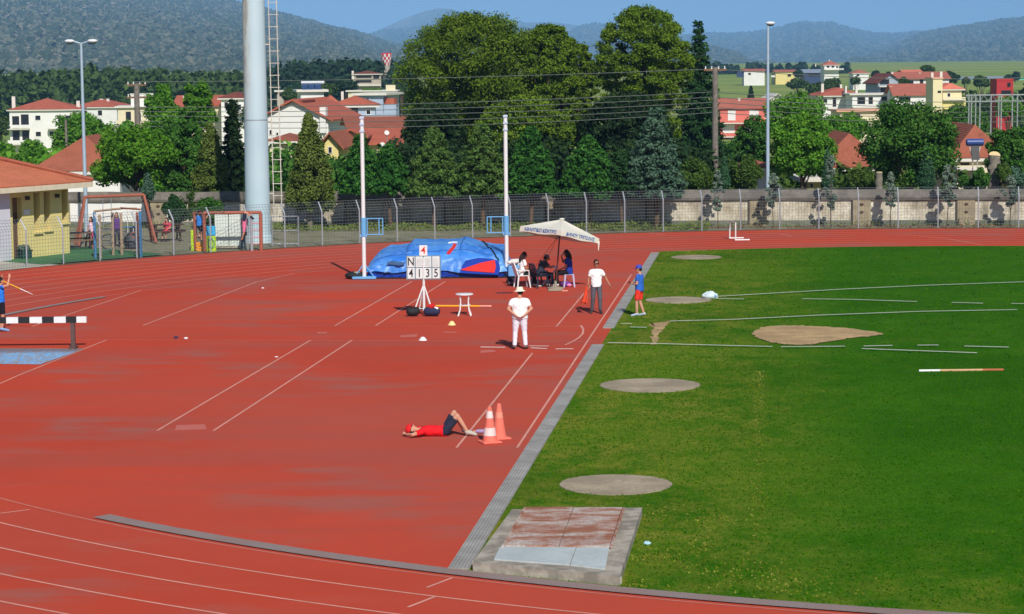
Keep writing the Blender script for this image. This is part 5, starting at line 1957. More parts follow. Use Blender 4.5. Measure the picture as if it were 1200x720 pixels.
# ------------------------------------------------------------------ clubhouse at the left
def tile_mat(nm, c, s=1.0):
    t = NT(nm)
    w = t.n('ShaderNodeTexWave', wave_type='BANDS', bands_direction='X', wave_profile='SIN')
    w.inputs['Scale'].default_value = 3.6 * s
    w.inputs['Distortion'].default_value = .4
    t.l(t.coord(), w.inputs['Vector'])
    w2 = t.n('ShaderNodeTexWave', wave_type='BANDS', bands_direction='Z', wave_profile='SAW')
    w2.inputs['Scale'].default_value = 3.2 * s
    w2.inputs['Distortion'].default_value = .6
    t.l(t.coord(), w2.inputs['Vector'])
    n1, n2 = t.noise(.8, 5, .65), t.noise(7, 4, .7)
    k = t.mix(t.ramp(n1, .35, .65), tuple(x * .78 for x in c), c)
    k = t.mix(t.ramp(n2, .4, .7, 0, .45), k, tuple(min(1, x * 1.35) for x in c))
    k = t.mix(t.ramp(t.noise(2.2, 3, .6), .6, .75, 0, .5), k, tuple(x * .5 for x in c))
    t.col(k)
    t.set(.85, 0, .2)
    t.bump(t.math('ADD', w.outputs['Fac'], t.math('MULTIPLY', w2.outputs['Fac'], .6)), .5, .03)
    return t.m
TILE_A = tile_mat('terracotta_tiles', S(198, 116, 84))
TILE_B = tile_mat('old_red_tiles', S(164, 96, 74))
TILE_C = tile_mat('bright_red_tiles', S(186, 102, 80))
TILE_D = tile_mat('brown_tiles', S(128, 72, 62))
YWALL = mat('yellow_render', S(228, 212, 140), .85, .12, 1.2)
LILWALL = mat('pale_grey_render', S(206, 206, 214), .85, .08, 1.2)
CREAM = mat('cream_render', S(226, 214, 180), .85, .1, 1.0)
WWALL = mat('white_render', S(232, 230, 224), .85, .08, .8)
DKWIN = mat('dark_window', S(40, 42, 48), .25, .3, 2)
WOODB = mat('brown_wood', S(128, 96, 72), .7, .25, 4)
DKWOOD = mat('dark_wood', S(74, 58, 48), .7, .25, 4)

A = G(82, 297)
B = G(-4, 306.5)
dirf = (B - A).normalized()                       # along the facade towards us
nin = Vector((-dirf.y, dirf.x, 0))
if nin.x > 0:
    nin = -nin                                    # into the building
ch = thing('clubhouse', 'yellow clubhouse with terracotta hip roof and narrow windows beside the playground', 'clubhouse', A)
# clubhouse frame: local x along the facade towards the viewer, local y into the building
ch.rotation_euler = (0, 0, math.atan2(dirf.y, dirf.x))
ysgn = 1 if (Matrix.Rotation(ch.rotation_euler.z, 3, 'Z') @ Vector((0, 1, 0))).dot(nin) > 0 else -1
def L(x, y, z=0):
    return (x, ysgn * y, z)
LEN, DEP, HE = 8.0, 9.0, 3.0
def fpos(pxx):                                    # distance along the facade seen at picture column pxx
    d = ray(pxx, 260)
    k = d.x / d.y
    return (A.y * k - A.x) / (dirf.x - dirf.y * k)
wins = [(fpos(79.5), fpos(73), 1.35, 2.75), (fpos(59.5), fpos(52), 1.1, 2.75), (fpos(47.5), fpos(40), 1.05, 2.75), (fpos(26), fpos(15), .05, 2.6)]
cuts_ = sorted(wins)
x = 0.0
mb = MB()
th = .5
def fbox(x0, x1, z0, z1, y0=0, y1=th):
    mb.prism([L(x0, y0)[:2], L(x1, y0)[:2], L(x1, y1)[:2], L(x0, y1)[:2]], z0, z1)
X_END = fpos(5)
for a, b, z0, z1 in cuts_:
    fbox(x, a, 0, HE)
    fbox(a, b, z1, HE)
    if z0 > .1:
        fbox(a, b, 0, z0)
    x = b
fbox(x, X_END, 0, HE)
fbox(0, th, 0, HE, th + .002, DEP)
fbox(0, LEN, 0, HE, DEP, DEP + th)
mb.build('wall', YWALL, ch)
mb = MB()
fbox(X_END, X_END + 4.5, 0, HE, -.35, .5)
mb.build('porch_wall', LILWALL, ch)
for a, b, z0, z1 in cuts_[:3]:
    fr = MB()
    yy = ysgn * .42
    fr.box(((a + b) / 2, yy, z1 - .03), (b - a, .06, .06)).box(((a + b) / 2, yy, z0 + .03), (b - a, .06, .06))
    fr.box((a + .03, yy, (z0 + z1) / 2), (.06, .055, z1 - z0 - .12)).box((b - .03, yy, (z0 + z1) / 2), (.06, .055, z1 - z0 - .12))
    f = fr.build('window', DKWOOD, ch)
    MB().box(((a + b) / 2, ysgn * .45, (z0 + z1) / 2), (b - a - .1, .01, z1 - z0 - .1)).build('pane', DKWIN, f)
    MB().box(((a + b) / 2, -ysgn * .04, z0 - .035), (b - a + .14, .12, .06)).build('sill', YWALL, f)
a, b, z0, z1 = cuts_[3]
dr = MB().box(((a + b) / 2, ysgn * .3, (z0 + z1) / 2), (b - a, .05, z1 - z0)).build('door', WOODB, ch)
for i in range(7):
    MB().box((a + (b - a) * (i + .5) / 7, ysgn * .26, 1.0), (.018, .018, 1.9)).build('door_slat', DKWOOD, dr)
MB().box((b - .08, ysgn * .255, 1.05), (.04, .05, .14)).build('handle', STEEL, dr)
ov, ovf = .5, .98
ev = [L(-ov, -ovf, HE + .14), L(LEN + 6, -ovf, HE + .14), L(LEN + 6, DEP + ov, HE + .14), L(-ov, DEP + ov, HE + .12)]
rg = [L(4.6, DEP / 2, HE + 2.0), L(LEN + 6, DEP / 2, HE + 2.0)]
mb = MB()
rf = ev + rg
mb.add(rf, [(0, 1, 5, 4), (2, 3, 4, 5), (3, 0, 4), (1, 2, 5)])
ro = mb.build('roof', TILE_A, ch)
sm = ro.modifiers.new('thick', 'SOLIDIFY')
sm.thickness = .09
mb = MB()
mb.prism([L(-ov, -ovf)[:2], L(LEN + 6, -ovf)[:2], L(LEN + 6, DEP + ov)[:2], L(-ov, DEP + ov)[:2]], HE - .12, HE + .1)
mb.build('eave_board', mat('pale_soffit', S(216, 208, 180), .8), ch)
mb = MB()
for i in range(2):
    p = [L(-ov, -ovf, HE + .2), L(-ov, DEP + ov, HE + .2)][i]
    mb.tube([p, (rg[0][0], rg[0][1], rg[0][2] + .1)], .09, 7)
mb.tube([(rg[0][0], rg[0][1], rg[0][2] + .1), (rg[1][0], rg[1][1], rg[1][2] + .1)], .09, 7)
mb.build('ridge_tiles', TILE_B, ch)
for x in (fpos(66), fpos(31)):
    MB().box(L(x, -.1, 2.55), (.1, .2, .16)).build('wall_lamp', DKWOOD, ch)
MB().box(L(fpos(31), -.03, 1.95), (.4, .03, .22)).build('notice', WHITE, ch)

# ------------------------------------------------------------------ playground
ORP = mat('orange_paint', S(166, 96, 74), .6, .18, 5)
BLP = mat('blue_post_paint', S(70, 130, 176), .6, .15, 5)
WOODP = mat('weathered_wood', S(176, 152, 126), .85, .2, 4)
def pg(x, y, off=0):                              # ground point at picture column x, a distance beyond the fence line
    return G(x, y)
def upt(p, h):
    return Vector((p.x, p.y, p.z + h))
pl, pr = px(101, 288, 105.0), px(170, 287, 106.5)
pl.z = pr.z = 0
sw = thing('swing_frame', 'orange A frame swing with a long top bar in front of the white wall', 'swing', (pl + pr) / 2)
hs_ = 2.18
ca, cb = upt(pl.lerp(pr, .0), hs_), upt(pl.lerp(pr, 1), hs_)
local(MB().tube([ca, cb], .07, 8), 'top_bar', ORP, sw)
for c, sg in ((ca, -1), (cb, 1)):
    for dy in (-.5, .5):
        f = Vector((c.x + sg * .42 - dy * .35, c.y + dy, 0))
        local(MB().tube([f, c], .065, 8), 'leg', ORP, sw)
for fx in (.3, .44):
    p = ca.lerp(cb, fx)
    local(MB().tube([p, p + Vector((0, 0, -1.5))], .015, 4), 'chain', STEEL, sw)
p = ca.lerp(cb, .37)
local(MB().box(p + Vector((0, 0, -1.5)), (.5, .2, .04)), 'swing_seat', BLACKM, sw)

cf = thing('climbing_frame', 'climbing frame of blue and wooden posts with rungs and a hanging ring', 'climbing frame', G(140, 304.5))
def post(x, yb, yt, D, m, w=.12):
    p = px(x, yb, D)
    p.z = 0
    h = px(x, yt, D).z
    local(MB().tube([p, upt(p, h)], w / 2, 8), 'post', m, cf)
    return p, h
D0 = G(112, 306).y + 1.2
ps = {}
for x, yt, m, dd in ((112, 249, BLP, 0), (118, 252, WOODP, .1), (133, 249, WOODP, 1.6), (143, 250, WOODP, 1.7), (162, 249, ORP, 1.9), (165.5, 248, BLP, .5)):
    ps[x] = post(x, 305, yt, D0 + dd, m)
def rung(x0, x1, z, m, r=.02):
    a_, b_ = ps[x0][0], ps[x1][0]
    local(MB().tube([upt(a_, z), upt(b_, z)], r, 6), 'rung', m, cf)
for i in range(6):
    rung(118, 133, .3 + i * .28, STEEL)
    rung(162, 165.5, .3 + i * .28, STEEL)
rung(112, 143, 2.0, WOODP, .05)
rung(143, 165.5, 2.03, ORP, .04)
rung(133, 162, 2.0, WOODP, .04)
rung(143, 162, 1.2, BLP, .025)
a_, b_ = ps[143][0], ps[162][0]
for f in (.4, .75):
    p = a_.lerp(b_, f)
    local(MB().tube([upt(p, 2.0), upt(p, .95)], .012, 4), 'rope', WHITE, cf)
p = upt(a_.lerp(b_, .75), .85)
local(MB().tube([p + Vector((.12 * math.cos(q), 0, .12 * math.sin(q))) for q in np.linspace(0, 6.28, 14)], .02, 5), 'ring', ORP, cf)

def picnic(p, rz, label, m):
    t = thing('picnic_table', label, 'picnic table', p, rz, 'picnic tables in the playground')
    for i in range(4):
        MB().box((0, -.27 + i * .18, .72), (1.5, .16, .045)).build('top_board', m, t)
    for sy in (-.62, .62):
        MB().box((0, sy, .43), (1.5, .24, .045)).build('bench', m, t)
    for sx in (-.55, .55):
        MB().tube([(sx, -.55, 0), (sx, -.2, .7)], .045, 6).build('leg', m, t)
        MB().tube([(sx, .55, 0), (sx, .2, .7)], .045, 6).build('leg', m, t)
        MB().box((sx, 0, .38), (.06, 1.4, .08)).build('cross_brace', m, t)
picnic(px(91, 300, 103.5) * Vector((1, 1, 0)) if False else Vector((px(91, 300, 102.6).x, 102.6, 0)), .5, 'weathered wooden picnic table left of the blue climbing post', WOODB)
picnic(Vector((px(196, 290, 107.6).x, 107.6, 0)), .3, 'dark wooden picnic table between the climbing frame and the lime panel', DKWOOD)

def metal_chair(p, rz, label):
    t = thing('metal_chair', label, 'chair', p, rz, 'metal chairs outside the clubhouse')
    MB().lathe([(.001, .44), (.21, .44), (.21, .46), (.001, .46)], 16).build('seat', STEEL, t)
    mb = MB().tube([(-.2, -.18, .45), (-.22, -.26, .75), (-.12, -.3, .9), (.12, -.3, .9), (.22, -.26, .75), (.2, -.18, .45)], .016, 6)
    for i in range(4):
        mb.tube([(-.12 + .08 * i, -.2, .46), (-.12 + .08 * i, -.29, .88)], .01, 5)
    mb.build('backrest', STEEL, t)
    for sx in (-.18, .18):
        for sy in (-.16, .16):
            MB().tube([(sx, sy, .45), (sx * 1.2, sy * 1.25, 0)], .014, 5).build('leg', STEEL, t)
    return t
metal_chair(Vector((px(3, 312, 97).x, 97, 0)), 2.2, 'grey metal chair at the left picture edge outside the clubhouse')
metal_chair(Vector((px(42, 309, 99.4).x, 99.4, 0)), 2.6, 'grey metal chair right of the green planter')
metal_chair(Vector((px(53, 308, 99.6).x, 99.6, 0)), 3.4, 'grey metal chair farthest right of the clubhouse row')
pb_ = thing('planter_box', 'dark green planter box with dry plants by the clubhouse door', 'planter', Vector((px(28, 312, 97.8).x, 97.8, 0)), -.9)
MB().prism([(-.36, -.22), (.36, -.22), (.36, .22), (-.36, .22)], 0, .34).build('box', mat('dark_green_plastic', S(30, 72, 62), .5), pb_)
MB().box((0, 0, .35), (.8, .5, .05)).build('rim', mat('dark_green_plastic', S(30, 72, 62)), pb_)
P_, N_ = in_clumps([(-.15, 0, .45), (.15, 0, .45)], [(.25, .2, .14)] * 2, 500, RNG)
leaf_mesh('plants', LEAVES['silver'], pb_, P_, N_, .07)
bk = thing('bicycle', 'dark bicycle leaning at the foot of the climbing frame', 'bicycle', Vector((px(141, 303, 102.3).x, 102.3, 0)), .1)
for x in (-.5, .5):
    MB().tube([(x + .33 * math.cos(q), 0, .34 + .33 * math.sin(q)) for q in np.linspace(0, 2 * math.pi, 25)], .03, 6, False).build('wheel', BLACKM, bk)
MB().tube([(-.5, 0, .34), (-.2, 0, .75), (.3, 0, .8), (.5, 0, .34)], .022, 6).tube([(-.2, 0, .75), (-.05, 0, .32), (.3, 0, .8)], .022, 6).build('frame', mat('grey_frame', S(96, 100, 112), .4), bk)
MB().ell((-.22, 0, .86), (.13, .06, .04)).build('saddle', BLACKM, bk)
MB().tube([(.28, -.25, .98), (.3, 0, .95), (.28, .25, .98)], .018, 6).tube([(.3, 0, .95), (.3, 0, .8)], .018, 6).build('handlebar', BLACKM, bk)
rs = thing('refuse_sack', 'dark grey sack slumped against the right climbing frame post', 'sack', Vector((px(156, 301, 103.2).x, 103.2, 0)))
MB().lathe([(.001, 0), (.34, .02), (.4, .25), (.3, .55), (.1, .75), (.13, .9), (.001, .86)], 14).build('sack', mat('grey_plastic', S(66, 70, 78), .5, .2), rs, True)
MB().lathe([(.1, .72), (.12, .76), (.1, .8)], 12, cap=False).build('tie', BLACKM, rs)

# orange frame with the lime panel
of = thing('monkey_bars', 'orange painted play frame with a bar, ladder and posts left of the light tower', 'play frame', G(268, 297))
Df = G(270, 296).y + .8
def fp(x, D=None):
    p = px(x, 290, D or Df)
    p.z = 0
    return p
for x, dd in ((229, .9), (240, 0), (306, 0)):
    p = fp(x, Df + dd)
    local(MB().tube([p, upt(p, px(x, 250, Df).z)], .08, 8), 'post', ORP, of)
zz = px(270, 249.5, Df).z
local(MB().tube([upt(fp(239), zz), upt(fp(307), zz)], .07, 8), 'top_bar', ORP, of)
local(MB().tube([upt(fp(229, Df + .9), zz - .04), upt(fp(240), zz - .04)], .05, 8), 'side_bar', ORP, of)
for i in range(4):
    z = .3 + i * .3
    local(MB().tube([upt(fp(295), z), upt(fp(305.5), z)], .02, 6), 'rung', mat('pink_paint', S(210, 110, 130), .6), of)
local(MB().tube([fp(295), upt(fp(295), zz)], .06, 8), 'post', STEEL, of)
pn = thing('toy_panel', 'lime green play panel with a sky blue top and yellow side under the orange frame', 'play panel', G(240, 298))
LIME = mat('lime_plastic', S(190, 226, 40), .5, .08)
SKYB = mat('sky_plastic', S(60, 186, 240), .5, .08)
def board(x0, x1, y0, y1, D, m, nm, ty=.06):
    a_, b_ = px(x0, y1, D), px(x1, y0, D)
    c = (a_ + b_) / 2
    local(MB().box(c, (abs(b_.x - a_.x), ty, abs(b_.z - a_.z)), 0, None, .02), nm, m, pn)
Dp = Df + .35
board(242.5, 253, 277, 295.5, Dp, LIME, 'lower_panel')
board(240.5, 252.5, 265, 276.5, Dp - .03, SKYB, 'upper_panel')
board(224, 229.5, 270, 295.5, Dp + .6, LIME, 'side_panel')
board(230, 238, 284, 295.5, Dp + .4, mat('orange_plastic', S(244, 160, 50), .5), 'step_panel')
c = px(247.5, 285, Dp - .06)
local(MB().tube([c + Vector((.13 * math.cos(q), 0, .2 * math.sin(q))) for q in np.linspace(0, 6.28, 16)], .035, 6), 'porthole_ring', mat('grey_green_plastic', S(140, 190, 130), .5), pn)
wc = thing('white_container', 'white metal cabinet with panelled front behind the orange frame', 'cabinet', Vector((px(272, 290, Df + 1.8).x, Df + 1.8, 0)))
def wcb(x0, x1, z0, z1, y, d, nm, m):
    a_, b_ = px(x0, 280, Df + 1.8).x, px(x1, 280, Df + 1.8).x
    local(MB().box(((a_ + b_) / 2, Df + 1.8 + y, (z0 + z1) / 2), (b_ - a_, d, z1 - z0)), nm, m, wc)
PALEG = mat('pale_green_white', S(214, 224, 214), .6, .1, 2)
wcb(253, 268.5, .1, 1.55, 0, .5, 'door', PALEG)
wcb(269.5, 283, .1, 1.55, 0, .5, 'door', PALEG)
wcb(252.5, 283.5, 1.56, 1.62, 0, .56, 'top', STEEL)
wcb(252.5, 283.5, 0, .09, 0, .5, 'plinth', M_CONC)
wcb(284, 287.5, .0, 1.5, -.1, .3, 'side_post', mat('slate_post', S(92, 112, 116), .6))
gt = thing('field_gate', 'light steel gate frame beside the light tower', 'gate', Vector((px(335, 290, 103.5).x, G(335, 290).y + .7, 0)))
gy = gt.location.y
for x in (319, 350):
    p = px(x, 288, gy); p.z = 0
    local(MB().tube([p, upt(p, 1.35)], .03, 7), 'post', STEEL, gt)
for z in (.1, .7, 1.33):
    a_, b_ = px(319, 288, gy), px(350, 288, gy)
    a_.z = b_.z = z
    local(MB().tube([a_, b_], .022, 6), 'rail', STEEL, gt)

# playground people
child = dict(k=.78, child=True)
PK = 'people in the playground'
def at(x, D):
    p = px(x, 290, D)
    p.z = 0
    return p
person('child in pale pink top and magenta trousers by the blue climbing post, arms raised', at(107.5, 103.4), 2.6, dict(elL=(-.34, .1, 1.5), wrL=(-.5, .2, 1.68)),
       mat('pale_pink_cloth', S(240, 206, 222), .85), 'short', mat('magenta_cloth', S(214, 60, 128), .85), 'long', hair='long', group=PK, **child)
person('child in purple striped jumper standing inside the climbing frame', at(137.5, 104.2), math.pi, None,
       mat('purple_jumper', S(96, 60, 130), .85, .3, 9), 'long', mat('navy_trousers', S(40, 48, 76)), 'long', hair='long', group=PK, k=.86, child=True)
person('child in red patterned dress seated at the dark picnic table', at(197, 107.4), 2.8, SIT,
       mat('red_dress', S(220, 60, 90), .85, .3, 12), 'short', mat('red_dress', S(220, 60, 90)), 'short', hair='long', group=PK, **child)
person('child in bright blue t-shirt climbing over the lime play panel', at(234.5, Df + .5) + Vector((0, 0, .35)), -.5,
       dict(knL=(-.12, .25, .62), anL=(-.12, .05, .25), elR=(.25, .2, 1.25), wrR=(.2, .4, 1.35), elL=(-.25, .2, 1.25), wrL=(-.2, .4, 1.35), toeL=(-.12, .2, .2)),
       mat('bright_blue_cloth', S(40, 134, 226), .85), 'short', mat('black_shorts', S(26, 26, 34)), 'short', group=PK, k=.82, child=True)
zk = 1.15 * .78
hb = px(288, 251, Df)
HANG = dict(pelvis=(0, .1, -.48), chest=(0, .1, -.8), neck=(0, .1, -1.0), head=(0, .09, -1.15), shL=(-.17, .1, -.93), shR=(.17, .1, -.93),
            elL=(-.2, .12, -1.18), elR=(.2, .12, -1.18), wrL=(-.16, .2, -1.4), wrR=(.16, .2, -1.4), hipL=(-.09, .1, -.44), hipR=(.09, .1, -.44),
            knL=(-.1, .02, .06), knR=(.1, .02, .06), anL=(-.1, -.3, -.22), anR=(.1, -.3, -.22), toeL=(-.1, -.42, -.36), toeR=(.1, -.42, -.36), faceF=(0, 1, 0), faceU=(0, 0, -1))
person('child in pink hanging upside down by the knees from the orange bar', Vector((hb.x, Df, hb.z + .06)), math.pi / 2, HANG,
       mat('pink_white_cloth', S(226, 120, 156), .85, .3, 12), 'short', mat('navy_shorts', S(44, 46, 66)), 'short', group=PK, **child)

# ------------------------------------------------------------------ light tower with ladder
Dt = 106.2
tb_ = px(303, 291, Dt)
tw = thing('light_tower', 'thick pale blue steel light tower with ladder behind the fence', 'light tower', (tb_.x, Dt, 0))
def tower_mat():
    t = NT('pale_blue_steel')
    a_ = t.noise(1, 5, .7, t.coord((2.2, 2.2, .5)))
    b_ = t.noise(1, 4, .7, t.coord((14, 14, .18)))
    sep = t.n('ShaderNodeSeparateXYZ')
    t.l(t.coord(), sep.inputs[0])
    k = t.mix(t.ramp(t.noise(.3, 3, .5), .35, .65), S(176, 200, 208), S(190, 210, 216))
    hi = t.ramp(sep.outputs['Z'], 4.5, 9.5)
    side_ = t.ramp(sep.outputs['X'], -.62, -.05, 1, 0)
    k = t.mix(t.math('MULTIPLY', t.math('MULTIPLY', hi, t.ramp(b_, .3, .6)), side_), k, S(206, 190, 146))
    k = t.mix(t.math('MULTIPLY', t.math('MULTIPLY', hi, t.ramp(a_, .5, .57)), side_), k, S(128, 84, 48))
    t.col(k)
    t.set(.5, 0, .4)
    return t.m
M_TOWER = tower_mat()
kx = Dt / F_PX
zs_ = [(-.1, .66), (.28, .64), (.3, .585), (5.55, .54)]
MB().lathe([(r, z) for z, r in zs_], 32).build('lower_shaft', M_TOWER, tw, True)
MB().lathe([(.535, 5.6), (.50, 12.0), (.40, 26.0)], 32).build('upper_shaft', M_TOWER, tw, True)
MB().lathe([(.55, 5.552), (.55, 5.598)], 32).build('joint_ring', STEEL, tw)
LAD = mat('rusty_white_paint', S(206, 200, 186), .7, .25, 5)
def rail(z, dx):
    return (.56 - .0065 * z + dx, -.05, z)
for dx in (.2, .56):
    MB().tube([rail(.9, dx), rail(24, dx)], .024, 6).build('ladder_rail', LAD, tw)
mb = MB()
z = 1.0
while z < 24:
    MB().tube([rail(z, .14), rail(z, .64)], .018, 5).build('rung', LAD, tw)
    z += .55
for z in (2.2, 5.5, 9.0, 12.5):
    MB().tube([(.4, 0, z), rail(z, .2)], .03, 5).build('ladder_bracket', LAD, tw)
mb = MB().box((0, 0, 25.4), (4.4, .3, .3)).box((0, 0, 24.4), (4.4, .3, .3)).box((-2, 0, 24.9), (.2, .2, 1.2)).box((2, 0, 24.9), (.2, .2, 1.2))
mb.build('head_frame', STEEL, tw)
for i in range(8):
    MB().box((-1.8 + (i % 4) * 1.2, -.3, 24.5 + (i // 4) * .95), (.6, .35, .5)).build('floodlight', WHITE, tw)

# ------------------------------------------------------------------ street lamps
def lamp(cx, topy, D, label, two):
    p = px(cx, topy, D)
    zb = terrain(p.x, D)
    t = thing('street_lamp', label, 'street lamp', (p.x, D, zb))
    h = p.z - zb
    LP = mat('lamp_steel', S(176, 194, 208), .45, .12, metal=.2)
    MB().tube([(0, 0, 0), (0, 0, h * .5), (0, 0, h)], [.11, .085, .06], 10).build('pole', LP, t, True)
    HEAD = mat('lamp_head', S(226, 230, 232), .4)
    for s in ((-1, 1) if two else (1,)):
        if two:
            MB().tube([(0, 0, h - .05), (s * .35, 0, h + .05)], .035, 6).build('arm', LP, t)
        x = s * .55 if two else .12
        hd = MB().ell((x, 0, h + .07), (.25, .16, .09), None, 14, 8).build('lamp_head', HEAD, t, True)
        MB().ell((x, 0, h - .01), (.19, .13, .08), None, 12, 6).build('lens', mat('lamp_glass', S(80, 90, 92), .2), hd, True)
lamp(95, 50, 112.0, 'slim double headed street lamp behind the clubhouse roof', True)
lamp(900, 29, 118, 'tall single headed street lamp behind the wall at right', False)
# ------------------------------------------------------------------ wooden utility poles and cables
def upole(cx, topy, D, label, arms, r=.13, h2=None):
    p = px(cx, topy, D)
    zb = terrain(p.x, D)
    t = thing('utility_pole', label, 'utility pole', (p.x, D, zb))
    h = p.z - zb
    MB().tube([(0, 0, -.2), (0, 0, h)], [r * 1.2, r * .85], 9).build('pole', concrete_mat('pole_wood', S(140, 130, 120), .3, 5, .4) if 'pw' not in MATS else MATS['pw'], t)
    for dz in arms:
        MB().box((0, 0, h - dz), (1.3, .12, .12)).build('cross_arm', WOODB, t)
        for x in (-.55, -.2, .2, .55):
            MB().lathe([(.001, 0), (.05, 0), (.03, .08), (.05, .14), (.001, .16)], 8, (x, 0, h - dz + .06)).build('insulator', WHITE, t)
    return Vector((p.x, D, p.z))
MATS['pw'] = concrete_mat('pole_wood', S(140, 130, 120), .3, 5, .4)
uA = upole(838, 79, 134, 'tall wooden utility pole right of the fir tree', (.15,), .17)
uB = upole(160, 98, 150, 'wooden utility pole with cross arms above the left roofs', (.1, .9), .2)
uC = upole(77, 141, 200, 'thin wooden pole in the trees before the white apartment block', (), .12)
CABLE = mat('power_cable', S(120, 124, 116), .6, .1)
def cable(a, b, sag, label, r=.02):
    n = 28
    pts = [a.lerp(b, i / n) - Vector((0, 0, sag * 4 * (i / n) * (1 - i / n))) for i in range(n + 1)]
    o = MB().tube(pts, r, 4).build('power_cable', CABLE)
    return tag(o, label, 'cable', 'power cables strung between the poles')
ordn = ['topmost', 'second', 'third', 'fourth', 'fifth', 'lowest']
for i, (yr, yl) in enumerate(((81, 92), (108, 122), (114, 127), (120, 132), (126, 138), (132, 144))):
    a_ = px(838, yr, 134)
    b_ = px(158, yl + 4, 150)
    cable(a_, b_, .18 + .05 * i, f'{ordn[i]} grey cable crossing the big pines, counted down from the wooden pole top')
    c_ = px(1330, yr + 2, 170)
    cable(a_, c_, .6, f'{ordn[i]} cable running from the wooden pole to the right picture edge')
# blue tipped solar water heater on its stand
wt_ = thing('water_heater', 'blue solar water tank on a white stand in front of the tiled house at right', 'water heater', Vector((px(1142, 205, 122).x, 122, terrain(0, 122))))
zc = px(1142, 167, 122).z - wt_.location.z
MB().tube([(-.46, 0, zc), (-.42, 0, zc), (.42, 0, zc), (.46, 0, zc)], [.14, .19, .19, .14], 16).build('tank', mat('tank_blue', S(62, 84, 148), .35), wt_, True)
for s in (-1, 1):
    MB().tube([(s * .3, 0, zc - .15), (s * .12, -.1, zc - .95), (s * .12, -.1, 0)], .03, 6).build('leg', LAD, wt_)
MB().box((0, -.16, zc - .55), (.42, .06, .75), 0, Matrix.Rotation(R(-14), 3, 'X')).build('collector', DKWIN, wt_)
# ------------------------------------------------------------------ the town
PINKW = mat('salmon_render', S(222, 120, 104), .85, .1, .8)
GREYW = mat('grey_render', S(160, 172, 184), .85, .08, .8)
BLUEGW = mat('blue_grey_render', S(168, 182, 200), .85, .08, .8)
CONCW = mat('bare_concrete', S(176, 166, 150), .9, .15, .8)
SHUT = mat('white_shutter', S(228, 226, 220), .7, .08, 3)
SLAB = mat('pale_slab', S(222, 216, 204), .85, .08, 1)
PEACH = mat('peach_render', S(234, 176, 146), .85, .08, .8)
REDW = mat('crimson_render', S(182, 56, 60), .85, .1, .8)
MINT = mat('mint_sheet', S(110, 190, 160), .5, .1, .3)
BLUER = mat('dark_blue_cladding', S(56, 70, 104), .6, .1, .5)
GREYR = mat('grey_sheet_roof', S(150, 160, 172), .5, .1, .4)
TILE_F = mat('far_red_tiles', S(182, 106, 86), .85, .2, .5)
TILE_P = mat('pink_tiles', S(226, 130, 104), .85, .15, .5)


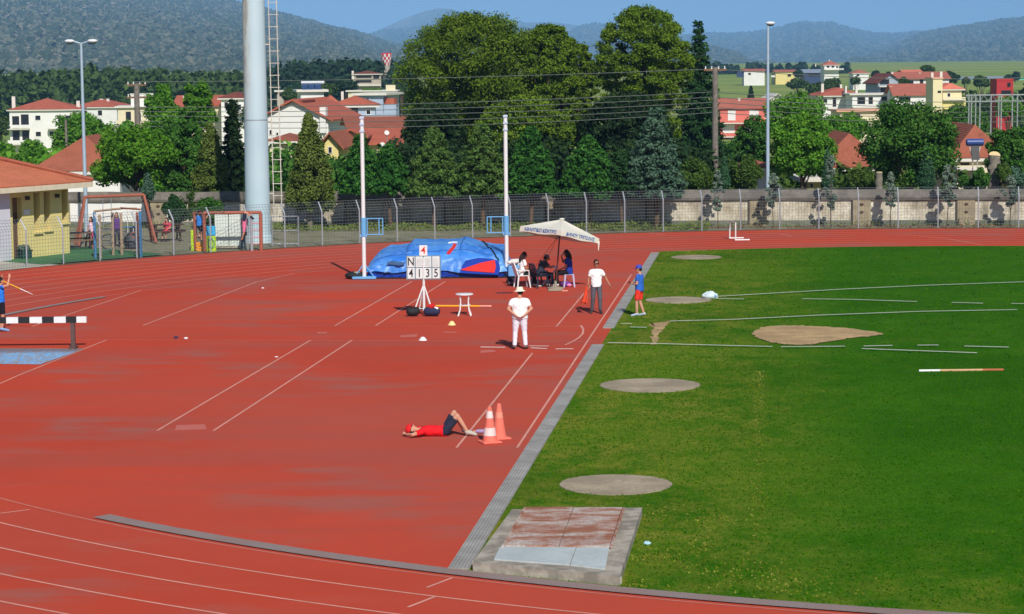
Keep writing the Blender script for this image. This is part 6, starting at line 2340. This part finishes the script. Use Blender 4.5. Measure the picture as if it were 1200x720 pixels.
def house(label, x0, x1, ye, yr, D, d, roof, wall, tile, rz=0.0, wins=(), balc=(), chim=(), boxes=(), cat='house', name='house', ov=.5, group=None, side=2, solar=()):
    k = D / F_PX
    cx = (x0 + x1) / 2
    c = px(cx, ye, D)
    zb = min(terrain(c.x, D + d), terrain(c.x, D)) - .6
    w = (x1 - x0) * k
    t = thing(name, label, cat, (c.x, D + d / 2, zb), rz, group)
    def X(x):
        return (x - cx) * k
    def Z(y):
        return px(cx, y, D).z - zb
    he, hr = Z(ye), Z(yr)
    mb = MB()
    if roof == 'gable_front':
        mb.add([(-w / 2, -d / 2, 0), (w / 2, -d / 2, 0), (w / 2, -d / 2, he), (0, -d / 2, hr), (-w / 2, -d / 2, he),
                (-w / 2, d / 2, 0), (w / 2, d / 2, 0), (w / 2, d / 2, he), (0, d / 2, hr), (-w / 2, d / 2, he)],
               [(0, 1, 2, 3, 4), (9, 8, 7, 6, 5), (0, 5, 6, 1), (1, 6, 7, 2), (4, 9, 5, 0), (2, 7, 8, 3), (3, 8, 9, 4)])
    elif roof == 'gable_side':
        mb.add([(-w / 2, -d / 2, 0), (-w / 2, d / 2, 0), (-w / 2, d / 2, he), (-w / 2, 0, hr), (-w / 2, -d / 2, he),
                (w / 2, -d / 2, 0), (w / 2, d / 2, 0), (w / 2, d / 2, he), (w / 2, 0, hr), (w / 2, -d / 2, he)],
               [(4, 3, 2, 1, 0), (5, 6, 7, 8, 9), (0, 1, 6, 5), (1, 2, 7, 6), (0, 5, 9, 4), (4, 9, 8, 3), (3, 8, 7, 2)])
    else:
        mb.box((0, 0, he / 2), (w, d, he))
    mb.build('wall', wall, t)
    W2, D2 = w / 2 + ov, d / 2 + ov
    mb = MB()
    lift = .06
    if roof == 'flat':
        mb.box((0, 0, he + .13), (w + 2 * ov, d + 2 * ov, .25))
    elif roof == 'hip':
        rl = max(0.0, (w - d) / 2)
        rd = max(0.0, (d - w) / 2)
        e = [(-W2, -D2, he + lift), (W2, -D2, he + lift), (W2, D2, he + lift), (-W2, D2, he + lift)]
        if rl > .1:
            r_ = [(-rl, 0, hr), (rl, 0, hr)]
            mb.add(e + r_, [(0, 1, 5, 4), (1, 2, 5), (2, 3, 4, 5), (3, 0, 4), (0, 3, 2, 1)])
        elif rd > .1:
            r_ = [(0, -rd, hr), (0, rd, hr)]
            mb.add(e + r_, [(0, 1, 4), (1, 2, 5, 4), (2, 3, 5), (3, 0, 4, 5), (0, 3, 2, 1)])
        else:
            mb.add(e + [(0, 0, hr)], [(0, 1, 4), (1, 2, 4), (2, 3, 4), (3, 0, 4), (0, 3, 2, 1)])
    elif roof == 'gable_side':
        s = (hr - he) / (d / 2)
        a = he - s * ov
        q = [(-W2, -D2, a), (-W2, 0, hr), (-W2, D2, a), (W2, -D2, a), (W2, 0, hr), (W2, D2, a)]
        q = [(x, y, z + lift) for x, y, z in q] + [(x, y, z + lift + .16) for x, y, z in q]
        mb.add(q, [(0, 1, 4, 3), (1, 2, 5, 4), (6, 9, 10, 7), (7, 10, 11, 8), (0, 3, 9, 6), (2, 8, 11, 5), (0, 6, 7, 1), (1, 7, 8, 2), (3, 4, 10, 9), (4, 5, 11, 10)])
    elif roof == 'gable_front':
        s = (hr - he) / (w / 2)
        a = he - s * ov
        q = [(-W2, -D2, a), (0, -D2, hr), (W2, -D2, a), (-W2, D2, a), (0, D2, hr), (W2, D2, a)]
        q = [(x, y, z + lift) for x, y, z in q] + [(x, y, z + lift + .16) for x, y, z in q]
        mb.add(q, [(0, 1, 4, 3), (1, 2, 5, 4), (6, 9, 10, 7), (7, 10, 11, 8), (0, 3, 9, 6), (2, 8, 11, 5), (0, 6, 7, 1), (1, 7, 8, 2), (3, 4, 10, 9), (4, 5, 11, 10)])
    ro = mb.build('roof', tile, t)
    if roof in ('hip',):
        MB().box((0, 0, he - .06), (w + 2 * ov - .06, d + 2 * ov - .06, .17)).build('eave_board', SLAB, t)
    for x, yt, wd in chim:
        zt = Z(yt)
        MB().box((X(x), -d * .12, (zt + he) / 2 - .2), (wd * k, wd * k, zt - he + .6)).build('chimney', SLAB, ro)
    for wn in wins:
        a, b, y0, y1 = wn[:4]
        kd = wn[4] if len(wn) > 4 else 'g'
        z0, z1 = Z(y1), Z(y0)
        xm, ww, zm, hh = (X(a) + X(b)) / 2, X(b) - X(a), (z0 + z1) / 2, z1 - z0
        yy = -d / 2
        fr = MB()
        fw = min(.09, ww * .12)
        fr.box((xm, yy - .02, z1 - fw / 2), (ww, .1, fw)).box((xm, yy - .02, z0 + fw / 2), (ww, .1, fw))
        fr.box((xm - ww / 2 + fw / 2, yy - .021, zm), (fw, .098, hh - 2 * fw)).box((xm + ww / 2 - fw / 2, yy - .021, zm), (fw, .098, hh - 2 * fw))
        f = fr.build('window', SHUT if kd != 'd' else DKWOOD, t)
        MB().box((xm, yy - .006, zm), (ww - 2 * fw, .03, hh - 2 * fw)).build('pane' if kd != 's' else 'shutter', SHUT if kd == 's' else DKWIN, f)
    for a, b, yfl, yrail, dep in balc:
        zf, zr = Z(yfl), Z(yrail)
        xm, ww = (X(a) + X(b)) / 2, X(b) - X(a)
        bb = MB().box((xm, -d / 2 - dep / 2 - .003, zf), (ww, dep, .18)).build('balcony', SLAB, t)
        MB().box((xm, -d / 2 - dep + .05, (zf + zr) / 2 + .09), (ww - .02, .08, zr - zf - .18)).build('parapet', wall if wall is not CONCW else SLAB, bb)
    for i, (a, b, y0, y1, dep, m, nm) in enumerate(boxes):
        z0, z1 = Z(y1), Z(y0)
        MB().box(((X(a) + X(b)) / 2, -d / 2 - dep / 2 + .3, (z0 + z1) / 2), (X(b) - X(a), dep + .6, z1 - z0)).build(nm, m, t)
    for (x, y, n_) in solar:
        for i in range(n_):
            cpos = Vector((X(x) + i * .75, -d * .3, Z(y) + .35))
            sp = MB().box(cpos, (.66, 1.5, .06), 0, Matrix.Rotation(R(42), 3, 'X')).build('solar_panel', mat('solar_glass', S(52, 74, 112), .2), t)
        MB().tube([Vector((X(x) - .4, -d * .3 + .55, Z(y) + .95)), Vector((X(x) + n_ * .75, -d * .3 + .55, Z(y) + .95))], .2, 8).build('water_tank', STEEL, t)
    # side windows
    return t


H = house
# left
H('white apartment block with deep balconies and a red hip roof at far left', 6, 86, 129, 116, 400, 14, 'hip', WWALL, TILE_C, .12,
  [(9, 17, 136, 150, 'd'), (19, 28, 134, 150, 'd'), (9, 17, 153, 167, 'd'), (20, 28, 153, 168, 'd'), (35, 42, 135, 141.5), (35, 42, 154, 160.5), (61, 66, 135, 141), (51, 57, 154, 161), (70, 76, 136, 150, 'd')],
  [(4, 29, 151, 146, 1.6), (4, 29, 169, 164, 1.6), (50, 66, 151, 147, 1.4)], [(8, 114, 4), (83, 120, 4)], cat='apartment block', name='apartment_block')
H('long low white house with red roofs behind the bright trees at left', 88, 141, 126, 117, 430, 12, 'hip', WWALL, TILE_C, -.1, [(101, 106, 129, 136), (118, 124, 129, 136)], (), [(115, 117, 4), (123, 117, 3)])
H('white flat roofed house behind the double wooden pole', 134, 171, 126.5, 126, 380, 12, 'flat', CREAM, SLAB, .1, [(143, 149, 131, 143, 'd'), (156, 161, 132, 143)], [(132, 158, 146, 141, 1.4)], (), [(149, 174, 111, 126, -3, WWALL, 'stair_tower'), (148, 175, 110, 111.6, -2.6, SLAB, 'tower_slab')])
H('low house whose large tiled hip roof rises behind the clubhouse', 44, 140, 201.5, 161, 131, 9.0, 'hip', WWALL, TILE_B, .0, [(96, 101, 206, 214)], (), ())
H('orange roofed row house left of the light tower', 206, 262, 124.5, 114, 330, 10, 'gable_side', CREAM, TILE_C, .0, [(226, 231, 128, 134), (240, 245, 128, 134)], (), [(212, 113, 3)])
H('ochre walled house with pyramid roof touching the light tower', 259, 288, 115.5, 108, 325, 9, 'hip', WWALL, TILE_D, .0, [(263, 267, 120, 127, 'd'), (277, 283, 122, 130)], [(272, 288, 133, 129, 1.2)], ())
H('unfinished grey house right of the ladder', 322, 331, 108, 103, 420, 8, 'flat', CONCW, SLAB, .1, [(324, 328, 110, 113, 'd')])
H('big white blank gable wall with red verge right of the ladder', 314, 396, 140, 119, 205, 14, 'gable_front', WWALL, TILE_C, -.12, [(326, 329, 152, 158), (334, 337, 155, 160), (379, 383, 147, 156)], (), (), [(342, 365, 118, 126, -6, TILE_D, 'roof_dormer'), (387, 394, 126, 156, .3, WWALL, 'pier')])
H('white rooftop block with tilted solar panels', 347, 374, 108, 107, 265, 7, 'flat', WWALL, SLAB, .15, [(354, 358, 116, 119, 'd')], solar=((353, 107, 3),))
H('small red roof right of the rooftop solar panels', 372, 396, 127, 112, 255, 8, 'hip', WWALL, TILE_C, .1, [(378, 383, 129, 134)], (), [(398, 109, 3)])
H('low red roof between ladder and conical tree', 316, 342, 166, 159, 172, 8, 'hip', CREAM, TILE_B, .0, [(320, 325, 170, 176)])
H('house with wide bright red hip roof and shaded veranda', 388, 437, 124.5, 113, 240, 9, 'hip', BLUEGW, TILE_C, .05, [(394, 402, 127, 133, 'd'), (409, 417, 127, 134, 'd'), (426, 432, 128, 135)], [(386, 438, 139, 135, 1.3)], ())
H('blue grey house with flat white roof slab', 425, 456, 112, 110, 255, 9, 'flat', BLUEGW, SLAB, -.15, [(436, 440, 115, 120)], [(437, 470, 137, 133, 1.5)], (), [(452, 470, 123, 137, -2, BLUEGW, 'wing'), (450, 468, 115.5, 123, -2.5, TILE_C, 'wing_roof')])
H('long red gabled roof with a satellite dish above the conifers', 404, 466, 150, 141, 195, 9, 'gable_side', CREAM, TILE_B, .12, [(418, 424, 155, 163), (450, 455, 154, 160)])
H('lower bright red roof in front of the long gabled roof', 426, 486, 169, 155, 178, 9, 'gable_side', CREAM, TILE_C, .1, [(440, 446, 172, 180), (454, 460, 172, 180)])
H('cream gable end left of the vault upright', 398, 424, 160, 154, 175, 7, 'gable_front', CREAM, TILE_C, .0, [(404, 410, 163, 170)])
H('pale cream house with brown roof low beside the arborvitae', 384, 402, 168, 158, 168, 7, 'gable_front', YWALL, TILE_B, -.1, [(390, 395, 172, 180)])
H('unfinished concrete frame building with open floors on the hill', 413, 445, 87, 83, 520, 10, 'hip', CONCW, TILE_D, .05, [(416, 434, 89, 91.5, 'd'), (436, 443, 88, 92.5, 'd'), (416, 434, 94, 97, 'd')], [(412, 445, 100.5, 99, 1)], (), [(411, 413.5, 83, 102, .2, SLAB, 'lift_shaft')])
H('long concrete terrace block under the unfinished building', 408, 463, 107.5, 107, 470, 10, 'flat', CREAM, SLAB, .0, [(414, 424, 109, 112.5, 'd'), (430, 440, 109, 112.5, 'd'), (447, 455, 109, 112, 'd')], (), (), [(452, 463, 100, 107.5, -2, CREAM, 'upper_room'), (424, 446, 103.5, 107.5, -4, MATS['bush_leaves'], 'roof_garden')])
# water tower
pw_ = px(453, 92, 640)
wt2 = thing('water_tower', 'red and white chequered water tower on a concrete shaft above the roofs', 'water tower', (pw_.x, 640, terrain(pw_.x, 640)))
kz = 640 / F_PX
zb_ = px(453, 92.5, 640).z - wt2.location.z
z1_, z2_ = px(453, 77, 640).z - wt2.location.z, px(453, 63.5, 640).z - wt2.location.z
MB().lathe([(1.2, 0), (1.15, zb_), (.95, z1_)], 16, cap=False).build('shaft', CONCW, wt2, True)
MB().box((-1.45, -.2, (zb_ + z1_) / 2 - .6), (.3, .3, z1_ - zb_ - 1.4)).build('drain_pipe', SLAB, wt2)
mb = MB()
n, rows = 16, 4
CHK = mat('signal_red', S(206, 44, 58), .6)
for j in range(rows + 1):
    f = j / rows
    r_ = (.95 + (1.62 - .95) * f ** .8)
    for i in range(n):
        a = 2 * math.pi * i / n
        mb.v.append((r_ * math.cos(a), r_ * math.sin(a), z1_ + (z2_ - z1_) * f))
for j in range(rows):
    for i in range(n):
        mb.f.append((j * n + i, j * n + (i + 1) % n, (j + 1) * n + (i + 1) % n, (j + 1) * n + i))
        mb.mi.append((i + j) % 2)
mb.build('tank', [WHITE, CHK], wt2)
MB().lathe([(1.6, z2_), (1.4, z2_ + .25), (.001, z2_ + .3)], 16, cap=False).build('lid', CHK, wt2)
# right
H('red and salmon block of flats with white shutters and balconies', 846, 898, 127, 117, 430, 10, 'gable_side', PINKW, TILE_F, -.06,
  [(855, 864, 129, 142, 's'), (880, 891, 129.5, 140, 's'), (849, 863, 146, 156, 's'), (872, 882, 149, 158, 's')], [(847, 905, 144.5, 141, 1.6), (847, 882, 160.5, 157, 1.4)], [(869, 116, 3)], [(871, 900, 128, 143.8, -.28, CREAM, 'cream_bay')], cat='apartment block', name='apartment_block')
H('white gabled house half hidden behind the single lamp', 901, 916, 116, 111, 440, 8, 'gable_front', WWALL, SLAB, .1, [(906, 910, 116, 120, 'd')])
H('white two storey house with red hip roofs and dark balconies', 959, 1012, 112.5, 103, 400, 11, 'hip', WWALL, TILE_C, .05,
  [(974, 978, 115, 125, 'd'), (989, 1000, 113, 126, 'd'), (1005, 1011, 114, 125), (962, 968, 115, 121)], [(984, 1012, 130.5, 126, 1.6)], [(967, 99, 3), (989, 100, 2.5)], [(988, 989.8, 101, 128, .5, SLAB, 'column')])
H('pink terrace house with yellow awning below the white house', 984, 1032, 131, 130.5, 330, 9, 'flat', CREAM, PEACH, .0, [(990, 1008, 134, 141, 'd')], [(984, 1026, 147, 142, 1.5)], (), [(1010, 1027, 133, 140, -.2, YWALL, 'awning')])
H('grey gable house with brown verge and open balconies', 1026, 1054, 97, 87.5, 420, 9, 'gable_front', GREYW, TILE_D, .1, [(1028, 1039, 93, 99, 'd'), (1029, 1045, 103, 108, 'd')], [(1025, 1047, 101.5, 99.5, 1.4), (1025, 1048, 111.5, 109, 1.4)], ())
H('wide orange tiled house in front of the grey gable house', 1050, 1093, 111.5, 100, 380, 10, 'gable_side', WWALL, TILE_F, -.03,
  [(1055, 1068, 114, 119, 'd')], (), [(1049, 102, 3)])
H('white flat terrace storey below the grey gable house', 1000, 1049, 111.5, 111, 390, 10, 'flat', WWALL, SLAB, -.03, [(1006, 1015, 114, 124, 'd'), (1019, 1024, 114, 124, 'd'), (1034, 1040, 113.5, 119, 'd')], [(1000, 1048, 126, 122, 1.5)], [(1008, 101, 2.5)])
H('white villa with long red roofs behind the orange tiled house', 1052, 1112, 93, 85.5, 520, 12, 'gable_side', WWALL, TILE_F, .0, [(1066, 1071, 94, 99), (1078, 1082, 93, 98, 'd'), (1090, 1095, 94, 99)], (), [(1049.5, 85, 2.5), (1082, 86, 2)])
H('small roof on the ridge at the centre of the white villa', 1060, 1080, 86, 83, 560, 9, 'gable_side', CREAM, TILE_P, .0, [(1066, 1070, 87, 89)])
H('yellow stair tower with salmon chimneys', 1093.5, 1104.5, 93, 92.5, 350, 6, 'flat', mat('pale_yellow_render', S(236, 220, 176), .85, .08), PEACH, .0, [(1099, 1103, 106.5, 109, 'd')], (), [(1095.5, 86, 2.6), (1106, 85, 2.8)], ov=.1)
H('yellow house with salmon pyramid roof', 1105, 1127, 105, 97.5, 352, 8, 'hip', mat('pale_yellow_render', S(236, 220, 176)), TILE_P, .0, [(1110, 1114, 109, 114)], [(1104, 1130, 117, 114, 1.2)], (), [(1104, 1131, 118, 128, .5, YWALL, 'lower_storey')])
H('crimson block with dark openings at the right edge', 1172, 1191, 95, 95, 300, 8, 'flat', REDW, REDW, -.1, [(1184, 1188, 97, 102, 'd'), (1177, 1189, 106, 111, 'd')], ov=.05)
H('low house with rusty tiled hip roof and cream wall right of the chestnut', 1121, 1174, 186, 147, 127, 9, 'hip', CREAM, TILE_B, .0, [(1126, 1136, 191, 197, 'd'), (1150, 1160, 203, 212, 'd')], [(1118, 1150, 197, 196, .9)], ())
H('low house with tiled roof and deep shaded porch left of the chestnut', 972, 1026, 197, 157, 130, 9, 'hip', DKWOOD, TILE_B, .0, [(978, 986, 205, 216, 'd')], (), (), [(990, 996, 210, 222, .6, CREAM, 'pier')], ov=.9)  # dark wall colour stands in for the shade under the eaves
H('small yellow hut wall under the round bright tree', 946, 962, 213, 210, 124, 3, 'flat', YWALL, SLAB, .0, [(949, 953, 215, 220)])
H('small tiled porch roof left of the single lamp foot', 884, 899, 197, 190, 122, 4, 'hip', LILWALL, TILE_B, .0, [(888, 893, 201, 207, 'd')])
# far field buildings
H('long white warehouse with a red roof edge on the green field', 873, 897, 83.5, 81.5, 900, 14, 'gable_side', WWALL, TILE_F, -.05, [(878, 881, 85.5, 88, 'd')], cat='warehouse', name='warehouse', boxes=((865, 873, 84, 90.5, -4, BLUER, 'side_shed'),))
H('yellow warehouse with red roof on the green field', 909, 933, 84.5, 82.5, 920, 14, 'gable_side', YWALL, TILE_F, .0, [(923, 927, 87, 90, 'd')], cat='warehouse', name='warehouse', boxes=((904, 909, 88.5, 90.5, -3, WWALL, 'low_wall'),))
H('grey roofed open shed with dark blue front on the green field', 943, 966, 85.5, 82, 900, 16, 'gable_side', BLUER, GREYR, .0, [(948, 960, 87, 90, 'd')], cat='shed', name='storage_shed')
H('white villa with red roof and balconies standing on the far field', 966, 983, 76.5, 71.5, 850, 10, 'hip', WWALL, TILE_F, .0, [(969, 972, 77, 79.5, 'd'), (974.5, 977.5, 77, 79.5, 'd'), (980, 982, 78, 80, 'd')], [(966, 988, 82, 80.5, 2)], [(957.5, 75, 1.2), (973.5, 70.5, 1.2)])
H('cream farmhouse on the far field left of the grey gable house', 1000, 1018, 86, 82, 800, 10, 'hip', WWALL, TILE_F, .0, [(1004, 1007, 87.5, 89.5, 'd')])
H('long mint green factory roof at the far right', 1125, 1184, 92.2, 90.5, 1000, 20, 'gable_side', MINT, GREYR, .0, [(1140, 1150, 93, 94.5, 'd')], cat='factory', name='factory')
H('short bright mint shed beyond the crimson block', 1186, 1204, 91.5, 90.5, 980, 12, 'flat', MINT, MINT, .0, [(1190, 1194, 92.5, 95, 'd')], cat='shed', name='storage_shed')
# steel frame with grey posts at right
sf = thing('steel_pergola', 'tall grey steel post frame with a lattice top above the tiled house at right', 'steel frame', Vector((px(1165, 150, 160).x, 160, terrain(0, 160))))
zt_ = px(1165, 112, 160).z
for x, dd in ((1135, 0), (1138, 3), (1143, 6), (1148, 0), (1161, 5), (1170, 6), (1173, 0), (1186, 5), (1192, 0), (1204, 0)):
    p = px(x, 150, 160 + dd)
    p.z = terrain(0, 160)
    q_ = p.copy()
    q_.z = zt_
    local(MB().tube([p, q_], .05, 7), 'post', mat('pale_steel', S(156, 162, 162), .5, .1), sf)
for dd in (0, 6):
    a_, b_ = px(1132, 112, 160 + dd), px(1215, 111, 160 + dd)
    for dz in (0, -.45):
        local(MB().tube([a_ + Vector((0, 0, dz)), b_ + Vector((0, 0, dz))], .05, 6), 'beam', mat('pale_steel', S(188, 192, 190)), sf)
    n_ = 16
    mb = MB()
    pts = [a_.lerp(b_, i / n_) + Vector((0, 0, -.45 * (i % 2))) for i in range(n_ + 1)]
    mb.tube(pts, .03, 5)
    local(mb, 'lattice', mat('pale_steel', S(188, 192, 190)), sf)
# satellite dishes on roofs as things of their own
for cx, cy, D, lb in ((453, 156, 176, 'white satellite dish standing on the bright red roof'), (448, 170, 173, 'white satellite dish low on the cream gable below the bright red roof')):
    p = px(cx, cy, D)
    t = thing('satellite_dish', lb, 'satellite dish', p)
    MB().lathe([(.001, 0), (.11, .02), (.19, .07), (.185, .08), (.001, .02)], 16, cap=False).build('reflector', WHITE, t, True).rotation_euler = (R(70), 0, .3)
    MB().tube([(0, .1, 0), (0, .25, -.9)], .03, 6).build('mast', STEEL, t)
# far trees in the town and on the field
fg_ = 'scattered trees around the far houses and fields'
def far(cx, ty, hw, D, by, lb, leaf='far', n=900, kind_='broad', size=.9):
    T('far_tree', lb, cx, ty, hw, D, kind_, leaf, n, boty=by, size=size, group=fg_)
far(880, 101, 7, 450, 130, 'dark conifer above the roof of the red flats', 'fardark', 700, 'arbor', .6)
far(1087, 77, 9, 620, 92, 'round tree rising behind the white villa at right', 'far')
far(1114, 84, 10, 640, 98, 'dark round tree between the villa and the green factory', 'fardark')
far(1150, 89, 10, 600, 103, 'round tree on the green field below the factory roof', 'far')
far(1132, 91, 5, 650, 99, 'small tree at the left end of the factory roof', 'far', 500)
far(1026, 83, 5, 700, 92, 'dark tree beside the cream farmhouse', 'fardark', 500)
far(1042, 85, 5, 640, 92, 'tree just left of the villa roofs', 'fardark', 500)
far(1059, 91, 7, 400, 104, 'tree growing between grey gable house and villa', 'far', 700, 'broad', .6)
far(935, 83, 6, 860, 91, 'tree between the yellow warehouse and the grey shed', 'fardark', 500)
far(935, 92, 13, 640, 104, 'dark bush clump on the green field behind the single lamp', 'far', 900)
far(975, 92, 11, 600, 106, 'bush clump on the field below the white villa', 'far', 900)
far(960, 97, 16, 540, 110, 'wide bush clump at the lower edge of the green field', 'far', 900)
far(1003, 90, 6, 640, 100, 'bush right below the cream farmhouse', 'far', 500)
far(1190, 84, 6, 900, 96, 'tree beyond the crimson block', 'fardark', 500)
far(1181, 88, 6, 800, 100, 'small tree left of the mint shed', 'fardark', 500)
far(1170, 94, 6, 500, 106, 'dark bush left of the crimson block', 'fardark', 500)
far(405, 92, 16, 480, 106, 'dark conifer crown left of the unfinished building', 'fardark', 1200, 'broad', .7)
far(383, 97, 14, 440, 112, 'grey green tree behind the rooftop solar panels', 'far', 1200, 'broad', .6)
far(340, 104, 10, 400, 118, 'green tree between the ladder and the solar roof', 'far', 900, 'broad', .5)
far(470, 96, 8, 520, 112, 'small tree right of the water tower foot', 'far', 700, 'broad', .5)
far(300, 118, 20, 260, 160, 'green crown in front of the ochre house', 'far', 1500, 'broad', .4)
far(120, 146, 14, 330, 170, 'green crown below the long low white house', 'bright', 1200, 'broad', .5)
far(150, 140, 10, 300, 165, 'green crown before the white flat roofed house', 'bright', 900, 'broad', .5)

far(1182, 112, 16, 280, 140, 'leafy crown in front of the crimson block', 'bright', 1400, 'broad', .4)
far(1204, 98, 9, 320, 130, 'dark crown at the right picture edge beside the crimson block', 'fardark', 1200, 'broad', .4)

def wood(nm, x0, x1, D0, D1, topf, n, leaf, size, ntree):
    rng = np.random.default_rng(hash(nm) % 1000 if False else len(nm) * 7)
    C, Rd = [], []
    for i in range(ntree):
        x = rng.uniform(x0, x1)
        D = rng.uniform(D0, D1)
        tp = px(x, topf(x) + rng.uniform(0, 5), D)
        zb = terrain(tp.x, D) - 1
        h = tp.z - zb
        for q in range(7):
            f = q / 6
            r = h * .16 * (1.25 - f) + .5
            C.append((tp.x + rng.uniform(-.6, .6) * r, D + rng.uniform(-.6, .6) * r, zb + h * (.15 + .8 * f)))
            Rd.append((r * 1.5, r * 1.5, h * .13))
    P, Nn = in_clumps(C, Rd, n, rng, .5)
    return kind(leaf_mesh(nm, LEAVES[leaf], None, P, Nn + np.array([0, 0, .4]), size, .8, rng), 'stuff')
wood('dark_pine_wood', 305, 480, 600, 720, lambda x: 78 - 5 * math.sin((x - 305) / 60) + (4 if x < 330 else 0), 26000, 'fardark', 1.1, 110)
wood('distant_treeline', -260, 300, 560, 800, lambda x: 83.5 + 2 * math.sin(x / 23) - (2 if 100 < x < 190 else 0) + (3 if x > 215 else 0), 56000, 'far', 1.2, 290)
wood('field_edge_trees', 780, 1000, 1300, 1500, lambda x: 74.5 + 1.5 * math.sin(x / 9), 9000, 'fardark', 1.8, 60)
wood('roadside_thicket', 960, 1240, 430, 560, lambda x: 108 + 2 * math.sin(x / 12), 8000, 'far', .9, 40)
wood('garden_thicket', 280, 490, 140, 168, lambda x: 182 + 6 * math.sin(x / 15), 16000, 'chestnut', .3, 50)
wood('garden_greenery', 700, 1230, 124, 150, lambda x: 200 + 6 * math.sin(x / 18), 26000, 'bush', .28, 80)
wood('back_garden_greenery', -20, 330, 150, 210, lambda x: 178 + 8 * math.sin(x / 19), 26000, 'bright', .34, 70)
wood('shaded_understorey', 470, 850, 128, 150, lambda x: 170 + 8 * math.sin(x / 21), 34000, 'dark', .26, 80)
